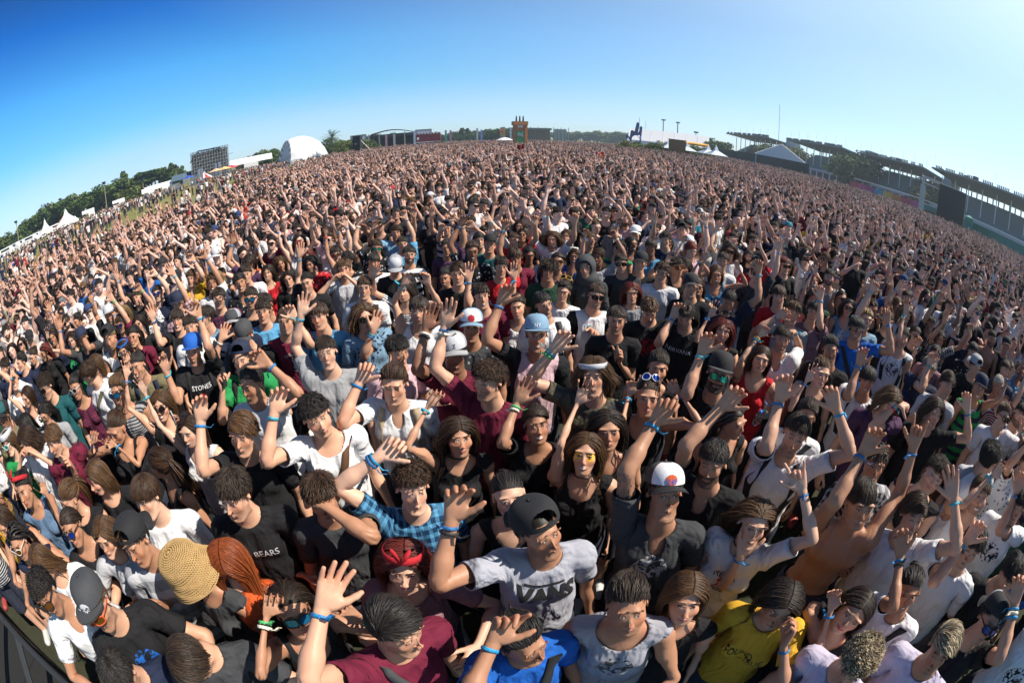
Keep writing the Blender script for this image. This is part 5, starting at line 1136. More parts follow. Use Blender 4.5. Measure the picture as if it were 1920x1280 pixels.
C3 = {'white': (.72, .72, .74), 'black': (.012, .012, .014), 'grey': (.30, .31, .33), 'lgrey': (.48, .49, .52), 'char': (.045, .047, .052), 'navy': (.012, .018, .045), 'maroon': (.14, .012, .035), 'red': (.45, .012, .02),
      'blue': (.01, .10, .42), 'sky': (.10, .32, .55), 'teal': (.01, .075, .085), 'green': (.02, .25, .07), 'olive': (.16, .14, .075), 'yellow': (.62, .36, .03), 'orange': (.55, .09, .02), 'purple': (.07, .03, .075), 'mauve': (.22, .12, .14),
      'denim': (.10, .17, .28), 'pink': (.60, .40, .45), 'lav': (.52, .48, .62), 'beige': (.42, .33, .22), 'brown': (.10, .045, .02), 'dgreen': (.015, .05, .03), 'indigo': (.006, .035, .09), 'cream': (.6, .55, .45), 'lblue': (.18, .30, .42)}
HAIRC = {'black': ((.010, .008, .007), (.045, .036, .032)), 'dark': ((.016, .010, .007), (.07, .042, .026)), 'brown': ((.022, .011, .006), (.10, .048, .022)), 'light': ((.055, .028, .013), (.22, .115, .05)), 'blond': ((.18, .11, .045), (.55, .38, .18)),
         'ginger': ((.17, .035, .008), (.42, .11, .03)), 'reddish': ((.09, .014, .010), (.30, .05, .03)), 'streak': ((.09, .055, .03), (.80, .66, .42)), 'ash': ((.14, .11, .08), (.5, .42, .3)), 'bleach': ((.5, .46, .38), (.85, .8, .7))}
TONE = {'pale': (.67, .43, .31), 'fair': (.60, .355, .24), 'mid': (.51, .285, .185), 'tan': (.43, .23, .14), 'dark': (.26, .13, .08)}
BAND_C = [(.01, .13, .38), (.01, .19, .45), (.02, .10, .30), (.03, .25, .40)]

BLACKP = flat('black_plastic', (.012, .012, .013), .35); WOOLB = flat('cap_fabric_dark', (.02, .02, .023), .9, noise=.3, nscale=60)
LENS = {}
def lens(c):
    if c not in LENS: LENS[c] = flat('lens_' + c, {'black': (.006, .006, .007), 'blue': (.01, .05, .35), 'green': (.01, .42, .30), 'sky': (.02, .22, .45), 'amber': (.25, .10, .02)}[c], .08, metal=0 if c == 'black' else .6, spec=.8)
    return LENS[c]
_fab = {}
def fabric(c):
    k = c if isinstance(c, str) else str(c)
    if k not in _fab: _fab[k] = flat('fabric_' + (c if isinstance(c, str) else 'own%d' % len(_fab)), C3[c] if isinstance(c, str) else c, .85, noise=.18, nscale=60, bump=.15)
    return _fab[k]
wb = band_mesh((0, 0, 0), .0325, .0285, .014, .0022, n=22, wob=.02); _kn = len(wb[0]); _tv = []
for i in range(7):       # the knotted tail of a festival wristband
    t = i / 6
    for (a, b) in ((-.007, 0), (.007, 0), (.007, .002), (-.007, .002)): _tv.append((.034 + .002 + .048 * t + .006 * math.sin(t * 5), a * (1 + .3 * t) - .018 * t, b + .006 * math.sin(t * 4) - .012 * t))
WBV = np.concatenate([wb[0], np.array(_tv)]); WBQ = wb[1] + grid_quads(4, 7, True, _kn)
WBV = WBV[:, [2, 1, 0]] * (1, -1, 1)      # ring axis along the forearm
def band_material():
    t = NT('wristband_fabric'); f = t.noise(t.coord(), 160, 2, .5); c = t.mix(t.ramp(f, [(.47, 0), (.55, 1)]), t.objcol(), t.mix(1, t.objcol(), (2.2, 1.9, 1.3), 'MULTIPLY'))
    t.set(Base_Color=c, Roughness=.6); return t.m
WBMESH = mk_mesh('wristband', WBV, WBQ, [band_material()])
CAM = np.array((0, 0, 2.95))
def pt_ray(px, py):
    x = (px - 960) / 1920 * 36; y = (640 - py) / 1920 * 36; r = math.hypot(x, y); th = 2 * math.asin(r / (2 * FOC)); s = math.sin(th) / max(r, 1e-9); cx, cy, cz = x * s, y * s, math.cos(th)
    return np.array([cx, cz * math.cos(PIT) + cy * math.sin(PIT), cy * math.cos(PIT) - cz * math.sin(PIT)])
def on_ray(px, py, c, r, n=1.):
    """nearer point of the pixel's ray at distance r from c (or the closest one)"""
    d = pt_ray(px, py); t = (c - CAM) @ d; q = CAM + t * d; m = np.linalg.norm(q - c)
    if m >= r: return q, q
    k = math.sqrt(r * r - m * m); return CAM + max(.15, t - k * n) * d, CAM + (t + k) * d
def finer(V, T, mx=.012):
    V = [tuple(v) for v in np.asarray(V, float).tolist()]; T = [tuple(t) for t in np.asarray(T).tolist()]
    for _ in range(5):
        out, cache, any_ = [], {}, False
        def mid(i, j):
            k = (min(i, j), max(i, j))
            if k not in cache: V.append(((V[i][0] + V[j][0]) / 2, (V[i][1] + V[j][1]) / 2)); cache[k] = len(V) - 1
            return cache[k]
        long_ = lambda i, j: (V[i][0] - V[j][0]) ** 2 + (V[i][1] - V[j][1]) ** 2 > mx * mx
        for a, b, c in T:
            e = [long_(a, b), long_(b, c), long_(c, a)]
            if not any(e): out.append((a, b, c)); continue
            any_ = True
            if all(e): m, n, o = mid(a, b), mid(b, c), mid(c, a); out += [(a, m, o), (m, b, n), (o, n, c), (m, n, o)]
            elif sum(e) == 1:
                while not long_(a, b): a, b, c = b, c, a
                m = mid(a, b); out += [(a, m, c), (m, b, c)]
            else:
                while long_(c, a): a, b, c = b, c, a
                m, n = mid(a, b), mid(b, c); out += [(m, b, n), (a, m, n), (a, n, c)]
        T = out
        if not any_: break
    return np.array(V), np.array(T)
def project(UV, T, SV, ST, x0, z0, off=.004, tilt=0.):
    """lay flat lettering on the front of a garment's rest surface"""
    UV = np.asarray(UV, float); tr = BVHTree.FromPolygons([tuple(v) for v in SV.tolist()], [tuple(t) for t in ST.tolist()])
    ca, sa = math.cos(tilt), math.sin(tilt); out = []
    for u, v in UV.tolist():
        x, z = x0 + u * ca - v * sa, z0 + u * sa + v * ca; h = tr.ray_cast(Vector((x, -1, z)), Vector((0, 1, 0)))[0]; out.append((x, (h.y if h else -.1) - off, z))
    return np.array(out)
HEADS = []      # (world position, person) of everyone placed
PEOPLE = []
def person(spec):
    """spec keys: x y (pixel of the face), sex, hair, hc, top, col, pat, yaw, pitch, roll, s (stature), arms, cap, shades, label ..."""
    g = spec.get; fem = g('sex', 'm') == 'f'; lod = g('lod', 0); r = random.Random(g('seed', 1))
    sc = g('s', .935 if fem else 1.) * r.uniform(.955, .985)
    kind, pat, tr = g('top', 'tee'), g('pat'), g('bottom', 'long' if r.random() < .6 else 'short')
    gar = shirt(kind, fem, lod) if kind != 'bare' else None
    S = {'lean': g('lean', 2 + r.uniform(-2, 5)) * D2R, 'side': g('side', r.uniform(-4, 4)) * D2R, 'twist': r.uniform(-6, 6) * D2R, 'arms': {}}
    yaw = g('yaw', r.uniform(-12, 12))
    if 'wx' in spec: dep = math.degrees(math.atan2(1.3, math.hypot(spec['wx'], spec['wy'])))
    else: dep = max(0, -math.degrees(math.asin(pt_ray(g('x'), g('y'))[2])))
    dep = min(dep * .5, 26) * max(.2, math.cos(yaw * D2R))
    hy, hp, hr = yaw * .45 + r.uniform(-3, 3), g('pitch', 6) * .8 - math.degrees(S['lean']) - dep, g('roll', r.uniform(-7, 7))
    S['head'] = np.array(Euler((hp * D2R, hr * D2R, hy * D2R), 'XYZ').to_matrix().to_3x3()) if False else np.array((Matrix.Rotation(hy * D2R, 3, 'Z') @ Matrix.Rotation(hp * D2R, 3, 'X') @ Matrix.Rotation(hr * D2R, 3, 'Y')))
    R, t = rigid((0, -.02, 1.64), S); hc = (R @ np.array((0, -.03, 1.635)) + t) * sc
    if 'wx' in spec: wx, wy, rz = spec['wx'], spec['wy'], spec['rz']
    else:
        d = pt_ray(g('x'), g('y')); k = (hc[2] - CAM[2]) / d[2]; hw = CAM + d * k; phi = math.atan2(hw[0], hw[1])
        rz = -phi + yaw * .55 * D2R; c, s = math.cos(rz), math.sin(rz); wx = hw[0] - (c * hc[0] - s * hc[1]); wy = hw[1] - (s * hc[0] + c * hc[1])
    c, s = math.cos(rz), math.sin(rz); Rz = np.array(((c, -s, 0), (s, c, 0), (0, 0, 1.))); org = np.array((wx, wy, 0.))
    toL = lambda p: Rz.T @ (np.asarray(p) - org) / sc
    reach = LU + LF + LH
    used = {}
    for a in g('arms', ()):
        side, hx, hy_, ex, ey, hand = tuple(a)[:6]; opt = a[6] if len(a) > 6 else {}
        sd = 1 if side == 'R' else -1
        shw = org + Rz @ (SH * (sd, 1, 1) + (0, 0, .03)) * sc
        hwp, _ = on_ray(hx, hy_, shw, reach * sc * opt.get('r', .86), opt.get('n', .55)); eh = None
        if ex is not None:
            cand = on_ray(ex, ey, shw, LU * sc); eh = toL(min(cand, key=lambda q: abs(np.linalg.norm(q - hwp) - (LF + LH) * sc)))
        palm = unit(unit(CAM - hwp) * .7 + Rz @ np.array((0, -.6, 0)))
        pm = opt.get('palm', 'cam')
        if pm == 'down': palm = np.array((0, -.2, -1.))
        elif pm == 'in': palm = Rz @ np.array((-sd, -.3, 0.))
        elif pm == 'back': palm = -palm
        elif pm == 'none': palm = None
        S['arms'][sd] = arm_ik(sd, S, toL(hwp), eh, Rz.T @ palm if palm is not None else None, hand or r.choice(['open', 'relax', 'relax', 'curl']))
        S['arms'][sd]['fan'] = r.uniform(-.5, 1.2); used[sd] = 1
    for sd in (1, -1):
        if sd in used: continue
        m = g('rest', 'hang')
        if m == 'fwd': S['arms'][sd] = arm_ik(sd, S, np.array((sd * r.uniform(.05, .25), -.38, 1.12 + r.uniform(-.05, .1))), None, None, 'relax')
        elif m == 'face': S['arms'][sd] = arm_ik(sd, S, np.array((sd * .06, -.22, 1.60)), None, None, 'relax')
        elif m == 'lens': S['arms'][sd] = arm_ik(sd, S, np.array((sd * .07, -.42, 1.52)), None, None, 'curl')
        elif m == 'up': S['arms'][sd] = arm_ik(sd, S, np.array((sd * r.uniform(.1, .4), -.2 - r.random() * .2, r.uniform(1.8, 2.0))), np.array((sd * .5, -.1, 1.5)), np.array((0, -1, .1)), r.choice(['open', 'relax', 'open']))
        else: S['arms'][sd] = hang(sd, S, .12 + r.random() * .15, r.uniform(-.05, .12), r.uniform(.15, .6))
        S['arms'][sd]['fan'] = r.uniform(-.5, 1)
    fm = g('face') or (r.uniform(-.06, .07), r.uniform(-.12, .12), r.uniform(-.006, .007), r.uniform(-.05, .07))
    V, T, N = BODY[fem, lod]; Wb = V; Vm = morph(inset(fem, lod, gar, tr), fm)
    if g('label'): pass
    P = pose(Vm, Wb, S) * sc
    me = mk_mesh('person', P, T, [SKIN]); add_attr(me, 'rest', Wb)
    o = link('person', me, None, g('label'), 'person', 'people packed in the festival crowd'); o.location = org; o.rotation_euler.z = rz
    tone = np.array(TONE[g('tone', 'fair')]) * r.uniform(.92, 1.08); o.color = (*tone, 1)
    h1, h2 = HAIRC[g('hc', 'dark')]; o['hair_colour'] = h1; o['beard'] = float(g('beard', 0 if fem else r.choice([.15, .35, .1]))); o['teeth'] = float(g('teeth', 0)); o['tattoo'] = float(g('tattoo', 0)); o['makeup'] = float(g('makeup', 0))
    o['lip_colour'] = g('lips', (.46, .15, .14) if fem else (.36, .15, .12)); o['shoe_colour'] = r.choice([(.5, .5, .5), (.03, .03, .03), (.3, .05, .05)])
    def child(name, me_, col=None, parent=o, two=None):
        q = link(name, me_, parent)
        if col is not None: q.color = (*col, 1)
        if two is not None: q['second_colour'] = two
        return q
    if gar:
        me = mk_mesh('shirt', pose(morph(gar[0], (0, 0, 0, 0)), gar[0], S) * sc, gar[1], [CLOTH[pat]]); add_attr(me, 'rest', gar[0])
        cl = g('col', 'black'); cl = C3[cl] if isinstance(cl, str) else cl; tw = g('col2', 'white'); tw = C3[tw] if isinstance(tw, str) else tw
        so = child({'tee': 'shirt', 'vee': 'shirt', 'scoop': 'top', 'long': 'shirt', 'tank': 'tank_top', 'strap': 'top'}[kind], me, cl, two=tw)
        for p in g('print', ()):      # (text, size, x, z, colour, bold, shear, tilt)
            UV, PT = p[0] if not isinstance(p[0], str) else text_mesh(p[0], p[1], None, p[5] if len(p) > 5 else 0, p[6] if len(p) > 6 else 0)
            UV, PT = finer(UV, PT); tv = project(UV, PT, gar[0], gar[1], p[2], p[3] + .055, .005, p[7] if len(p) > 7 else 0)
            pme = mk_mesh('lettering', pose(tv, tv, S) * sc, np.array(PT), [fabric(p[4])], smooth=False); child('lettering', pme, parent=so)
        if g('strap'):
            scol = g('strap')
            for sd in (1, -1):
                if g('strap1') and sd != g('strap1'): continue
                pts = []
                for q_ in np.linspace(0, 1, 22):
                    if g('strap1'): x = sd * (.11 - .24 * q_); z0 = 1.46 - .42 * q_
                    else: x = sd * (.105 + .02 * math.sin(q_ * 3)); z0 = 1.47 - .34 * q_
                    pts.append((x, z0))
                tr_ = BVHTree.FromPolygons([tuple(v) for v in gar[0].tolist()], [tuple(q) for q in gar[1].tolist()]); sv = []
                for (x, z0) in pts:
                    for dx, dy in ((-.024, 0), (.024, 0), (.024, -.008), (-.024, -.008)):
                        h = tr_.ray_cast(Vector((x + dx, -1, z0)), Vector((0, 1, 0)))[0]; sv.append((x + dx, (h.y if h else .0) - .003 + dy, z0))
                sv = np.array(sv); child('backpack_strap', mk_mesh('backpack_strap', pose(sv, sv, S) * sc, grid_quads(4, len(pts)), [fabric(scol)]))
    TV, TT = trousers(tr == 'short'); me = mk_mesh('trousers', pose(TV, TV, S) * sc, TT, [DENIM]); child('shorts' if tr == 'short' else 'trousers', me)
    # head furniture
    hs = sc * (1 + g('hs', 0)); M = mat4(R * sc, t * sc) @ Matrix.Translation((0, 0, 1.60)) @ Matrix.Diagonal((1 + fm[0], 1, 1 + fm[3], 1)) @ Matrix.Translation((0, 0, -1.60))
    st = g('hair', 'messy')
    if g('cap') and st not in ('long', 'caplong', 'wavy', 'mane'): st = 'capshort'
    elif g('cap') or g('hat'): st = 'caplong' if st in ('long', 'wavy', 'mane', 'caplong') else 'capshort'
    if st != 'none':
        hm = hair(st, g('hseed', r.randint(0, 1)), lod)[0]; ho = child('hair', hm, h1, two=h2); ho.matrix_local = M
    if g('cap'):      # (kind, back, colour, panel colour, brim colour, emblem)
        kd, bk, cc, pc, bc, em = (tuple(g('cap')) + (None,) * 6)[:6]; CV, CQ, mi, BV, BQ = cap(kd, bk); key = ('capmesh', kd, bk, str(cc), str(pc))
        if key not in CAPT: CAPT[key] = mk_mesh('cap', CV, CQ, [fabric(cc), fabric(pc or cc)], mi)
        co = child('cap', CAPT[key]); co.matrix_local = M
        key = ('brim', kd, bk, str(bc or cc))
        if key not in CAPT: CAPT[key] = mk_mesh('brim', BV, BQ, [fabric(bc or cc)])
        child('brim', CAPT[key], parent=co)
        if em:
            for e in em:
                UV, PT = e[0] if not isinstance(e[0], str) else text_mesh(e[0], e[1], None, .0006)
                UV, PT = finer(UV, PT, .008); tri = []
                for q in CQ: tri += [(q[0], q[1], q[2]), (q[0], q[2], q[3])] if len(q) == 4 else []
                tv = project(UV, PT, CV, np.array(tri), e[2], e[3], .003); child('emblem', mk_mesh('emblem', tv, np.array(PT), [fabric(e[4])], smooth=False), parent=co)
    if g('hat') == 'straw':
        V_, Q_ = make_straw(); V_ = np.array(V_); a = child('straw_hat', mk_mesh('straw_hat', V_, Q_, [flat('straw', (.42, .27, .11), .75, noise=.35, nscale=40)])); a.matrix_local = M
    if g('hat') == 'hood':
        V_, Q_ = make_hood(); a = child('hood', mk_mesh('hood', V_, Q_, [fabric('char')])); a.matrix_local = M
    if g('bandana'):      # (colour, tilt, height, z, bow)
        bc, tl, hh, zz, bow = g('bandana'); kk_ = math.sqrt(max(.2, 1 - ((zz - 1.672) / .105) ** 2)); V_, Q_ = band_mesh((0, .012, zz), .0865 * kk_, .106 * (1 + kk_) / 2, hh, .006, tl, wob=.015)
        if bow: 
            for sx in (-1, 1):
                o2 = len(V_); k = []
                for i in range(6):
                    tt = i / 5
                    for dx, dz in ((0, -1), (0, 1)): k.append((sx * (.006 + .045 * tt) * .75, -.112 + .01 * tt + .006 * dz * 0, zz + .018 + .045 * tt + dz * (.006 + .014 * math.sin(tt * 3))))
                k = np.array(k) ; k2 = k + (0, .004, 0); kk = np.stack([k[0::2], k[1::2], k2[1::2], k2[0::2]], 1).reshape(-1, 3); kk = (kk - (0, .012, zz)) @ np.array(Euler((tl, 0, 0)).to_matrix()).T + (0, .012, zz)
                V_ = np.concatenate([V_, kk]); Q_ = Q_ + grid_quads(4, 6, True, o2)
        a = child('headband', mk_mesh('headband', V_, Q_, [fabric(bc)])); a.matrix_local = M
    if g('shades'):       # (shape, lens colour, frame colour, on_top)
        sh, lc, fc, ot = (tuple(g('shades')) + (0,))[:4]; key = ('sh', sh, lc, fc)
        if key not in CAPT:
            LV, LQ, FV, FQ = make_shades(sh); n = len(LV); CAPT[key] = mk_mesh('sunglasses', np.array(LV + FV), LQ + [tuple(i + n for i in q) for q in FQ], [lens(lc) if lc != 'clear' else flat('clear_lens', (.8, .85, .9), .05, trans=1.), fabric(fc)], [0] * len(LQ) + [1] * len(FQ), True)
        a = child('sunglasses' if lc != 'clear' else 'glasses', CAPT[key]); a.matrix_local = M @ (Matrix.Translation((0, .035, .085)) @ Matrix.Translation((0, 0, 1.64)) @ Matrix.Rotation(-.75, 4, 'X') @ Matrix.Translation((0, 0, -1.64)) if ot else Matrix.Identity(4))
    for sd, A in S['arms'].items():
        if sd not in used and g('rest', 'hang') == 'hang': continue
        nb = g('bands', 1) if sd in used else 0
        for b in range(nb):
            x0 = (.678 - .020 * b); Rw, tw_ = rigid((sd * x0, .005, 1.41), S); col = (r.choice(BAND_C) if r.random() < .86 else r.choice([(.55, .55, .55), (.35, .02, .03), (.05, .3, .12), (.5, .25, .03)])) if (b == 0 or r.random() < .3) else r.choice([(.02, .02, .022), (.02, .02, .022), (.14, .06, .03), (.5, .5, .48)])
            wo = child('wristband', WBMESH, col); wr = 1 + (.10 if b else 0.); k = sc * (.90 if fem else 1.) * wr
            wo.matrix_local = mat4(Rw * sc, tw_ * sc) @ Matrix.Translation((sd * x0, .006, 1.41)) @ Matrix.Rotation(r.uniform(0, 6.28), 4, 'X') @ Matrix.Scale(k / sc, 4)
    if g('choker'): 
        V_, Q_ = band_mesh((0, .012, 1.50), .0545 if fem else .061, .056, .008, .002, -.15); child('choker', mk_mesh('choker', pose(V_, np.tile((0, 0, 1.50), (len(V_), 1)), S) * sc, Q_, [BLACKP]))
    HEADS.append((np.array((wx, wy)), o, np.array((org + Rz @ hc))))
    o_frames = {'S': S, 'Rz': Rz, 'org': org, 'sc': sc, 'o': o, 'R': R, 't': t, 'rz': rz}
    for it in g('held', ()): hold(it, o_frames)
    PEOPLE.append((spec, o, org + Rz @ hc))
    return o_frames
def hold(it, F):
    """('phone', side, colour, label) or ('bottle', ...): a thing of its own in a hand"""
    kd, side, col, lab = it; sd = 1 if side == 'R' else -1
    Rh, th = rigid((sd * .775, -.004, 1.40), F['S']); W = Matrix.Translation(F['org'].tolist()) @ Matrix.Rotation(F['rz'], 4, 'Z') @ mat4(Rh * F['sc'], th * F['sc'])
    if kd == 'phone':
        bm = bmesh.new(); bmesh.ops.create_cube(bm, size=1); bmesh.ops.scale(bm, vec=(.145, .072, .0085), verts=bm.verts); bmesh.ops.bevel(bm, geom=bm.edges[:], offset=.003, segments=2, affect='EDGES')
        me = bpy.data.meshes.new('phone'); bm.to_mesh(me); bm.free(); me.materials.append(fabric(col)); o = link('phone', me, None, lab, 'phone')
        m2 = mk_mesh('phone_screen', [(-.066, -.032, .0048), (.066, -.032, .0048), (.066, .032, .0048), (-.066, .032, .0048)], [(0, 1, 2, 3)], [flat('phone_glass', (.01, .012, .02), .06)], smooth=False)
        link('phone_screen', m2, o); bm = bmesh.new(); bmesh.ops.create_cone(bm, cap_ends=True, segments=12, radius1=.006, radius2=.005, depth=.003); bmesh.ops.translate(bm, vec=(-.058, .022, -.0055), verts=bm.verts); me = bpy.data.meshes.new('camera_lens'); bm.to_mesh(me); bm.free(); me.materials.append(BLACKP); link('camera_lens', me, o)
        o.matrix_world = W @ Matrix.Translation((sd * .80, -.005, 1.372)) @ Matrix.Rotation(.2, 4, 'Z')
    elif kd == 'bottle':
        prof = [(0, 0), (.030, .002), (.032, .02), (.030, .05), (.032, .09), (.031, .13), (.020, .165), (.013, .178), (.013, .19)]; V = []
        for rr, h in prof: V += [(math.cos(a) * rr, math.sin(a) * rr, h - .09) for a in np.linspace(0, 6.28, 16, endpoint=False)]
        o = link('water_bottle', mk_mesh('water_bottle', V, grid_quads(16, len(prof)), [flat('bottle_plastic', (.75, .85, .92), .08, trans=.9)]), None, lab, 'bottle')
        V = [(math.cos(a) * rr, math.sin(a) * rr, h) for rr, h in ((.0155, .095), (.0155, .115), (.001, .116)) for a in np.linspace(0, 6.28, 14, endpoint=False)]; link('bottle_cap', mk_mesh('bottle_cap', V, grid_quads(14, 3), [flat('blue_plastic', (.01, .15, .6), .3)]), o)
        o.matrix_world = W @ Matrix.Translation((sd * .79, -.01, 1.372)) @ Matrix.Rotation(math.pi / 2, 4, 'X') @ Matrix.Rotation(.25, 4, 'Y')
    elif kd == 'cigarette': pass
# ------------------------------------------------------------------ the people one can tell apart, each from where the photograph shows the face
ROWS = []
def P(x, y, label, **k): ROWS.append(dict(x=x, y=y, label=label, **k))
f = 'f'
skull = ([(math.cos(a) * .030, math.sin(a) * .034) for a in np.linspace(0, 6.28, 12, endpoint=False)] + [(0, 0)], [(i, (i + 1) % 12, 12) for i in range(12)])
blob = ([(math.cos(a) * .022 * (1 + .35 * (i % 2)), math.sin(a) * .022 * (1 + .35 * (i % 2))) for i, a in enumerate(np.linspace(0, 6.28, 22, endpoint=False))] + [(0, 0)], [(i, (i + 1) % 22, 22) for i in range(22)])
disc = ([(math.cos(a) * .026, math.sin(a) * .022) for a in np.linspace(0, 6.28, 24, endpoint=False)] + [(0, 0)], [(i, (i + 1) % 24, 24) for i in range(24)])
wave = ([(-.026, -.004), (-.012, .006), (0, -.002), (.012, .007), (.026, -.003), (.018, -.018), (-.018, -.018)], [(0, 1, 6), (1, 2, 6), (2, 5, 6), (2, 3, 5), (3, 4, 5)])
bar = ([(-.073, -.004), (.095, -.004), (.095, .006), (-.073, .006)], [(0, 1, 2), (0, 2, 3)])
cross = ([(math.cos(a) * q, math.sin(a) * q) for i, a in enumerate(np.linspace(.3, 6.58, 16, endpoint=False)) for q in ((.042 if i % 4 < 2 else .018),)] + [(0, 0)], [(i, (i + 1) % 16, 16) for i in range(16)])
# --- front rows, right to left along the bottom edge
P(1018, 1000, 'man in black backward cap and light grey t-shirt with black lettering, one hand raised', hair='short', hc='black', col=(.36, .37, .43), cap=('flat', True, 'black'), yaw=32, pitch=12, tone='tan', s=1.03, beard=.35, arms=[('L', 853, 935, 838, 1045, 'relax')], print=[('VANS', .095, -.012, 1.29, 'black', .005, .2), (bar, 0, -.024, 1.340, 'black')], bands=2)
P(990, 1208, 'boy in bright blue t-shirt with black strap raising two curled fingers at the bottom edge', hair='quiff', hc='black', col='blue', yaw=45, pitch=22, tone='tan', arms=[('L', 937, 1165, 893, 1272, 'two')], strap='black', strap1=1, s=.97)
P(1178, 1140, 'boy with short dark quiff in grey shirt printed with a skull looking down', hair='quiff', hc='dark', col=(.33, .33, .37), pat='graphic', col2='char', yaw=22, pitch=14, tone='tan', top='tank', s=1.0, rest='fwd', bands=0)
P(755, 1184, 'man with glossy black hair and red t-shirt raising an open palm at the bottom edge', hair='sweep', hc='black', col='maroon', yaw=30, pitch=30, tone='fair', arms=[('L', 611, 1098, 590, 1240, 'open')], strap='char', strap1=-1, s=1.02)
P(758, 1066, 'woman with a knotted red bandana over reddish hair and dusty mauve top', sex=f, hair='wavy', hc='reddish', col='mauve', top='scoop', yaw=-8, pitch=28, bandana=('red', -.35, .034, 1.715, 1), tone='pale', rest='fwd')
P(604, 938, 'man in navy t-shirt holding a pointing hand before his forehead', hair='messy', hc='brown', col='char', yaw=-10, pitch=26, tone='tan', arms=[('R', 582, 930, 686, 996, 'point', {'r': .7, 'palm': 'down'})], bands=0)
P(436, 934, 'tall man in black t-shirt with dark wavy hair looking down to the left', hair='messy', hc='dark', col='black', yaw=-48, pitch=20, tone='fair', s=1.04, beard=.3, print=[('BEARS', .05, .04, 1.27, 'lgrey')])
P(429, 1040, 'woman with long ginger hair and orange top turned away', sex=f, hair='long', hc='ginger', col='orange', yaw=150, pitch=10, tone='fair', rest='fwd')
P(343, 1072, 'person in crocheted straw hat and grey tank top bending forward', sex=f, hair='capshort', hc='light', hat='straw', col='char', top='tank', yaw=-115, pitch=30, tone='tan', s=.97)
P(357, 1252, 'person with glossy dark swept hair seen from above at the bottom edge', hair='sweep', hc='dark', col='char', yaw=-60, pitch=62, tone='fair', rest='fwd', s=1.02)
P(228, 1275, 'person whose dark hair just shows at the bottom edge beside the black snapback', hair='messy', hc='black', col='navy', yaw=-50, pitch=45, rest='fwd', s=.98)
P(552, 1150, 'woman in mirrored blue sunglasses raising a hand with beaded bracelets', sex=f, hair='mane', hc='dark', col='black', top='strap', yaw=-10, pitch=8, tone='tan', shades=('square', 'sky', 'black'), arms=[('L', 501, 1122, 492, 1225, 'curl'), ('R', 657, 1148, 700, 1200, 'relax', {'r': .7})], bands=2)
P(179, 1140, 'man in grey flat cap brim snapback and orange sunglasses and black t-shirt', hair='short', hc='light', col='black', cap=('flat', False, 'char', 'char', 'char', [(disc, 0, 0, 1.715, 'lgrey'), (wave, 0, 0, 1.715, 'black')]), yaw=-52, pitch=14, tone='fair', shades=('square', 'amber', 'orange'), beard=.5, pat='graphic', col2='blue', s=1.02, rest='fwd')
P(86, 1118, 'man with curly black quiff and sunglasses in white v neck leaning on the rail', hair='curly', hc='black', col='white', top='vee', yaw=-48, pitch=18, tone='tan', shades=('square', 'amber', 'black'), beard=.4, rest='fwd')
P(79, 1062, 'woman with long highlighted hair falling forward beside the railing', sex=f, hair='long', hc='light', col='white', top='scoop', yaw=-60, pitch=40, tone='fair', rest='fwd')
P(34, 1020, 'woman with braided black hair and round glasses at the left edge', sex=f, hair='braids', hc='black', col='navy', top='tank', yaw=-55, pitch=20, tone='tan', shades=('round', 'amber', 'cream'), rest='fwd')
P(45, 922, 'woman in sleeveless denim vest with red hair bow raising an open hand', sex=f, hair='bun', hc='black', col='denim', top='tank', yaw=-48, pitch=6, tone='tan', bandana=('red', -.45, .030, 1.722, 1), arms=[('R', 82, 908, 108, 968, 'open')], bands=0, lips=(.45, .08, .08))
P(134, 992, 'woman in blue round sunglasses with slicked back hair and black top', sex=f, hair='slick', hc='dark', col='black', top='scoop', yaw=-42, pitch=10, tone='tan', shades=('round', 'blue', 'black'), rest='fwd')
P(199, 1012, 'smiling woman with straight light brown hair and grey top under the cap wearer', sex=f, hair='long', hc='light', col='lgrey', top='long', yaw=-45, pitch=18, tone='fair', rest='fwd')
P(252, 1022, 'man in black backward cap and banded grey shirt holding a phone low', hair='short', hc='black', col='grey', pat='bands', col2='lgrey', cap=('dome', True, 'black'), yaw=-50, pitch=18, tone='tan', s=1.0, arms=[('R', 300, 1150, 322, 1120, 'curl', {'r': .55, 'palm': 'in'})], bands=0, held=[('phone', 'R', 'black', 'black phone held low by the man in banded grey shirt')])
P(271, 936, 'boy with brown fringe and white t-shirt looking down to the left', hair='fringe', hc='brown', col='white', yaw=-45, pitch=14, tone='pale', s=1.0, beard=0)
P(180, 898, 'woman with blond highlighted bob and black top looking left', sex=f, hair='bob', hc='light', col='black', top='scoop', yaw=-75, pitch=14, tone='fair')
P(127, 938, 'woman with clipped light hair behind the blue round sunglasses', sex=f, hair='pony', hc='light', col='black', top='tank', yaw=-70, pitch=20, tone='fair')
P(295, 868, 'woman with chestnut ponytail and black straps seen from behind', sex=f, hair='pony', hc='brown', col='black', top='strap', yaw=-140, pitch=5, tone='tan')
P(8, 985, 'woman at the very left edge under a navy strap top', sex=f, hair='long', hc='brown', col='navy', top='strap', yaw=-50, pitch=25, tone='tan', rest='fwd')
P(50, 832, 'person in white and blue t-shirt shading the face with a bright glove', hair='grown', hc='brown', col='white', yaw=-60, pitch=30, rest='face', tone='fair')
P(99, 830, 'man with swept sandy hair and maroon printed shirt looking down', hair='sweep', hc='light', col='maroon', pat='print', col2='black', yaw=-45, pitch=18, tone='fair', arms=[('R', 139, 852, 165, 875, 'curl', {'r': .5, 'palm': 'in'})], bands=0, held=[('phone', 'R', 'char', 'grey phone held by the man in maroon printed shirt')])
P(15, 832, 'person with patterned head scarf and teal glasses at the left edge', sex=f, hair='long', hc='light', col='green', yaw=-50, pitch=8, bandana=('lgrey', -.1, .06, 1.72, 0), shades=('round', 'green', 'white'), tone='pale')
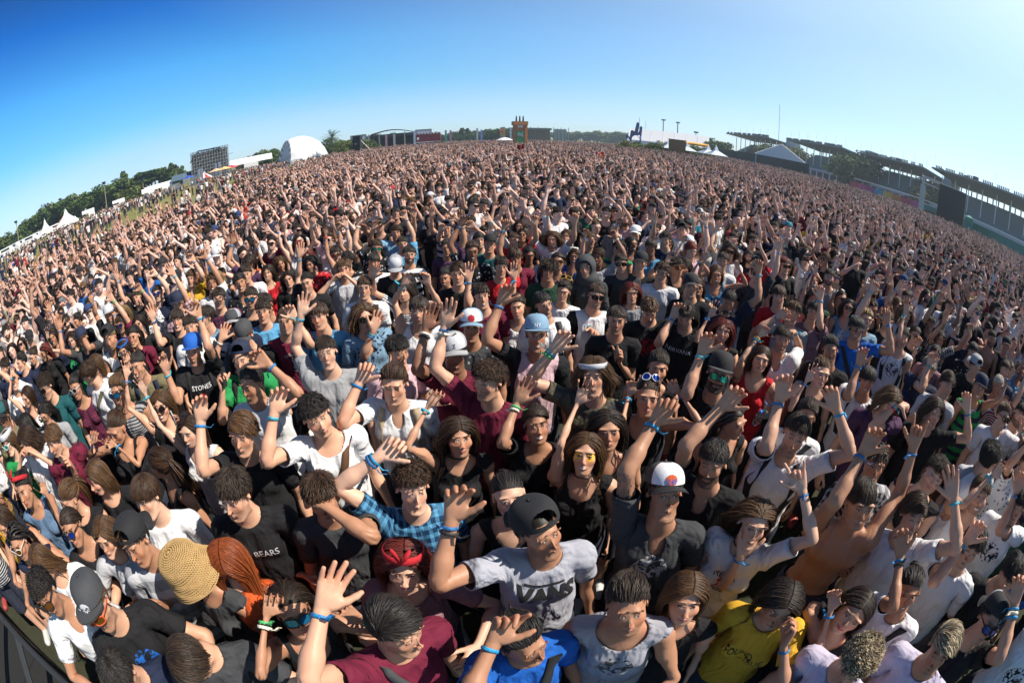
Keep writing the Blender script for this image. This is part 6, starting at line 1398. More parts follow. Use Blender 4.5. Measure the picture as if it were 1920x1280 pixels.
P(6, 782, 'man in black and white cap and olive shirt at the left edge', hair='short', hc='black', col='olive', cap=('dome', False, 'black', 'teal', 'black'), yaw=-40, tone='dark')
P(50, 745, 'woman with long brown hair raising a hand by the left edge', sex=f, hair='long', hc='brown', col='white', top='strap', yaw=-55, pitch=12, tone='fair', arms=[('L', 22, 692, 18, 742, 'relax')])
P(84, 728, 'man with curly hair, sunglasses and dark teal t-shirt', hair='curly', hc='dark', col='teal', yaw=-45, pitch=14, tone='fair', shades=('square', 'black', 'black'), s=1.02)
P(84, 780, 'woman in glasses with black hair over a grey t-shirt', sex=f, hair='mane', hc='black', col='grey', yaw=-45, pitch=18, tone='mid', shades=('square', 'clear', 'black'))
P(46, 800, 'person with smooth black hair bowed beside the long ponytail', sex=f, hair='bob', hc='black', col='black', yaw=-100, pitch=35)
P(142, 728, 'woman with hair bun, dark round sunglasses and maroon striped vest', sex=f, hair='bun', hc='black', col='maroon', pat='stripes', col2='navy', top='tank', yaw=-45, pitch=10, tone='tan', shades=('round', 'black', 'lgrey'))
P(163, 702, 'man leaning over in white t-shirt with a dark bag strap', hair='messy', hc='brown', col='white', yaw=-100, pitch=25, strap='olive', strap1=1)
P(176, 684, 'woman with long auburn hair and white t-shirt in profile', sex=f, hair='long', hc='light', col='white', yaw=-58, pitch=6, tone='fair')
P(220, 735, 'man in mirrored blue sunglasses and grey striped tank top', hair='quiff', hc='light', col='grey', pat='stripes', col2='black', top='tank', yaw=-40, pitch=12, tone='tan', shades=('square', 'sky', 'black'))
P(257, 688, 'young man with shaved head and olive t-shirt smiling to the left', hair='buzz', hc='black', col='olive', yaw=-38, pitch=10, tone='mid', teeth=1, strap='navy')
P(302, 762, 'smiling woman in sunglasses and black top raising a phone and a hand', sex=f, hair='long', hc='light', col='black', top='tank', yaw=-25, pitch=8, tone='fair', shades=('round', 'black', 'black'), teeth=1, arms=[('L', 234, 690, 246, 762, 'open'), ('R', 338, 782, 352, 842, 'curl', {'r': .6, 'palm': 'in'})], held=[('phone', 'R', 'lgrey', 'silver phone held up by the smiling woman in sunglasses')])
P(217, 808, 'woman with messy brown bun covering her face with both hands', sex=f, hair='bun', hc='brown', col='black', top='strap', yaw=-40, pitch=26, tone='tan', arms=[('L', 183, 822, 190, 870, 'curl', {'r': .45}), ('R', 208, 822, 262, 868, 'point', {'r': .5})])
P(362, 660, 'man in blue cap and white lettered black t-shirt raising his arm', hair='short', hc='black', col='black', cap=('flat', False, 'blue'), yaw=-18, pitch=8, tone='mid', beard=.35, arms=[('R', 371, 578, 395, 668, 'relax'), ('L', 305, 680, 322, 730, 'relax')], print=[('STONES', .048, 0, 1.30, 'white'), (disc, 0, 0, 1.23, 'red')], strap='black')
P(332, 600, 'smiling man with dark fringe and black t-shirt raising his right hand', hair='fringe', hc='dark', col='black', yaw=-20, pitch=4, tone='fair', teeth=1, arms=[('L', 283, 588, 306, 648, 'open')], strap='black')
P(357, 614, 'man with short dark hair half hidden behind the blue cap', hair='short', hc='dark', col='white', yaw=-15, tone='fair')
P(205, 592, 'man in light grey cap shading his eyes with his hand', hair='short', hc='brown', col='black', cap=('flat', False, 'lgrey'), yaw=-15, tone='tan', arms=[('R', 211, 581, 228, 625, 'relax', {'r': .55, 'palm': 'down'}), ('L', 168, 558, 180, 590, 'relax')])
P(206, 636, 'person in black backward cap and white tank top looking down', hair='capshort', hc='blond', col='white', top='tank', cap=('flat', True, 'black'), yaw=-20, pitch=20, tone='tan')
P(250, 632, 'woman with dark centre parted hair tied back', sex=f, hair='pony', hc='black', col='maroon', yaw=-30, tone='mid', teeth=1)
P(260, 609, 'woman with long dark hair squinting above the ponytail', sex=f, hair='long', hc='dark', col='black', yaw=-25, tone='fair', pitch=0)
P(232, 588, 'woman with long blond hair beside the light grey cap', sex=f, hair='wavy', hc='blond', col='black', yaw=-20, tone='pale')
P(155, 637, 'man in navy cap filming with a phone held in front of his face', hair='short', hc='black', col='char', cap=('flat', False, 'navy'), yaw=-20, tone='tan', arms=[('R', 149, 624, 182, 663, 'curl', {'r': .55, 'palm': 'in'}), ('L', 110, 606, 122, 655, 'open')], held=[('phone', 'R', 'black', 'black phone held up by the man in navy cap')])
P(143, 604, 'man with dark quiff in profile behind the navy cap', hair='quiff', hc='black', col='black', yaw=-50, tone='tan')
P(38, 680, 'man with dark quiff in navy t-shirt facing left near the edge', hair='quiff', hc='black', col='navy', yaw=-60, tone='fair')
P(8, 690, 'man with messy dark hair and navy vest at the left edge', hair='messy', hc='dark', col='navy', yaw=-50)
P(80, 612, 'woman with long dark ombre hair looking down at the left', sex=f, hair='long', hc='dark', col='pink', yaw=-60, pitch=20)
P(82, 662, 'person with reddish braided hair beneath raised hands', sex=f, hair='braids', hc='reddish', col='black', yaw=-60, pitch=20, tone='tan')
P(382, 596, 'man with cropped hair turned left behind a raised arm', hair='short', hc='dark', col='lblue', yaw=-60, tone='fair')
P(232, 660, 'woman with glasses and blue headband above the shaved head', sex=f, hair='long', hc='dark', col='black', yaw=-20, bandana=('blue', 0.2, .02, 1.73, 0), tone='fair', shades=('square', 'clear', 'black'))
P(452, 676, 'man in navy backward cap and green t-shirt taking a photo', hair='capshort', hc='black', col='green', cap=('flat', True, 'navy', 'navy', 'navy'), yaw=-15, pitch=8, tone='fair', strap='black', arms=[('L', 421, 708, 412, 768, 'curl', {'r': .55, 'palm': 'in'})], bands=0, held=[('phone', 'L', 'black', 'black phone held by the man in green t-shirt')])
P(468, 724, 'man with tall black quiff and shaved sides in white t-shirt', hair='quiff', hc='black', col='white', yaw=-42, pitch=16, tone='tan', arms=[('R', 490, 667, 556, 742, 'relax')], s=1.02)
P(452, 818, 'man with swept brown hair and black t-shirt squinting left', hair='sweep', hc='light', col='black', yaw=-32, pitch=12, tone='fair', arms=[('L', 374, 762, 384, 858, 'relax')], s=1.02)
P(595, 783, 'man with curly black hair and white t-shirt under a wide brown strap', hair='curly', hc='black', col='white', top='scoop', yaw=8, pitch=18, tone='fair', arms=[('L', 518, 745, 508, 858, 'relax')], strap='brown', strap1=1, s=1.02)
P(612, 663, 'young man with short dark hair in grey t-shirt raising his right arm high', hair='short', hc='dark', col='grey', yaw=-8, pitch=2, tone='pale', arms=[('L', 565, 572, 553, 652, 'open')], beard=.15)
P(535, 603, 'laughing man in dark red baseball t-shirt', hair='short', hc='dark', col='maroon', yaw=-10, teeth=1, tone='fair', print=[('THE', .035, -.03, 1.30, 'cream', 0, 0, .3), ('E', .09, .02, 1.27, 'cream'), ('S', .09, .02, 1.17, 'cream')], arms=[('R', 548, 582, 570, 625, 'relax')])
P(597, 594, 'man with light brown fringe in bright blue t-shirt', hair='fringe', hc='brown', col='sky', yaw=-12, tone='fair', roll=-12)
P(685, 597, 'man with shoulder length hair, dark sunglasses and blue patterned shirt', hair='grown', hc='light', col='lblue', pat='print', col2='navy', yaw=12, tone='fair', shades=('square', 'black', 'black'), arms=[('R', 709, 605, 682, 668, 'open', {'r': .7})], bands=2)
P(750, 660, 'man with messy black hair and pale pink t-shirt', hair='messy', hc='black', col='pink', yaw=25, pitch=16, tone='fair')
P(738, 724, 'man with thick brown quiff and white t-shirt wearing a tan backpack', hair='quiff', hc='brown', col='white', top='vee', yaw=-4, pitch=20, tone='fair', arms=[('L', 682, 692, 652, 786, 'curl', {'r': .75})], strap='beige', s=1.03)
P(497, 574, 'man in black t-shirt with short dark hair looking down', hair='short', hc='dark', col='black', yaw=-12, tone='tan')
P(458, 634, 'person in black baseball cap tipped down over ginger hair', hair='capshort', hc='ginger', col='black', cap=('dome', False, 'char', 'char', 'char'), yaw=-25, pitch=35)
P(437, 607, 'man in grey cap and glasses raising his hand', hair='short', hc='black', col='navy', cap=('dome', False, 'grey', 'char'), yaw=-20, shades=('round', 'black', 'black'), arms=[('L', 418, 622, 402, 690, 'open')], tone='fair')
P(776, 920, 'boy with curly brown hair and blue checked shirt raising his arm', hair='curly', hc='brown', col='indigo', pat='plaid', col2='sky', yaw=12, pitch=14, tone='pale', arms=[('L', 735, 836, 655, 905, 'curl')], bands=2, s=.98)
P(862, 820, 'woman with curly side ponytail and black sleeveless top with ring', sex=f, hair='wavy', hc='brown', col='black', top='tank', yaw=10, pitch=10, tone='mid', arms=[('L', 812, 740, 772, 835, 'curl')], choker=1)
P(1007, 797, 'smiling woman with dark parted hair and sheer black top raising her hand', sex=f, hair='slick', hc='dark', col='black', top='scoop', yaw=10, pitch=2, tone='tan', teeth=1, arms=[('L', 975, 733, 945, 835, 'open')], bands=2)
P(1097, 852, 'smiling woman with golden eye makeup, blond ends and black lace top', sex=f, hair='wavy', hc='light', col='black', top='strap', yaw=-4, pitch=0, tone='fair', teeth=1, makeup=1, arms=[('L', 1088, 735, 1046, 850, 'open')], choker=1, bands=0)
P(1112, 708, 'man with long hair under a pale headband and camouflage shirt', hair='grown', hc='light', col='char', pat='wash', col2='olive', yaw=4, pitch=4, tone='fair', bandana=('lgrey', -.15, .030, 1.70, 0), arms=[('L', 1052, 635, 1003, 712, 'relax')], bands=2)
P(1007, 630, 'laughing man in pale blue snapback cap and two tone t-shirt raising his arm', hair='short', hc='brown', col='pink', pat='sleeves', col2='black', cap=('flat', False, 'lblue', 'lblue', 'lblue', [('NY', .032, 0, 1.725, 'white')]), yaw=2, pitch=2, tone='tan', teeth=1, arms=[('L', 945, 548, 917, 640, 'relax')], s=1.02)
P(884, 614, 'man in white trucker cap with a red emblem and dark shirt', hair='short', hc='black', col='char', pat='print', col2='grey', cap=('dome', False, 'lblue', 'white', 'lblue', [(blob, 0, 0, 1.725, 'red')]), yaw=4, pitch=8, tone='tan')
P(852, 667, 'man in grey cap with black mark and earring', hair='short', hc='black', col='maroon', cap=('dome', False, 'grey', 'lgrey', 'grey', [('Z', .03, 0, 1.72, 'black')]), yaw=6, pitch=14, tone='dark', arms=[('L', 802, 596, 786, 685, 'open')], bands=2, beard=.3)
P(910, 716, 'man with curly brown quiff and maroon t-shirt in profile raising an open hand', hair='curly', hc='brown', col='maroon', yaw=-40, pitch=12, tone='fair', arms=[('L', 838, 588, 822, 690, 'open')], s=1.03, bands=2)
P(1021, 572, 'man with short black hair and white shirt looking right', hair='short', hc='black', col='white', yaw=25, tone='fair', strap='char')
P(970, 577, 'woman with dark ponytail beneath a raised forearm', sex=f, hair='pony', hc='dark', col='white', top='tank', yaw=-10, tone='fair')
P(785, 583, 'man with dark fringe and white tank top', hair='fringe', hc='dark', col='white', top='tank', yaw=-8, tone='fair', arms=[('L', 758, 525, 735, 575, 'relax')])
P(1118, 556, 'smiling man in dark sunglasses and white top with black sleeves', hair='short', hc='brown', col='white', pat='sleeves', col2='black', yaw=8, tone='fair', teeth=1, shades=('square', 'black', 'black'), arms=[('R', 1118, 622, 1090, 604, 'relax', {'r': .6, 'palm': 'down'})])
P(1156, 602, 'man with short dark hair and black t-shirt holding a gold phone', hair='short', hc='dark', col='black', yaw=5, tone='mid', arms=[('R', 1155, 668, 1180, 700, 'curl', {'r': .5, 'palm': 'in'})], held=[('phone', 'R', 'beige', 'gold phone held up before the man in black t-shirt')], bands=0)
P(1140, 808, 'woman with dark wavy hair behind the golden makeup', sex=f, hair='wavy', hc='dark', col='black', top='strap', yaw=12, pitch=6, tone='mid')
P(1218, 585, 'man with tousled brown hair looking down in printed black t-shirt', hair='messy', hc='light', col='black', pat='graphic', col2='red', yaw=10, pitch=40, tone='fair')
P(1284, 596, 'boy with messy dark hair bowed over a white lettered black t-shirt', hair='messy', hc='dark', col='black', yaw=-4, pitch=38, tone='fair', print=[('NIRVANA', .052, 0, 1.27, 'lgrey')], arms=[('L', 1266, 580, 1243, 628, 'relax', {'r': .6})])
P(1366, 566, 'man with cropped black hair and navy t-shirt looking down', hair='short', hc='black', col='navy', yaw=8, pitch=30, tone='tan', arms=[('R', 1424, 498, 1428, 575, 'relax')])
P(1356, 620, 'woman with dark red hair and sunglasses on her head', sex=f, hair='wavy', hc='reddish', col='black', top='tank', yaw=4, pitch=2, tone='fair', shades=('square', 'black', 'black', 1), arms=[('L', 1335, 580, 1310, 632, 'open')])
P(1427, 674, 'woman with straight brown hair and bright red swimsuit top', sex=f, hair='long', hc='brown', col='red', top='strap', yaw=6, pitch=2, tone='fair', roll=8, arms=[('L', 1432, 616, 1388, 680, 'point'), ('R', 1418, 782, 1455, 755, 'curl', {'r': .5, 'palm': 'in'})], bands=2, held=[('bottle', 'R', None, 'small water bottle with blue cap held by the woman in red')])
P(1467, 637, 'young man in white v neck t-shirt with his arm across his head', hair='short', hc='dark', col='white', top='vee', yaw=18, tone='mid', arms=[('R', 1487, 613, 1500, 640, 'fist', {'r': .5, 'palm': 'down'})])
P(1347, 704, 'bearded man in black cap and mirrored green sunglasses', hair='short', hc='black', col='black', cap=('flat', False, 'black', 'black', 'char'), yaw=10, pitch=4, tone='mid', shades=('square', 'green', 'black'), beard=1., arms=[('L', 1320, 640, 1292, 728, 'relax')], s=1.02)
P(1234, 692, 'woman with hair tied up scowling above raised hands', sex=f, hair='bun', hc='dark', col='black', top='tank', yaw=10, pitch=10, tone='mid')
P(1214, 748, 'woman with round blue sunglasses pushed up and both hands raised', sex=f, hair='bun', hc='brown', col='black', top='strap', yaw=2, pitch=2, tone='mid', shades=('round', 'blue', 'white', 1), arms=[('L', 1180, 724, 1170, 775, 'two', {'r': .6}), ('R', 1263, 718, 1302, 785, 'two', {'r': .6})])
P(1249, 928, 'man in white trucker cap with mountain badge and navy printed t-shirt, tattooed arm up', hair='short', hc='dark', col='char', top='vee', pat='graphic', col2='lgrey', cap=('dome', False, 'char', 'white', 'black', [(disc, 0, 0, 1.722, 'orange'), (wave, 0, 0, 1.722, 'blue')]), yaw=24, pitch=-8, tone='tan', tattoo=1, beard=.1, arms=[('L', 1240, 762, 1184, 880, 'curl')], s=1.02)
P(1333, 872, 'bearded man in black v neck t-shirt raising a hairy arm', hair='short', hc='black', col='black', top='vee', yaw=2, pitch=16, tone='mid', beard=.9, arms=[('L', 1368, 740, 1268, 858, 'relax')], bands=0, s=1.02)
P(1378, 792, 'woman with braided dark hair and black strap top turned away', sex=f, hair='braids', hc='black', col='black', top='strap', yaw=60, pitch=12, tone='mid')
P(1490, 820, 'man with short dark hair and white t-shirt, both arms raised, black straps', hair='short', hc='dark', col='white', yaw=12, pitch=14, tone='fair', strap='black', arms=[('L', 1464, 724, 1428, 862, 'relax'), ('R', 1562, 742, 1588, 862, 'relax')], s=1.02)
P(1512, 784, 'woman with dark hair and white top behind the raised arms', sex=f, hair='pony', hc='dark', col='white', yaw=8, pitch=8, tone='tan', strap='char', strap1=1)
P(1540, 702, 'woman with fair hair in a bun and black strap top', sex=f, hair='bun', hc='light', col='black', top='strap', yaw=20, tone='pale', arms=[('L', 1518, 698, 1490, 752, 'open')])
P(1487, 588, 'man with tousled fair hair and dusty blue t-shirt', hair='messy', hc='light', col='grey', yaw=15, tone='fair', arms=[('L', 1468, 585, 1430, 610, 'relax', {'r': .6})])
P(1525, 586, 'person with dark hair behind a raised wristband', hair='messy', hc='dark', col='mauve', yaw=10, arms=[('R', 1540, 548, 1538, 600, 'relax')])
P(1606, 616, 'smiling man in glasses and royal blue t-shirt', hair='fringe', hc='black', col='blue', yaw=10, pitch=0, tone='tan', teeth=1, shades=('square', 'clear', 'black'), arms=[('R', 1663, 588, 1666, 648, 'curl')], strap='black', strap1=-1, s=1.05)
P(1557, 658, 'man with short black hair and dark t-shirt beside the royal blue one', hair='quiff', hc='black', col='black', yaw=15, tone='tan', roll=-8)
P(1692, 632, 'man with shaved sides in white printed tank top', hair='short', hc='black', col='white', top='tank', pat='graphic', col2='char', yaw=14, tone='fair', strap='black', arms=[('L', 1697, 575, 1682, 640, 'open')])
P(1626, 714, 'man with straight black hair and black backpack straps over white', hair='fringe', hc='black', col='white', yaw=15, pitch=8, tone='tan', strap='black', arms=[('L', 1613, 665, 1590, 742, 'relax')], teeth=1)
P(1668, 760, 'person in purple t-shirt with long hair over the face and fist forward', hair='grown', hc='light', col='purple', yaw=25, pitch=28, tone='fair', arms=[('R', 1694, 745, 1640, 795, 'fist', {'r': .6, 'palm': 'down'})], bands=2)
P(1752, 776, 'long haired young man in black t-shirt raising his hand', hair='grown', hc='brown', col='black', yaw=25, pitch=6, tone='fair', arms=[('R', 1814, 752, 1824, 825, 'relax')])
P(1776, 724, 'man with brown swept hair and pale blue printed t-shirt', hair='sweep', hc='brown', col='lgrey', yaw=30, pitch=8, tone='fair', print=[('fury', .06, -.02, 1.2, 'navy')])
P(1882, 782, 'man in sunglasses and white t-shirt holding a hand before his face', hair='quiff', hc='light', col='white', yaw=30, pitch=6, tone='fair', shades=('round', 'black', 'black'), arms=[('R', 1904, 806, 1908, 850, 'open', {'r': .6, 'palm': 'in'})], teeth=1)
P(1872, 724, 'woman with cropped bleached hair and black top', sex=f, hair='short', hc='bleach', col='black', top='strap', yaw=25, tone='mid', lips=(.5, .06, .05))
P(1830, 690, 'person in grey cap bowed in a black shirt', hair='capshort', hc='dark', col='black', cap=('dome', True, 'grey'), yaw=40, pitch=20)
P(1816, 624, 'man with light quiff and dark tank top raising a fist', hair='quiff', hc='light', col='navy', top='tank', yaw=25, tone='fair', arms=[('R', 1811, 633, 1824, 678, 'fist')], teeth=1)
P(1860, 636, 'bare chested man with dark stubble near the right edge', hair='short', hc='dark', top='bare', yaw=15, tone='tan', beard=.7)
P(1886, 648, 'man in black cap near the right edge', hair='short', hc='black', col='black', cap=('dome', False, 'black'), yaw=10, tone='tan')
P(1717, 630, 'woman with black sunglasses and hair pulled back', sex=f, hair='slick', hc='dark', col='black', yaw=25, shades=('round', 'black', 'black'), arms=[('R', 1726, 638, 1706, 700, 'fist', {'r': .6})])
P(1741, 694, 'man with blond streaked fringe beside a pointing hand', hair='sweep', hc='ash', col='navy', yaw=20, pitch=14, arms=[('L', 1744, 668, 1716, 735, 'point', {'r': .7})])
P(1752, 668, 'woman with black hair behind a raised wristband on the right', sex=f, hair='pony', hc='black', col='mauve', yaw=15)
P(1912, 780, 'man with dark beard and black straps at the right edge', hair='short', hc='black', col='white', yaw=15, beard=.8, strap='char')
P(1860, 858, 'person with dark curly hair seen from behind at the right', hair='curly', hc='black', col='white', yaw=140, pitch=0)
P(1752, 893, 'boy with wild dark curls and black tank top leaning in', hair='curly', hc='dark', col='black', top='tank', yaw=16, pitch=4, tone='pale', roll=10)
P(1614, 948, 'shirtless young man with wavy dark hair raising both arms', hair='fringe', hc='dark', top='bare', yaw=30, pitch=8, tone='tan', beard=.05, arms=[('L', 1628, 822, 1556, 955, 'relax'), ('R', 1724, 812, 1700, 880, 'horns')], s=1.02)
P(1712, 972, 'young person with swept brown hair and white t-shirt raising an open hand', hair='sweepr', hc='brown', col='white', yaw=30, pitch=4, tone='fair', beard=0, arms=[('R', 1787, 905, 1786, 1008, 'open')])
P(1836, 930, 'laughing man in white tank top waving with a blue wristband', hair='short', hc='light', col='white', top='tank', yaw=26, pitch=0, tone='fair', teeth=1, arms=[('L', 1872, 874, 1800, 950, 'relax')])
P(1819, 1030, 'boy in white t-shirt rubbing his face with both hands', hair='messy', hc='dark', col='white', yaw=28, pitch=14, tone='fair', arms=[('L', 1824, 990, 1742, 1100, 'relax', {'r': .7})], bands=2)
P(1908, 952, 'man with black hair and white shirt with dark print at the right edge', hair='messy', hc='black', col='white', pat='graphic', col2='navy', yaw=30, pitch=8, tone='mid', arms=[('R', 1916, 905, 1880, 1000, 'relax')])
P(1857, 860, 'person with dark wavy hair looking down above the white tank top', hair='messy', hc='black', col='lgrey', yaw=60, pitch=20)
P(1599, 1150, 'woman with red lips and long dark hair, one hand at her ear', sex=f, hair='long', hc='dark', col='black', top='strap', yaw=18, pitch=14, tone='fair', lips=(.5, .02, .03), roll=12, arms=[('L', 1560, 1112, 1536, 1228, 'fist', {'r': .7})])
P(1702, 1112, 'smiling woman in white t-shirt with black bag strap and hand raised', sex=f, hair='bun', hc='black', col='white', yaw=26, pitch=4, tone='tan', teeth=1, strap='black', strap1=1, arms=[('L', 1686, 1014, 1668, 1138, 'relax')], pat='graphic', col2='sky', bands=2)
P(1598, 1252, 'person with curly blond streaked hair at the bottom edge', hair='curly', hc='streak', col='lav', yaw=20, pitch=45, tone='fair')
P(1762, 1222, 'young man with wavy blond streaked hair and lavender t-shirt', hair='sweep', hc='streak', col='lav', yaw=32, pitch=20, tone='tan')
P(1853, 1168, 'man in black patterned bandana and blue sunglasses', hair='capshort', hc='black', col='black', cap=('beanie', True, 'black', 'grey', 'black'), yaw=34, pitch=4, tone='mid', shades=('square', 'blue', 'black'), arms=[('R', 1912, 1100, 1860, 1262, 'relax')], bands=3)
P(1891, 1085, 'person with messy black hair behind the patterned bandana', hair='messy', hc='black', col='black', yaw=40, pitch=30)
P(1287, 1126, 'woman with long brown hair and black top beside the skull shirt', sex=f, hair='long', hc='light', col='black', top='tank', yaw=22, pitch=12, tone='fair')
P(1414, 988, 'girl in white ringer t-shirt with red logo and crimson bandana on her wrist', sex=f, hair='mane', hc='light', col='white', yaw=24, pitch=8, tone='pale', choker=1, arms=[('L', 1384, 1012, 1395, 1100, 'open', {'r': .55}), ('R', 1499, 890, 1508, 992, 'horns')], print=[(cross, 0, -.01, 1.22, 'red'), ('REDA', .05, -.01, 1.285, 'black'), ('PEPE', .045, -.01, 1.155, 'black')])
P(1462, 1142, 'girl in yellow lettered t-shirt with dark parted hair looking down', sex=f, hair='long', hc='dark', col='yellow', yaw=20, pitch=34, tone='mid', bottom='short', arms=[('R', 1478, 1172, 1500, 1235, 'curl', {'r': .45, 'palm': 'in'})], print=[('FOUND', .045, -.03, 1.25, 'black'), ('TRUE', .04, .055, 1.235, 'black', 0, 0, .2), ('not for you', .024, .03, 1.2, 'black')])
P(956, 934, 'woman with tied back dark hair and glitter on her cheek behind the black cap', sex=f, hair='bun', hc='black', col='black', top='strap', yaw=10, pitch=0, tone='pale', lips=(.4, .05, .05))
# --- further back, still told apart
P(1097, 503, 'man in a dark hood framing his face', hair='short', hc='dark', hat='hood', col='char', top='long', yaw=0, tone='fair', beard=.4)
P(940, 502, 'man with dark messy hair and red t-shirt', hair='messy', hc='dark', col='red', yaw=8, tone='fair', arms=[('R', 966, 508, 962, 545, 'open')])
P(1028, 508, 'man with afro curls and green hooded shirt', hair='afro', hc='dark', col='dgreen', yaw=4, tone='tan')
P(1165, 495, 'man in small dark sunglasses and light grey shirt', hair='short', hc='dark', col='char', yaw=4, shades=('square', 'black', 'black'))
P(1240, 512, 'man with curly hair and thin glasses in white t-shirt', hair='curly', hc='brown', col='white', yaw=0, shades=('round', 'clear', 'char'))
P(1200, 494, 'man in black cap above the tousled brown hair', hair='short', hc='black', col='black', cap=('dome', False, 'black'), yaw=-6)
P(1296, 538, 'man in black cap with short brim and dark t-shirt', hair='short', hc='black', col='black', cap=('dome', False, 'char', 'black'), yaw=8)
P(1460, 556, 'young man with brown fringe and red t-shirt', hair='fringe', hc='brown', col='red', yaw=8, tone='pale')
P(1355, 490, 'man with dark hair and bright white t-shirt', hair='short', hc='dark', col='white', yaw=2)
P(1555, 520, 'man with beard and grey sleeveless shirt', hair='short', hc='dark', col='grey', top='tank', yaw=8, beard=.8)
P(1185, 550, 'woman with pink hair beside the dark sunglasses', sex=f, hair='long', hc='reddish', col='grey', yaw=8)
P(1056, 548, 'person in yellow framed glasses and white headband', sex=f, hair='pony', hc='dark', col='white', yaw=0, shades=('square', 'black', 'yellow', 1))
P(700, 492, 'smiling man with black fringe and white t-shirt', hair='fringe', hc='black', col='white', yaw=0, teeth=1, tone='tan')
P(768, 478, 'smiling bearded man in banded t-shirt', hair='short', hc='black', col='black', pat='bands', col2='white', yaw=-4, beard=.9, teeth=1)
P(645, 505, 'man in light t-shirt with his hands at his face', hair='messy', hc='light', col='lgrey', yaw=-10, rest='face')
P(575, 532, 'man in black t-shirt with cropped hair', hair='buzz', hc='black', col='black', yaw=-10, arms=[('L', 560, 470, 560, 520, 'open')])
P(541, 524, 'woman with long curly dark hair', sex=f, hair='wavy', hc='dark', col='black', yaw=-12)
P(502, 512, 'woman smiling in red tank top', sex=f, hair='long', hc='dark', col='red', top='tank', yaw=-12, teeth=1)
P(462, 515, 'man with wet dark hair beside the red tank top', hair='short', hc='dark', col='white', yaw=-14)
P(493, 585, 'person in blue t-shirt reaching sideways', hair='messy', hc='dark', col='sky', yaw=-14)
P(858, 515, 'man in black shirt with swept brown hair', hair='sweep', hc='brown', col='black', yaw=0, arms=[('R', 882, 510, 878, 555, 'open')])
P(903, 556, 'smiling man with messy hair in maroon shirt', hair='messy', hc='dark', col='maroon', yaw=6, teeth=1)
P(741, 503, 'person in patterned grey cap looking down', hair='capshort', hc='dark', col='black', cap=('dome', False, 'grey', 'lgrey'), pitch=40, yaw=0)
P(683, 540, 'man with short hair and black strap over white shirt', hair='short', hc='brown', col='white', strap='black', yaw=-4)
P(410, 560, 'man with dark hair, glasses and checked shirt', hair='messy', hc='dark', col='navy', pat='plaid', col2='maroon', shades=('round', 'clear', 'black'), yaw=-14)
P(470, 560, 'man in blue sunglasses and tank top', hair='short', hc='dark', col='navy', top='tank', shades=('square', 'sky', 'black'), yaw=-12)
P(1640, 545, 'woman with brown hair and pale top by the middle right', sex=f, hair='long', hc='brown', col='cream', top='strap', yaw=15)
P(1700, 560, 'man with short hair and mauve shirt', hair='short', hc='brown', col='mauve', yaw=15)
P(1780, 575, 'man with light hair and white shirt under raised hands', hair='short', hc='light', col='white', yaw=18, arms=[('R', 1795, 545, 1800, 590, 'open')])
# ------------------------------------------------------------------ who stands where
N_FINE = 95
def depth_key(r): return -(r['y'] + abs(r['x'] - 960) * .12)
ROWS.sort(key=depth_key)
for i, r in enumerate(ROWS):
    r['seed'] = i * 13 + 5; r['lod'] = 0 if i < 118 else 1
    person(r)
print('rows done', time.time() - T0)
XY = [p[2][:2] for p in PEOPLE]
def project_px(p):
    v = np.asarray(p) - CAM; v = v / np.linalg.norm(v); cx = v[0]; cz = v[1] * math.cos(PIT) - v[2] * math.sin(PIT); cy = v[1] * math.sin(PIT) + v[2] * math.cos(PIT)
    th = math.acos(np.clip(cz, -1, 1)); r = 2 * FOC * math.sin(th / 2); h = math.hypot(cx, cy) + 1e-9; return 960 + cx / h * r * 1920 / 36, 640 - cy / h * r * 1920 / 36
STYLES_M = ['messy', 'short', 'quiff', 'sweep', 'fringe', 'curly', 'short', 'messy', 'sweepr', 'grown']; STYLES_F = ['long', 'wavy', 'pony', 'bun', 'long', 'bob', 'slick']
COLS = ['black'] * 9 + ['white'] * 6 + ['grey', 'lgrey', 'navy', 'navy', 'char', 'maroon', 'maroon', 'teal', 'red', 'blue', 'olive', 'pink', 'lblue', 'purple', 'dgreen', 'mauve', 'cream', 'orange', 'yellow', 'sky', 'green']
CN = {'char': 'charcoal', 'lgrey': 'light grey', 'lblue': 'dusty blue', 'dgreen': 'dark green', 'sky': 'bright blue', 'mauve': 'dusty mauve', 'blue': 'royal blue'}
# jittered rows fill the rest of the near crowd, up to 300 people in all
cand = []
gy = -.80
while gy < 13:
    gx = -14 + (int(gy / .43) % 2) * .26
    while gx < 14:
        x, y = gx + rng.normal(0, .07), gy + rng.normal(0, .06); gx += .52
        if math.hypot(x, y) < .95 or y < (.04 if x < 1.6 else -.75) or x < -9 - .5 * y: continue
        cand.append((x, y))
    gy += .43
cand.sort(key=lambda q: math.hypot(*q))
near = {}
XYA = list(XY)
used_labels = set(r['label'] for r in ROWS)
fills = []; left_over = []
for (x, y) in cand:
    A = np.array(XYA); d = np.hypot(A[:, 0] - x, A[:, 1] - y).min()
    if d < .40: continue
    XYA.append((x, y)); px, py = project_px((x, y, 1.62))
    if -420 < px < 2250 and py < 1420 and (x < 4 or y > .1 or px < 2100): fills.append((x, y, px, py))
fills.sort(key=lambda q: math.hypot(q[0], q[1]))
N_IND = 300 - len(ROWS); IND = fills[:N_IND]; REST = fills[N_IND:]
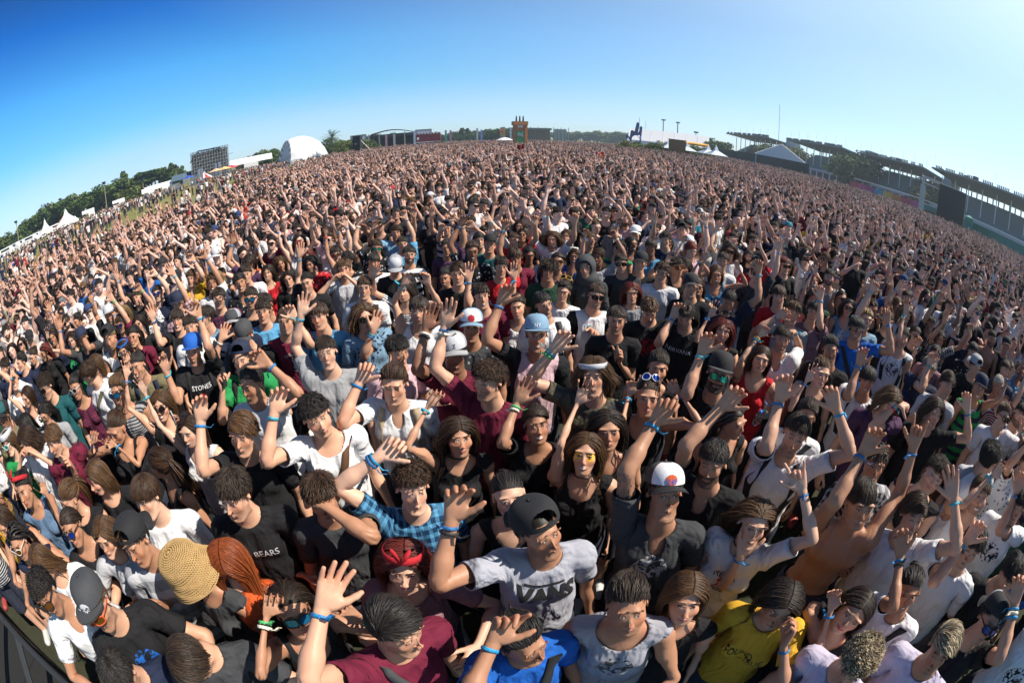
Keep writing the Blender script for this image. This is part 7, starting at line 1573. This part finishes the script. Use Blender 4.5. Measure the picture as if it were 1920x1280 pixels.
# too close to the lens to be hidden behind anyone: keep the photograph's own faces free
keys = [(r['label'], p[2]) for r, (_, _, _), p in [] ]
HN = {'messy': 'messy', 'short': 'short', 'quiff': 'quiffed', 'sweep': 'swept', 'sweepr': 'swept', 'fringe': 'fringed', 'curly': 'curly', 'grown': 'grown out', 'long': 'long', 'wavy': 'wavy', 'pony': 'ponytailed', 'bun': 'knotted', 'bob': 'bobbed', 'slick': 'slicked back'}
CAPN = {'black': 'black', 'grey': 'grey', 'white': 'white', 'navy': 'navy', 'red': 'red', 'blue': 'blue'}
NAMED = [(p[2], p[0]) for p in PEOPLE]
def short_of(sp):
    c = sp.get('col', 'black'); c = 'grey' if not isinstance(c, str) else CN.get(c, c)
    if sp.get('hat') == 'straw': return 'the straw hat'
    if sp.get('top') == 'bare': return 'the shirtless man'
    who = 'woman' if sp.get('sex') == 'f' else 'man'
    if sp.get('cap'): k = sp['cap'][2]; return 'the %s-capped %s in %s' % (CN.get(k, k).replace(' ', '-'), who, c)
    if sp.get('shades'): return 'the %s in %s wearing glasses' % (who, c)
    return 'the %s-haired %s in %s' % (HN.get(sp.get('hair', 'messy'), 'short').replace(' ', '-'), who, c)
for i, (x, y, px, py) in enumerate(IND):
    r = random.Random(i * 31 + 9); fem = r.random() < .36; st = r.choice(STYLES_F if fem else STYLES_M); hc = r.choice(['black', 'dark', 'dark', 'dark', 'brown', 'brown', 'light', 'black'] + (['blond', 'ash', 'reddish'] if r.random() < .35 else []))
    col = r.choice(COLS); top = r.choice(['scoop', 'strap', 'tank', 'tee']) if fem else r.choice(['tee'] * 6 + ['tank', 'vee']); pat = r.choice([None] * 9 + ['stripes', 'print', 'graphic', 'graphic', 'bands', 'plaid', 'sleeves'])
    sp = dict(wx=x, wy=y, sex='f' if fem else 'm', hair=st, hc=hc, col=col, top=top, pat=pat, seed=1000 + i, lod=1, tone=r.choice(['pale', 'fair', 'fair', 'mid', 'tan', 'tan', 'dark']), teeth=int(r.random() < .45), s=(.90 if fem else .96) + r.random() * .06)
    if pat: sp['col2'] = r.choice(['white', 'black', 'grey', 'navy']) if col not in ('white', 'black') else ('black' if col == 'white' else 'lgrey')
    phi = math.atan2(x, y); sp['rz'] = -phi * .45 + r.uniform(-.35, .35); sp['yaw'] = math.degrees(phi * -.2) + r.uniform(-20, 20); sp['pitch'] = r.uniform(-4, 18)
    extra = ''
    if not fem and r.random() < .16: cc = r.choice(list(CAPN) + ['black', 'black', 'grey', 'navy']); sp['cap'] = (r.choice(['dome', 'flat']), r.random() < .3, cc); extra = '%s cap' % cc
    elif r.random() < .16: sp['shades'] = (r.choice(['square', 'round']), r.choice(['black', 'black', 'blue', 'green', 'amber']), r.choice(['black', 'char', 'brown'])); extra = '%s sunglasses' % sp['shades'][1]
    near_ = math.hypot(x, y) < 2.6
    q = r.random(); act = ''
    if near_ and q < .75: sp['rest'] = 'hang' if q < .6 else 'fwd'
    else:
        kinds = 'two' if q > .86 else ('one' if q > .34 else 'none')
        if kinds == 'two': sp['rest'] = 'up'; act = ', both arms raised'
        elif kinds == 'one':
            side = r.choice('LR'); sd = -1 if side == 'L' else 1; dx = r.uniform(.05, .4) * sd; hz = r.uniform(1.85, 2.2); hp = project_px((x + dx, y - r.uniform(.1, .35), hz)); ep = project_px((x + sd * .42, y - .1, 1.45))
            sp['arms'] = [(side, hp[0], hp[1], ep[0], ep[1], r.choice(['open', 'open', 'relax', 'relax', 'curl', 'fist', 'point', 'peace', 'horns']))]; act = ', one arm raised'
    # a label from what the person looks like and the told-apart neighbour nearest in the picture
    nb = sorted(NAMED, key=lambda n: math.hypot(n[0][0] - x, n[0][1] - y))
    cn = CN.get(col, col); pn = {'stripes': 'striped ', 'print': 'patterned ', 'graphic': 'printed ', 'bands': 'banded ', 'plaid': 'checked ', 'sleeves': 'two tone ', None: ''}[pat]
    tn = {'scoop': 'top', 'strap': 'strap top', 'tank': 'tank top', 'tee': 't-shirt', 'vee': 'v neck'}[top]
    who = ('woman' if fem else 'man') + ' with ' + (extra + ' and ' if extra else '') + '%s %s hair' % (HN[st], hc if hc != 'dark' else 'dark') + ', %s%s %s' % (pn, cn, tn)
    for n in nb[:12]:
        qx, qy = n[0][0], n[0][1]; rel = 'behind' if qy < y - .2 else ('in front of' if qy > y + .2 else 'beside')
        lab = '%s, %s %s' % (who, rel, short_of(n[1]))
        if len(lab.split()) > 16: lab = '%s, %s %s' % (who.replace(' and %s' % HN[st], ' and'), rel, short_of(n[1]))
        if len(lab.split()) > 16: lab = '%s, %s %s' % (who.replace('%s %s hair' % (HN[st], hc), '%s hair' % hc), rel, short_of(n[1]))
        if len(lab.split()) > 16: lab = '%s in %s %s, %s %s' % ('woman' if fem else 'man', cn, tn, rel, short_of(n[1]))
        if len(lab.split()) <= 16 and lab not in used_labels: break
    used_labels.add(lab); sp['label'] = lab; person(sp)
print('people', len(PEOPLE), time.time() - T0, 'max fill dist', max(math.hypot(q[0], q[1]) for q in IND))

# ------------------------------------------------------------------ the crowd beyond: one mass of instanced figures
def variant(i):
    r = random.Random(500 + i); fem = r.random() < .36; kind = r.choice(['scoop', 'tank', 'strap', 'tee'] if fem else ['tee', 'tee', 'tee', 'tank']); gar = shirt(kind, fem, 1)
    S = {'lean': r.uniform(0, .12), 'side': r.uniform(-.08, .08), 'twist': r.uniform(-.2, .2), 'arms': {}}
    S['head'] = np.array((Matrix.Rotation(r.uniform(-.5, .5), 3, 'Z') @ Matrix.Rotation(r.uniform(-.28, .12), 3, 'X') @ Matrix.Rotation(r.uniform(-.12, .12), 3, 'Y')))
    ups = 0 if i % 16 < 8 else (1 if i % 16 < 14 else 2); first = r.choice([1, -1])
    for k, sd in enumerate((first, -first)):
        if k < ups: S['arms'][sd] = arm_ik(sd, S, np.array((sd * r.uniform(.0, .36), -.05 - r.random() * .3, r.uniform(1.85, 2.2))), np.array((sd * .42, -.12, 1.6)), np.array((r.uniform(-.4, .4), -1, .1)), r.choice(['open', 'relax', 'open', 'curl', 'fist']))
        elif r.random() < .25: S['arms'][sd] = arm_ik(sd, S, np.array((sd * r.uniform(0, .12), -.3, r.uniform(1.3, 1.6))), None, None, 'curl')
        else: S['arms'][sd] = hang(sd, S, .15, .05, r.uniform(.1, .6))
        S['arms'][sd]['fan'] = 1
    V, T, N = BODY[fem, 1]; P = pose(inset(fem, 1, gar, 'long'), V, S); parts = [(P, T, V, 0), (pose(gar[0], gar[0], S), gar[1], gar[0], 1)]
    TV, TT = trousers(False); parts.append((pose(TV, TV, S), TT, TV, 3)); R, t = rigid((0, -.02, 1.64), S)
    cp = (not fem) and r.random() < .13; st = 'capshort' if cp else r.choice(STYLES_F if fem else STYLES_M); _, hv, hq, l, a = hair(st, i % 2, 1); parts.append((hv @ R.T + t, hq, hv, 2))
    if cp: CV, CQ, mi, BV, BQ = cap('dome', r.random() < .3); parts += [(CV @ R.T + t, CQ, CV, 4), (BV @ R.T + t, BQ, BV, 4)]
    elif r.random() < .3: LV, LQ, FV, FQ = make_shades('square'); LV, FV = np.array(LV), np.array(FV); parts += [(LV @ R.T + t, LQ, LV, 5), (FV @ R.T + t, FQ, FV, 5)]
    k = (.92 if fem else .98) * r.uniform(.97, 1.03); VV, FF, RR, MI, LK, AL = [], [], [], [], [], []; n = 0
    for (v, q, rest, m) in parts:
        VV.append(np.asarray(v) * k); RR.append(np.asarray(rest)); q = q.tolist() if hasattr(q, 'tolist') else q; FF += [tuple(j + n for j in w_) for w_ in q]; MI += [m] * len(q)
        LK.append(l if m == 2 else np.zeros(len(v))); AL.append(a if m == 2 else np.zeros(len(v))); n += len(v)
    me = mk_mesh('figure', np.concatenate(VV), FF, [SKIN_C, CLOTH_C, HAIR_C, DENIM, CAP_C, lens('black')], MI); add_attr(me, 'rest', np.concatenate(RR)); add_attr(me, 'lock', np.concatenate(LK)); add_attr(me, 'along', np.concatenate(AL))
    return bpy.data.objects.new('figure', me)      # never linked to the scene: only a source for the mass
tcap = NT('crowd_cap'); tcap.set(Base_Color=tcap.ramp(tcap.M('FRACT', tcap.M('MULTIPLY', tcap.rnd(), 9.7)), [(0, (.014, .014, .016)), (.55, (.2, .2, .21)), (.70, (.5, .5, .52)), (.80, (.02, .04, .12)), (.95, (.3, .02, .03)), (.98, (.02, .2, .25))], 'CONSTANT'), Roughness=.9); CAP_C = tcap.m
NV = 48; VARS = [variant(i) for i in range(NV)]
pts = [(q[0], q[1]) for q in REST]
OUT = max(math.hypot(q[0], q[1]) for q in REST)
def density(x, y):
    """people per square metre of the far crowd"""
    if y < .3: return 0
    lb = -(17 + .30 * max(0, y - 20)) - 2 * math.sin(y * .21) - (0 if y > 9 else (9 - y) * .3)
    if x < lb:
        if x < -95 or y > 150: return 0
        dd = lb - x; return .05 + (.30 * math.exp(-dd / 5)) + .22 * (1 if dd > 14 else 0) * (.5 + .5 * math.sin(x * .15 + y * .11))
    if x > RB(y): return 0
    d = math.hypot(x, y); lim = 200 if -60 < x < 90 else 160
    if d > lim: return 0
    return 4.2 if d < 20 else (3.2 if d < 45 else (1.9 if d < 90 else 1.15))
def RB(y): return 83.5
step = .48; ys = []
r5 = np.random.default_rng(5)
Y = .3
while Y < 200:
    st = .47 if Y < 25 else (.60 if Y < 60 else .85); X = -95.
    xs_ = np.arange(-95, 140, st) + (st / 2 if int(Y * 7) % 2 else 0)
    jx = xs_ + r5.normal(0, st * .2, len(xs_)); jy = Y + r5.normal(0, st * .2, len(xs_)); u = r5.random(len(xs_))
    for a, b, c in zip(jx, jy, u):
        if math.hypot(a, b) <= OUT - .25 and a > -11 and b < 13: continue
        if abs(math.atan2(a, b)) > math.radians(86) and math.hypot(a, b) > 30: continue
        if c < density(a, b) * st * st * (1.0 + .28 * math.sin(a * .37 + 1.7 * math.sin(b * .13)) * math.sin(b * .29 + a * .11) - (.0 if b < 30 else .08)): pts.append((a, b))
    Y += st * .92
pts = np.array(pts); A = np.array([p[:2] for p in XYA[:len(ROWS) + len(IND)]])
keep = np.ones(len(pts), bool)
for i in np.where(np.hypot(pts[:, 0], pts[:, 1]) < 16)[0]:
    if np.hypot(A[:, 0] - pts[i, 0], A[:, 1] - pts[i, 1]).min() < .40 or (math.hypot(*pts[i]) < 3.5): keep[i] = False
for (bx, by, br) in KEEPOUT: keep &= np.hypot(pts[:, 0] - bx, pts[:, 1] - by) > br
pts = pts[keep]; n = len(pts); print('crowd', n)
me = bpy.data.meshes.new('crowd'); me.vertices.add(n); me.vertices.foreach_set('co', np.column_stack([pts, np.zeros(n)]).astype(np.float32).ravel())
phi = np.arctan2(pts[:, 0], pts[:, 1]); rz = -phi * .55 + r5.normal(0, .35, n)
far_left = pts[:, 0] < -(17 + .30 * np.maximum(0, pts[:, 1] - 20)) - 3; rz[far_left] = r5.uniform(0, 6.28, far_left.sum())
a = me.attributes.new('rot', 'FLOAT', 'POINT'); a.data.foreach_set('value', rz.astype(np.float32))
a = me.attributes.new('size', 'FLOAT', 'POINT'); a.data.foreach_set('value', r5.uniform(.89, 1.07, n).astype(np.float32))
vi = r5.integers(0, NV, n); down = (r5.random(n) < np.clip(np.hypot(pts[:, 0], pts[:, 1]) / 110, .15, .75)) | far_left
if True: vi = np.where(down, (vi // 16) * 16 + vi % 8, vi)      # far from the stage fewer arms go up
a = me.attributes.new('which', 'INT', 'POINT'); a.data.foreach_set('value', vi.astype(np.int32))
crowd = link('crowd', me, None, 'dense mass of distant festival goers reaching to the far tents', 'crowd'); crowd['kind'] = 'stuff'
ng = bpy.data.node_groups.new('crowd', 'GeometryNodeTree'); ng.interface.new_socket('Geometry', in_out='INPUT', socket_type='NodeSocketGeometry'); ng.interface.new_socket('Geometry', in_out='OUTPUT', socket_type='NodeSocketGeometry')
gi = ng.nodes.new('NodeGroupInput'); go = ng.nodes.new('NodeGroupOutput'); iop = ng.nodes.new('GeometryNodeInstanceOnPoints'); jn = ng.nodes.new('GeometryNodeJoinGeometry')
for o in reversed(VARS):
    oi = ng.nodes.new('GeometryNodeObjectInfo'); oi.inputs['Object'].default_value = o; oi.inputs['As Instance'].default_value = False
    gt = ng.nodes.new('GeometryNodeGeometryToInstance'); ng.links.new(oi.outputs['Geometry'], gt.inputs[0]); ng.links.new(gt.outputs[0], jn.inputs[0])
def named(nm, ty):
    q = ng.nodes.new('GeometryNodeInputNamedAttribute'); q.data_type = ty; q.inputs[0].default_value = nm; return q.outputs[0]
cx = ng.nodes.new('ShaderNodeCombineXYZ'); ng.links.new(named('rot', 'FLOAT'), cx.inputs[2]); ng.links.new(cx.outputs[0], iop.inputs['Rotation']); ng.links.new(named('size', 'FLOAT'), iop.inputs['Scale'])
ng.links.new(named('which', 'INT'), iop.inputs['Instance Index']); iop.inputs['Pick Instance'].default_value = True
ng.links.new(gi.outputs[0], iop.inputs['Points']); ng.links.new(jn.outputs[0], iop.inputs['Instance']); ng.links.new(iop.outputs[0], go.inputs[0])
md = crowd.modifiers.new('crowd', 'NODES'); md.node_group = ng
print('script', time.time() - T0)
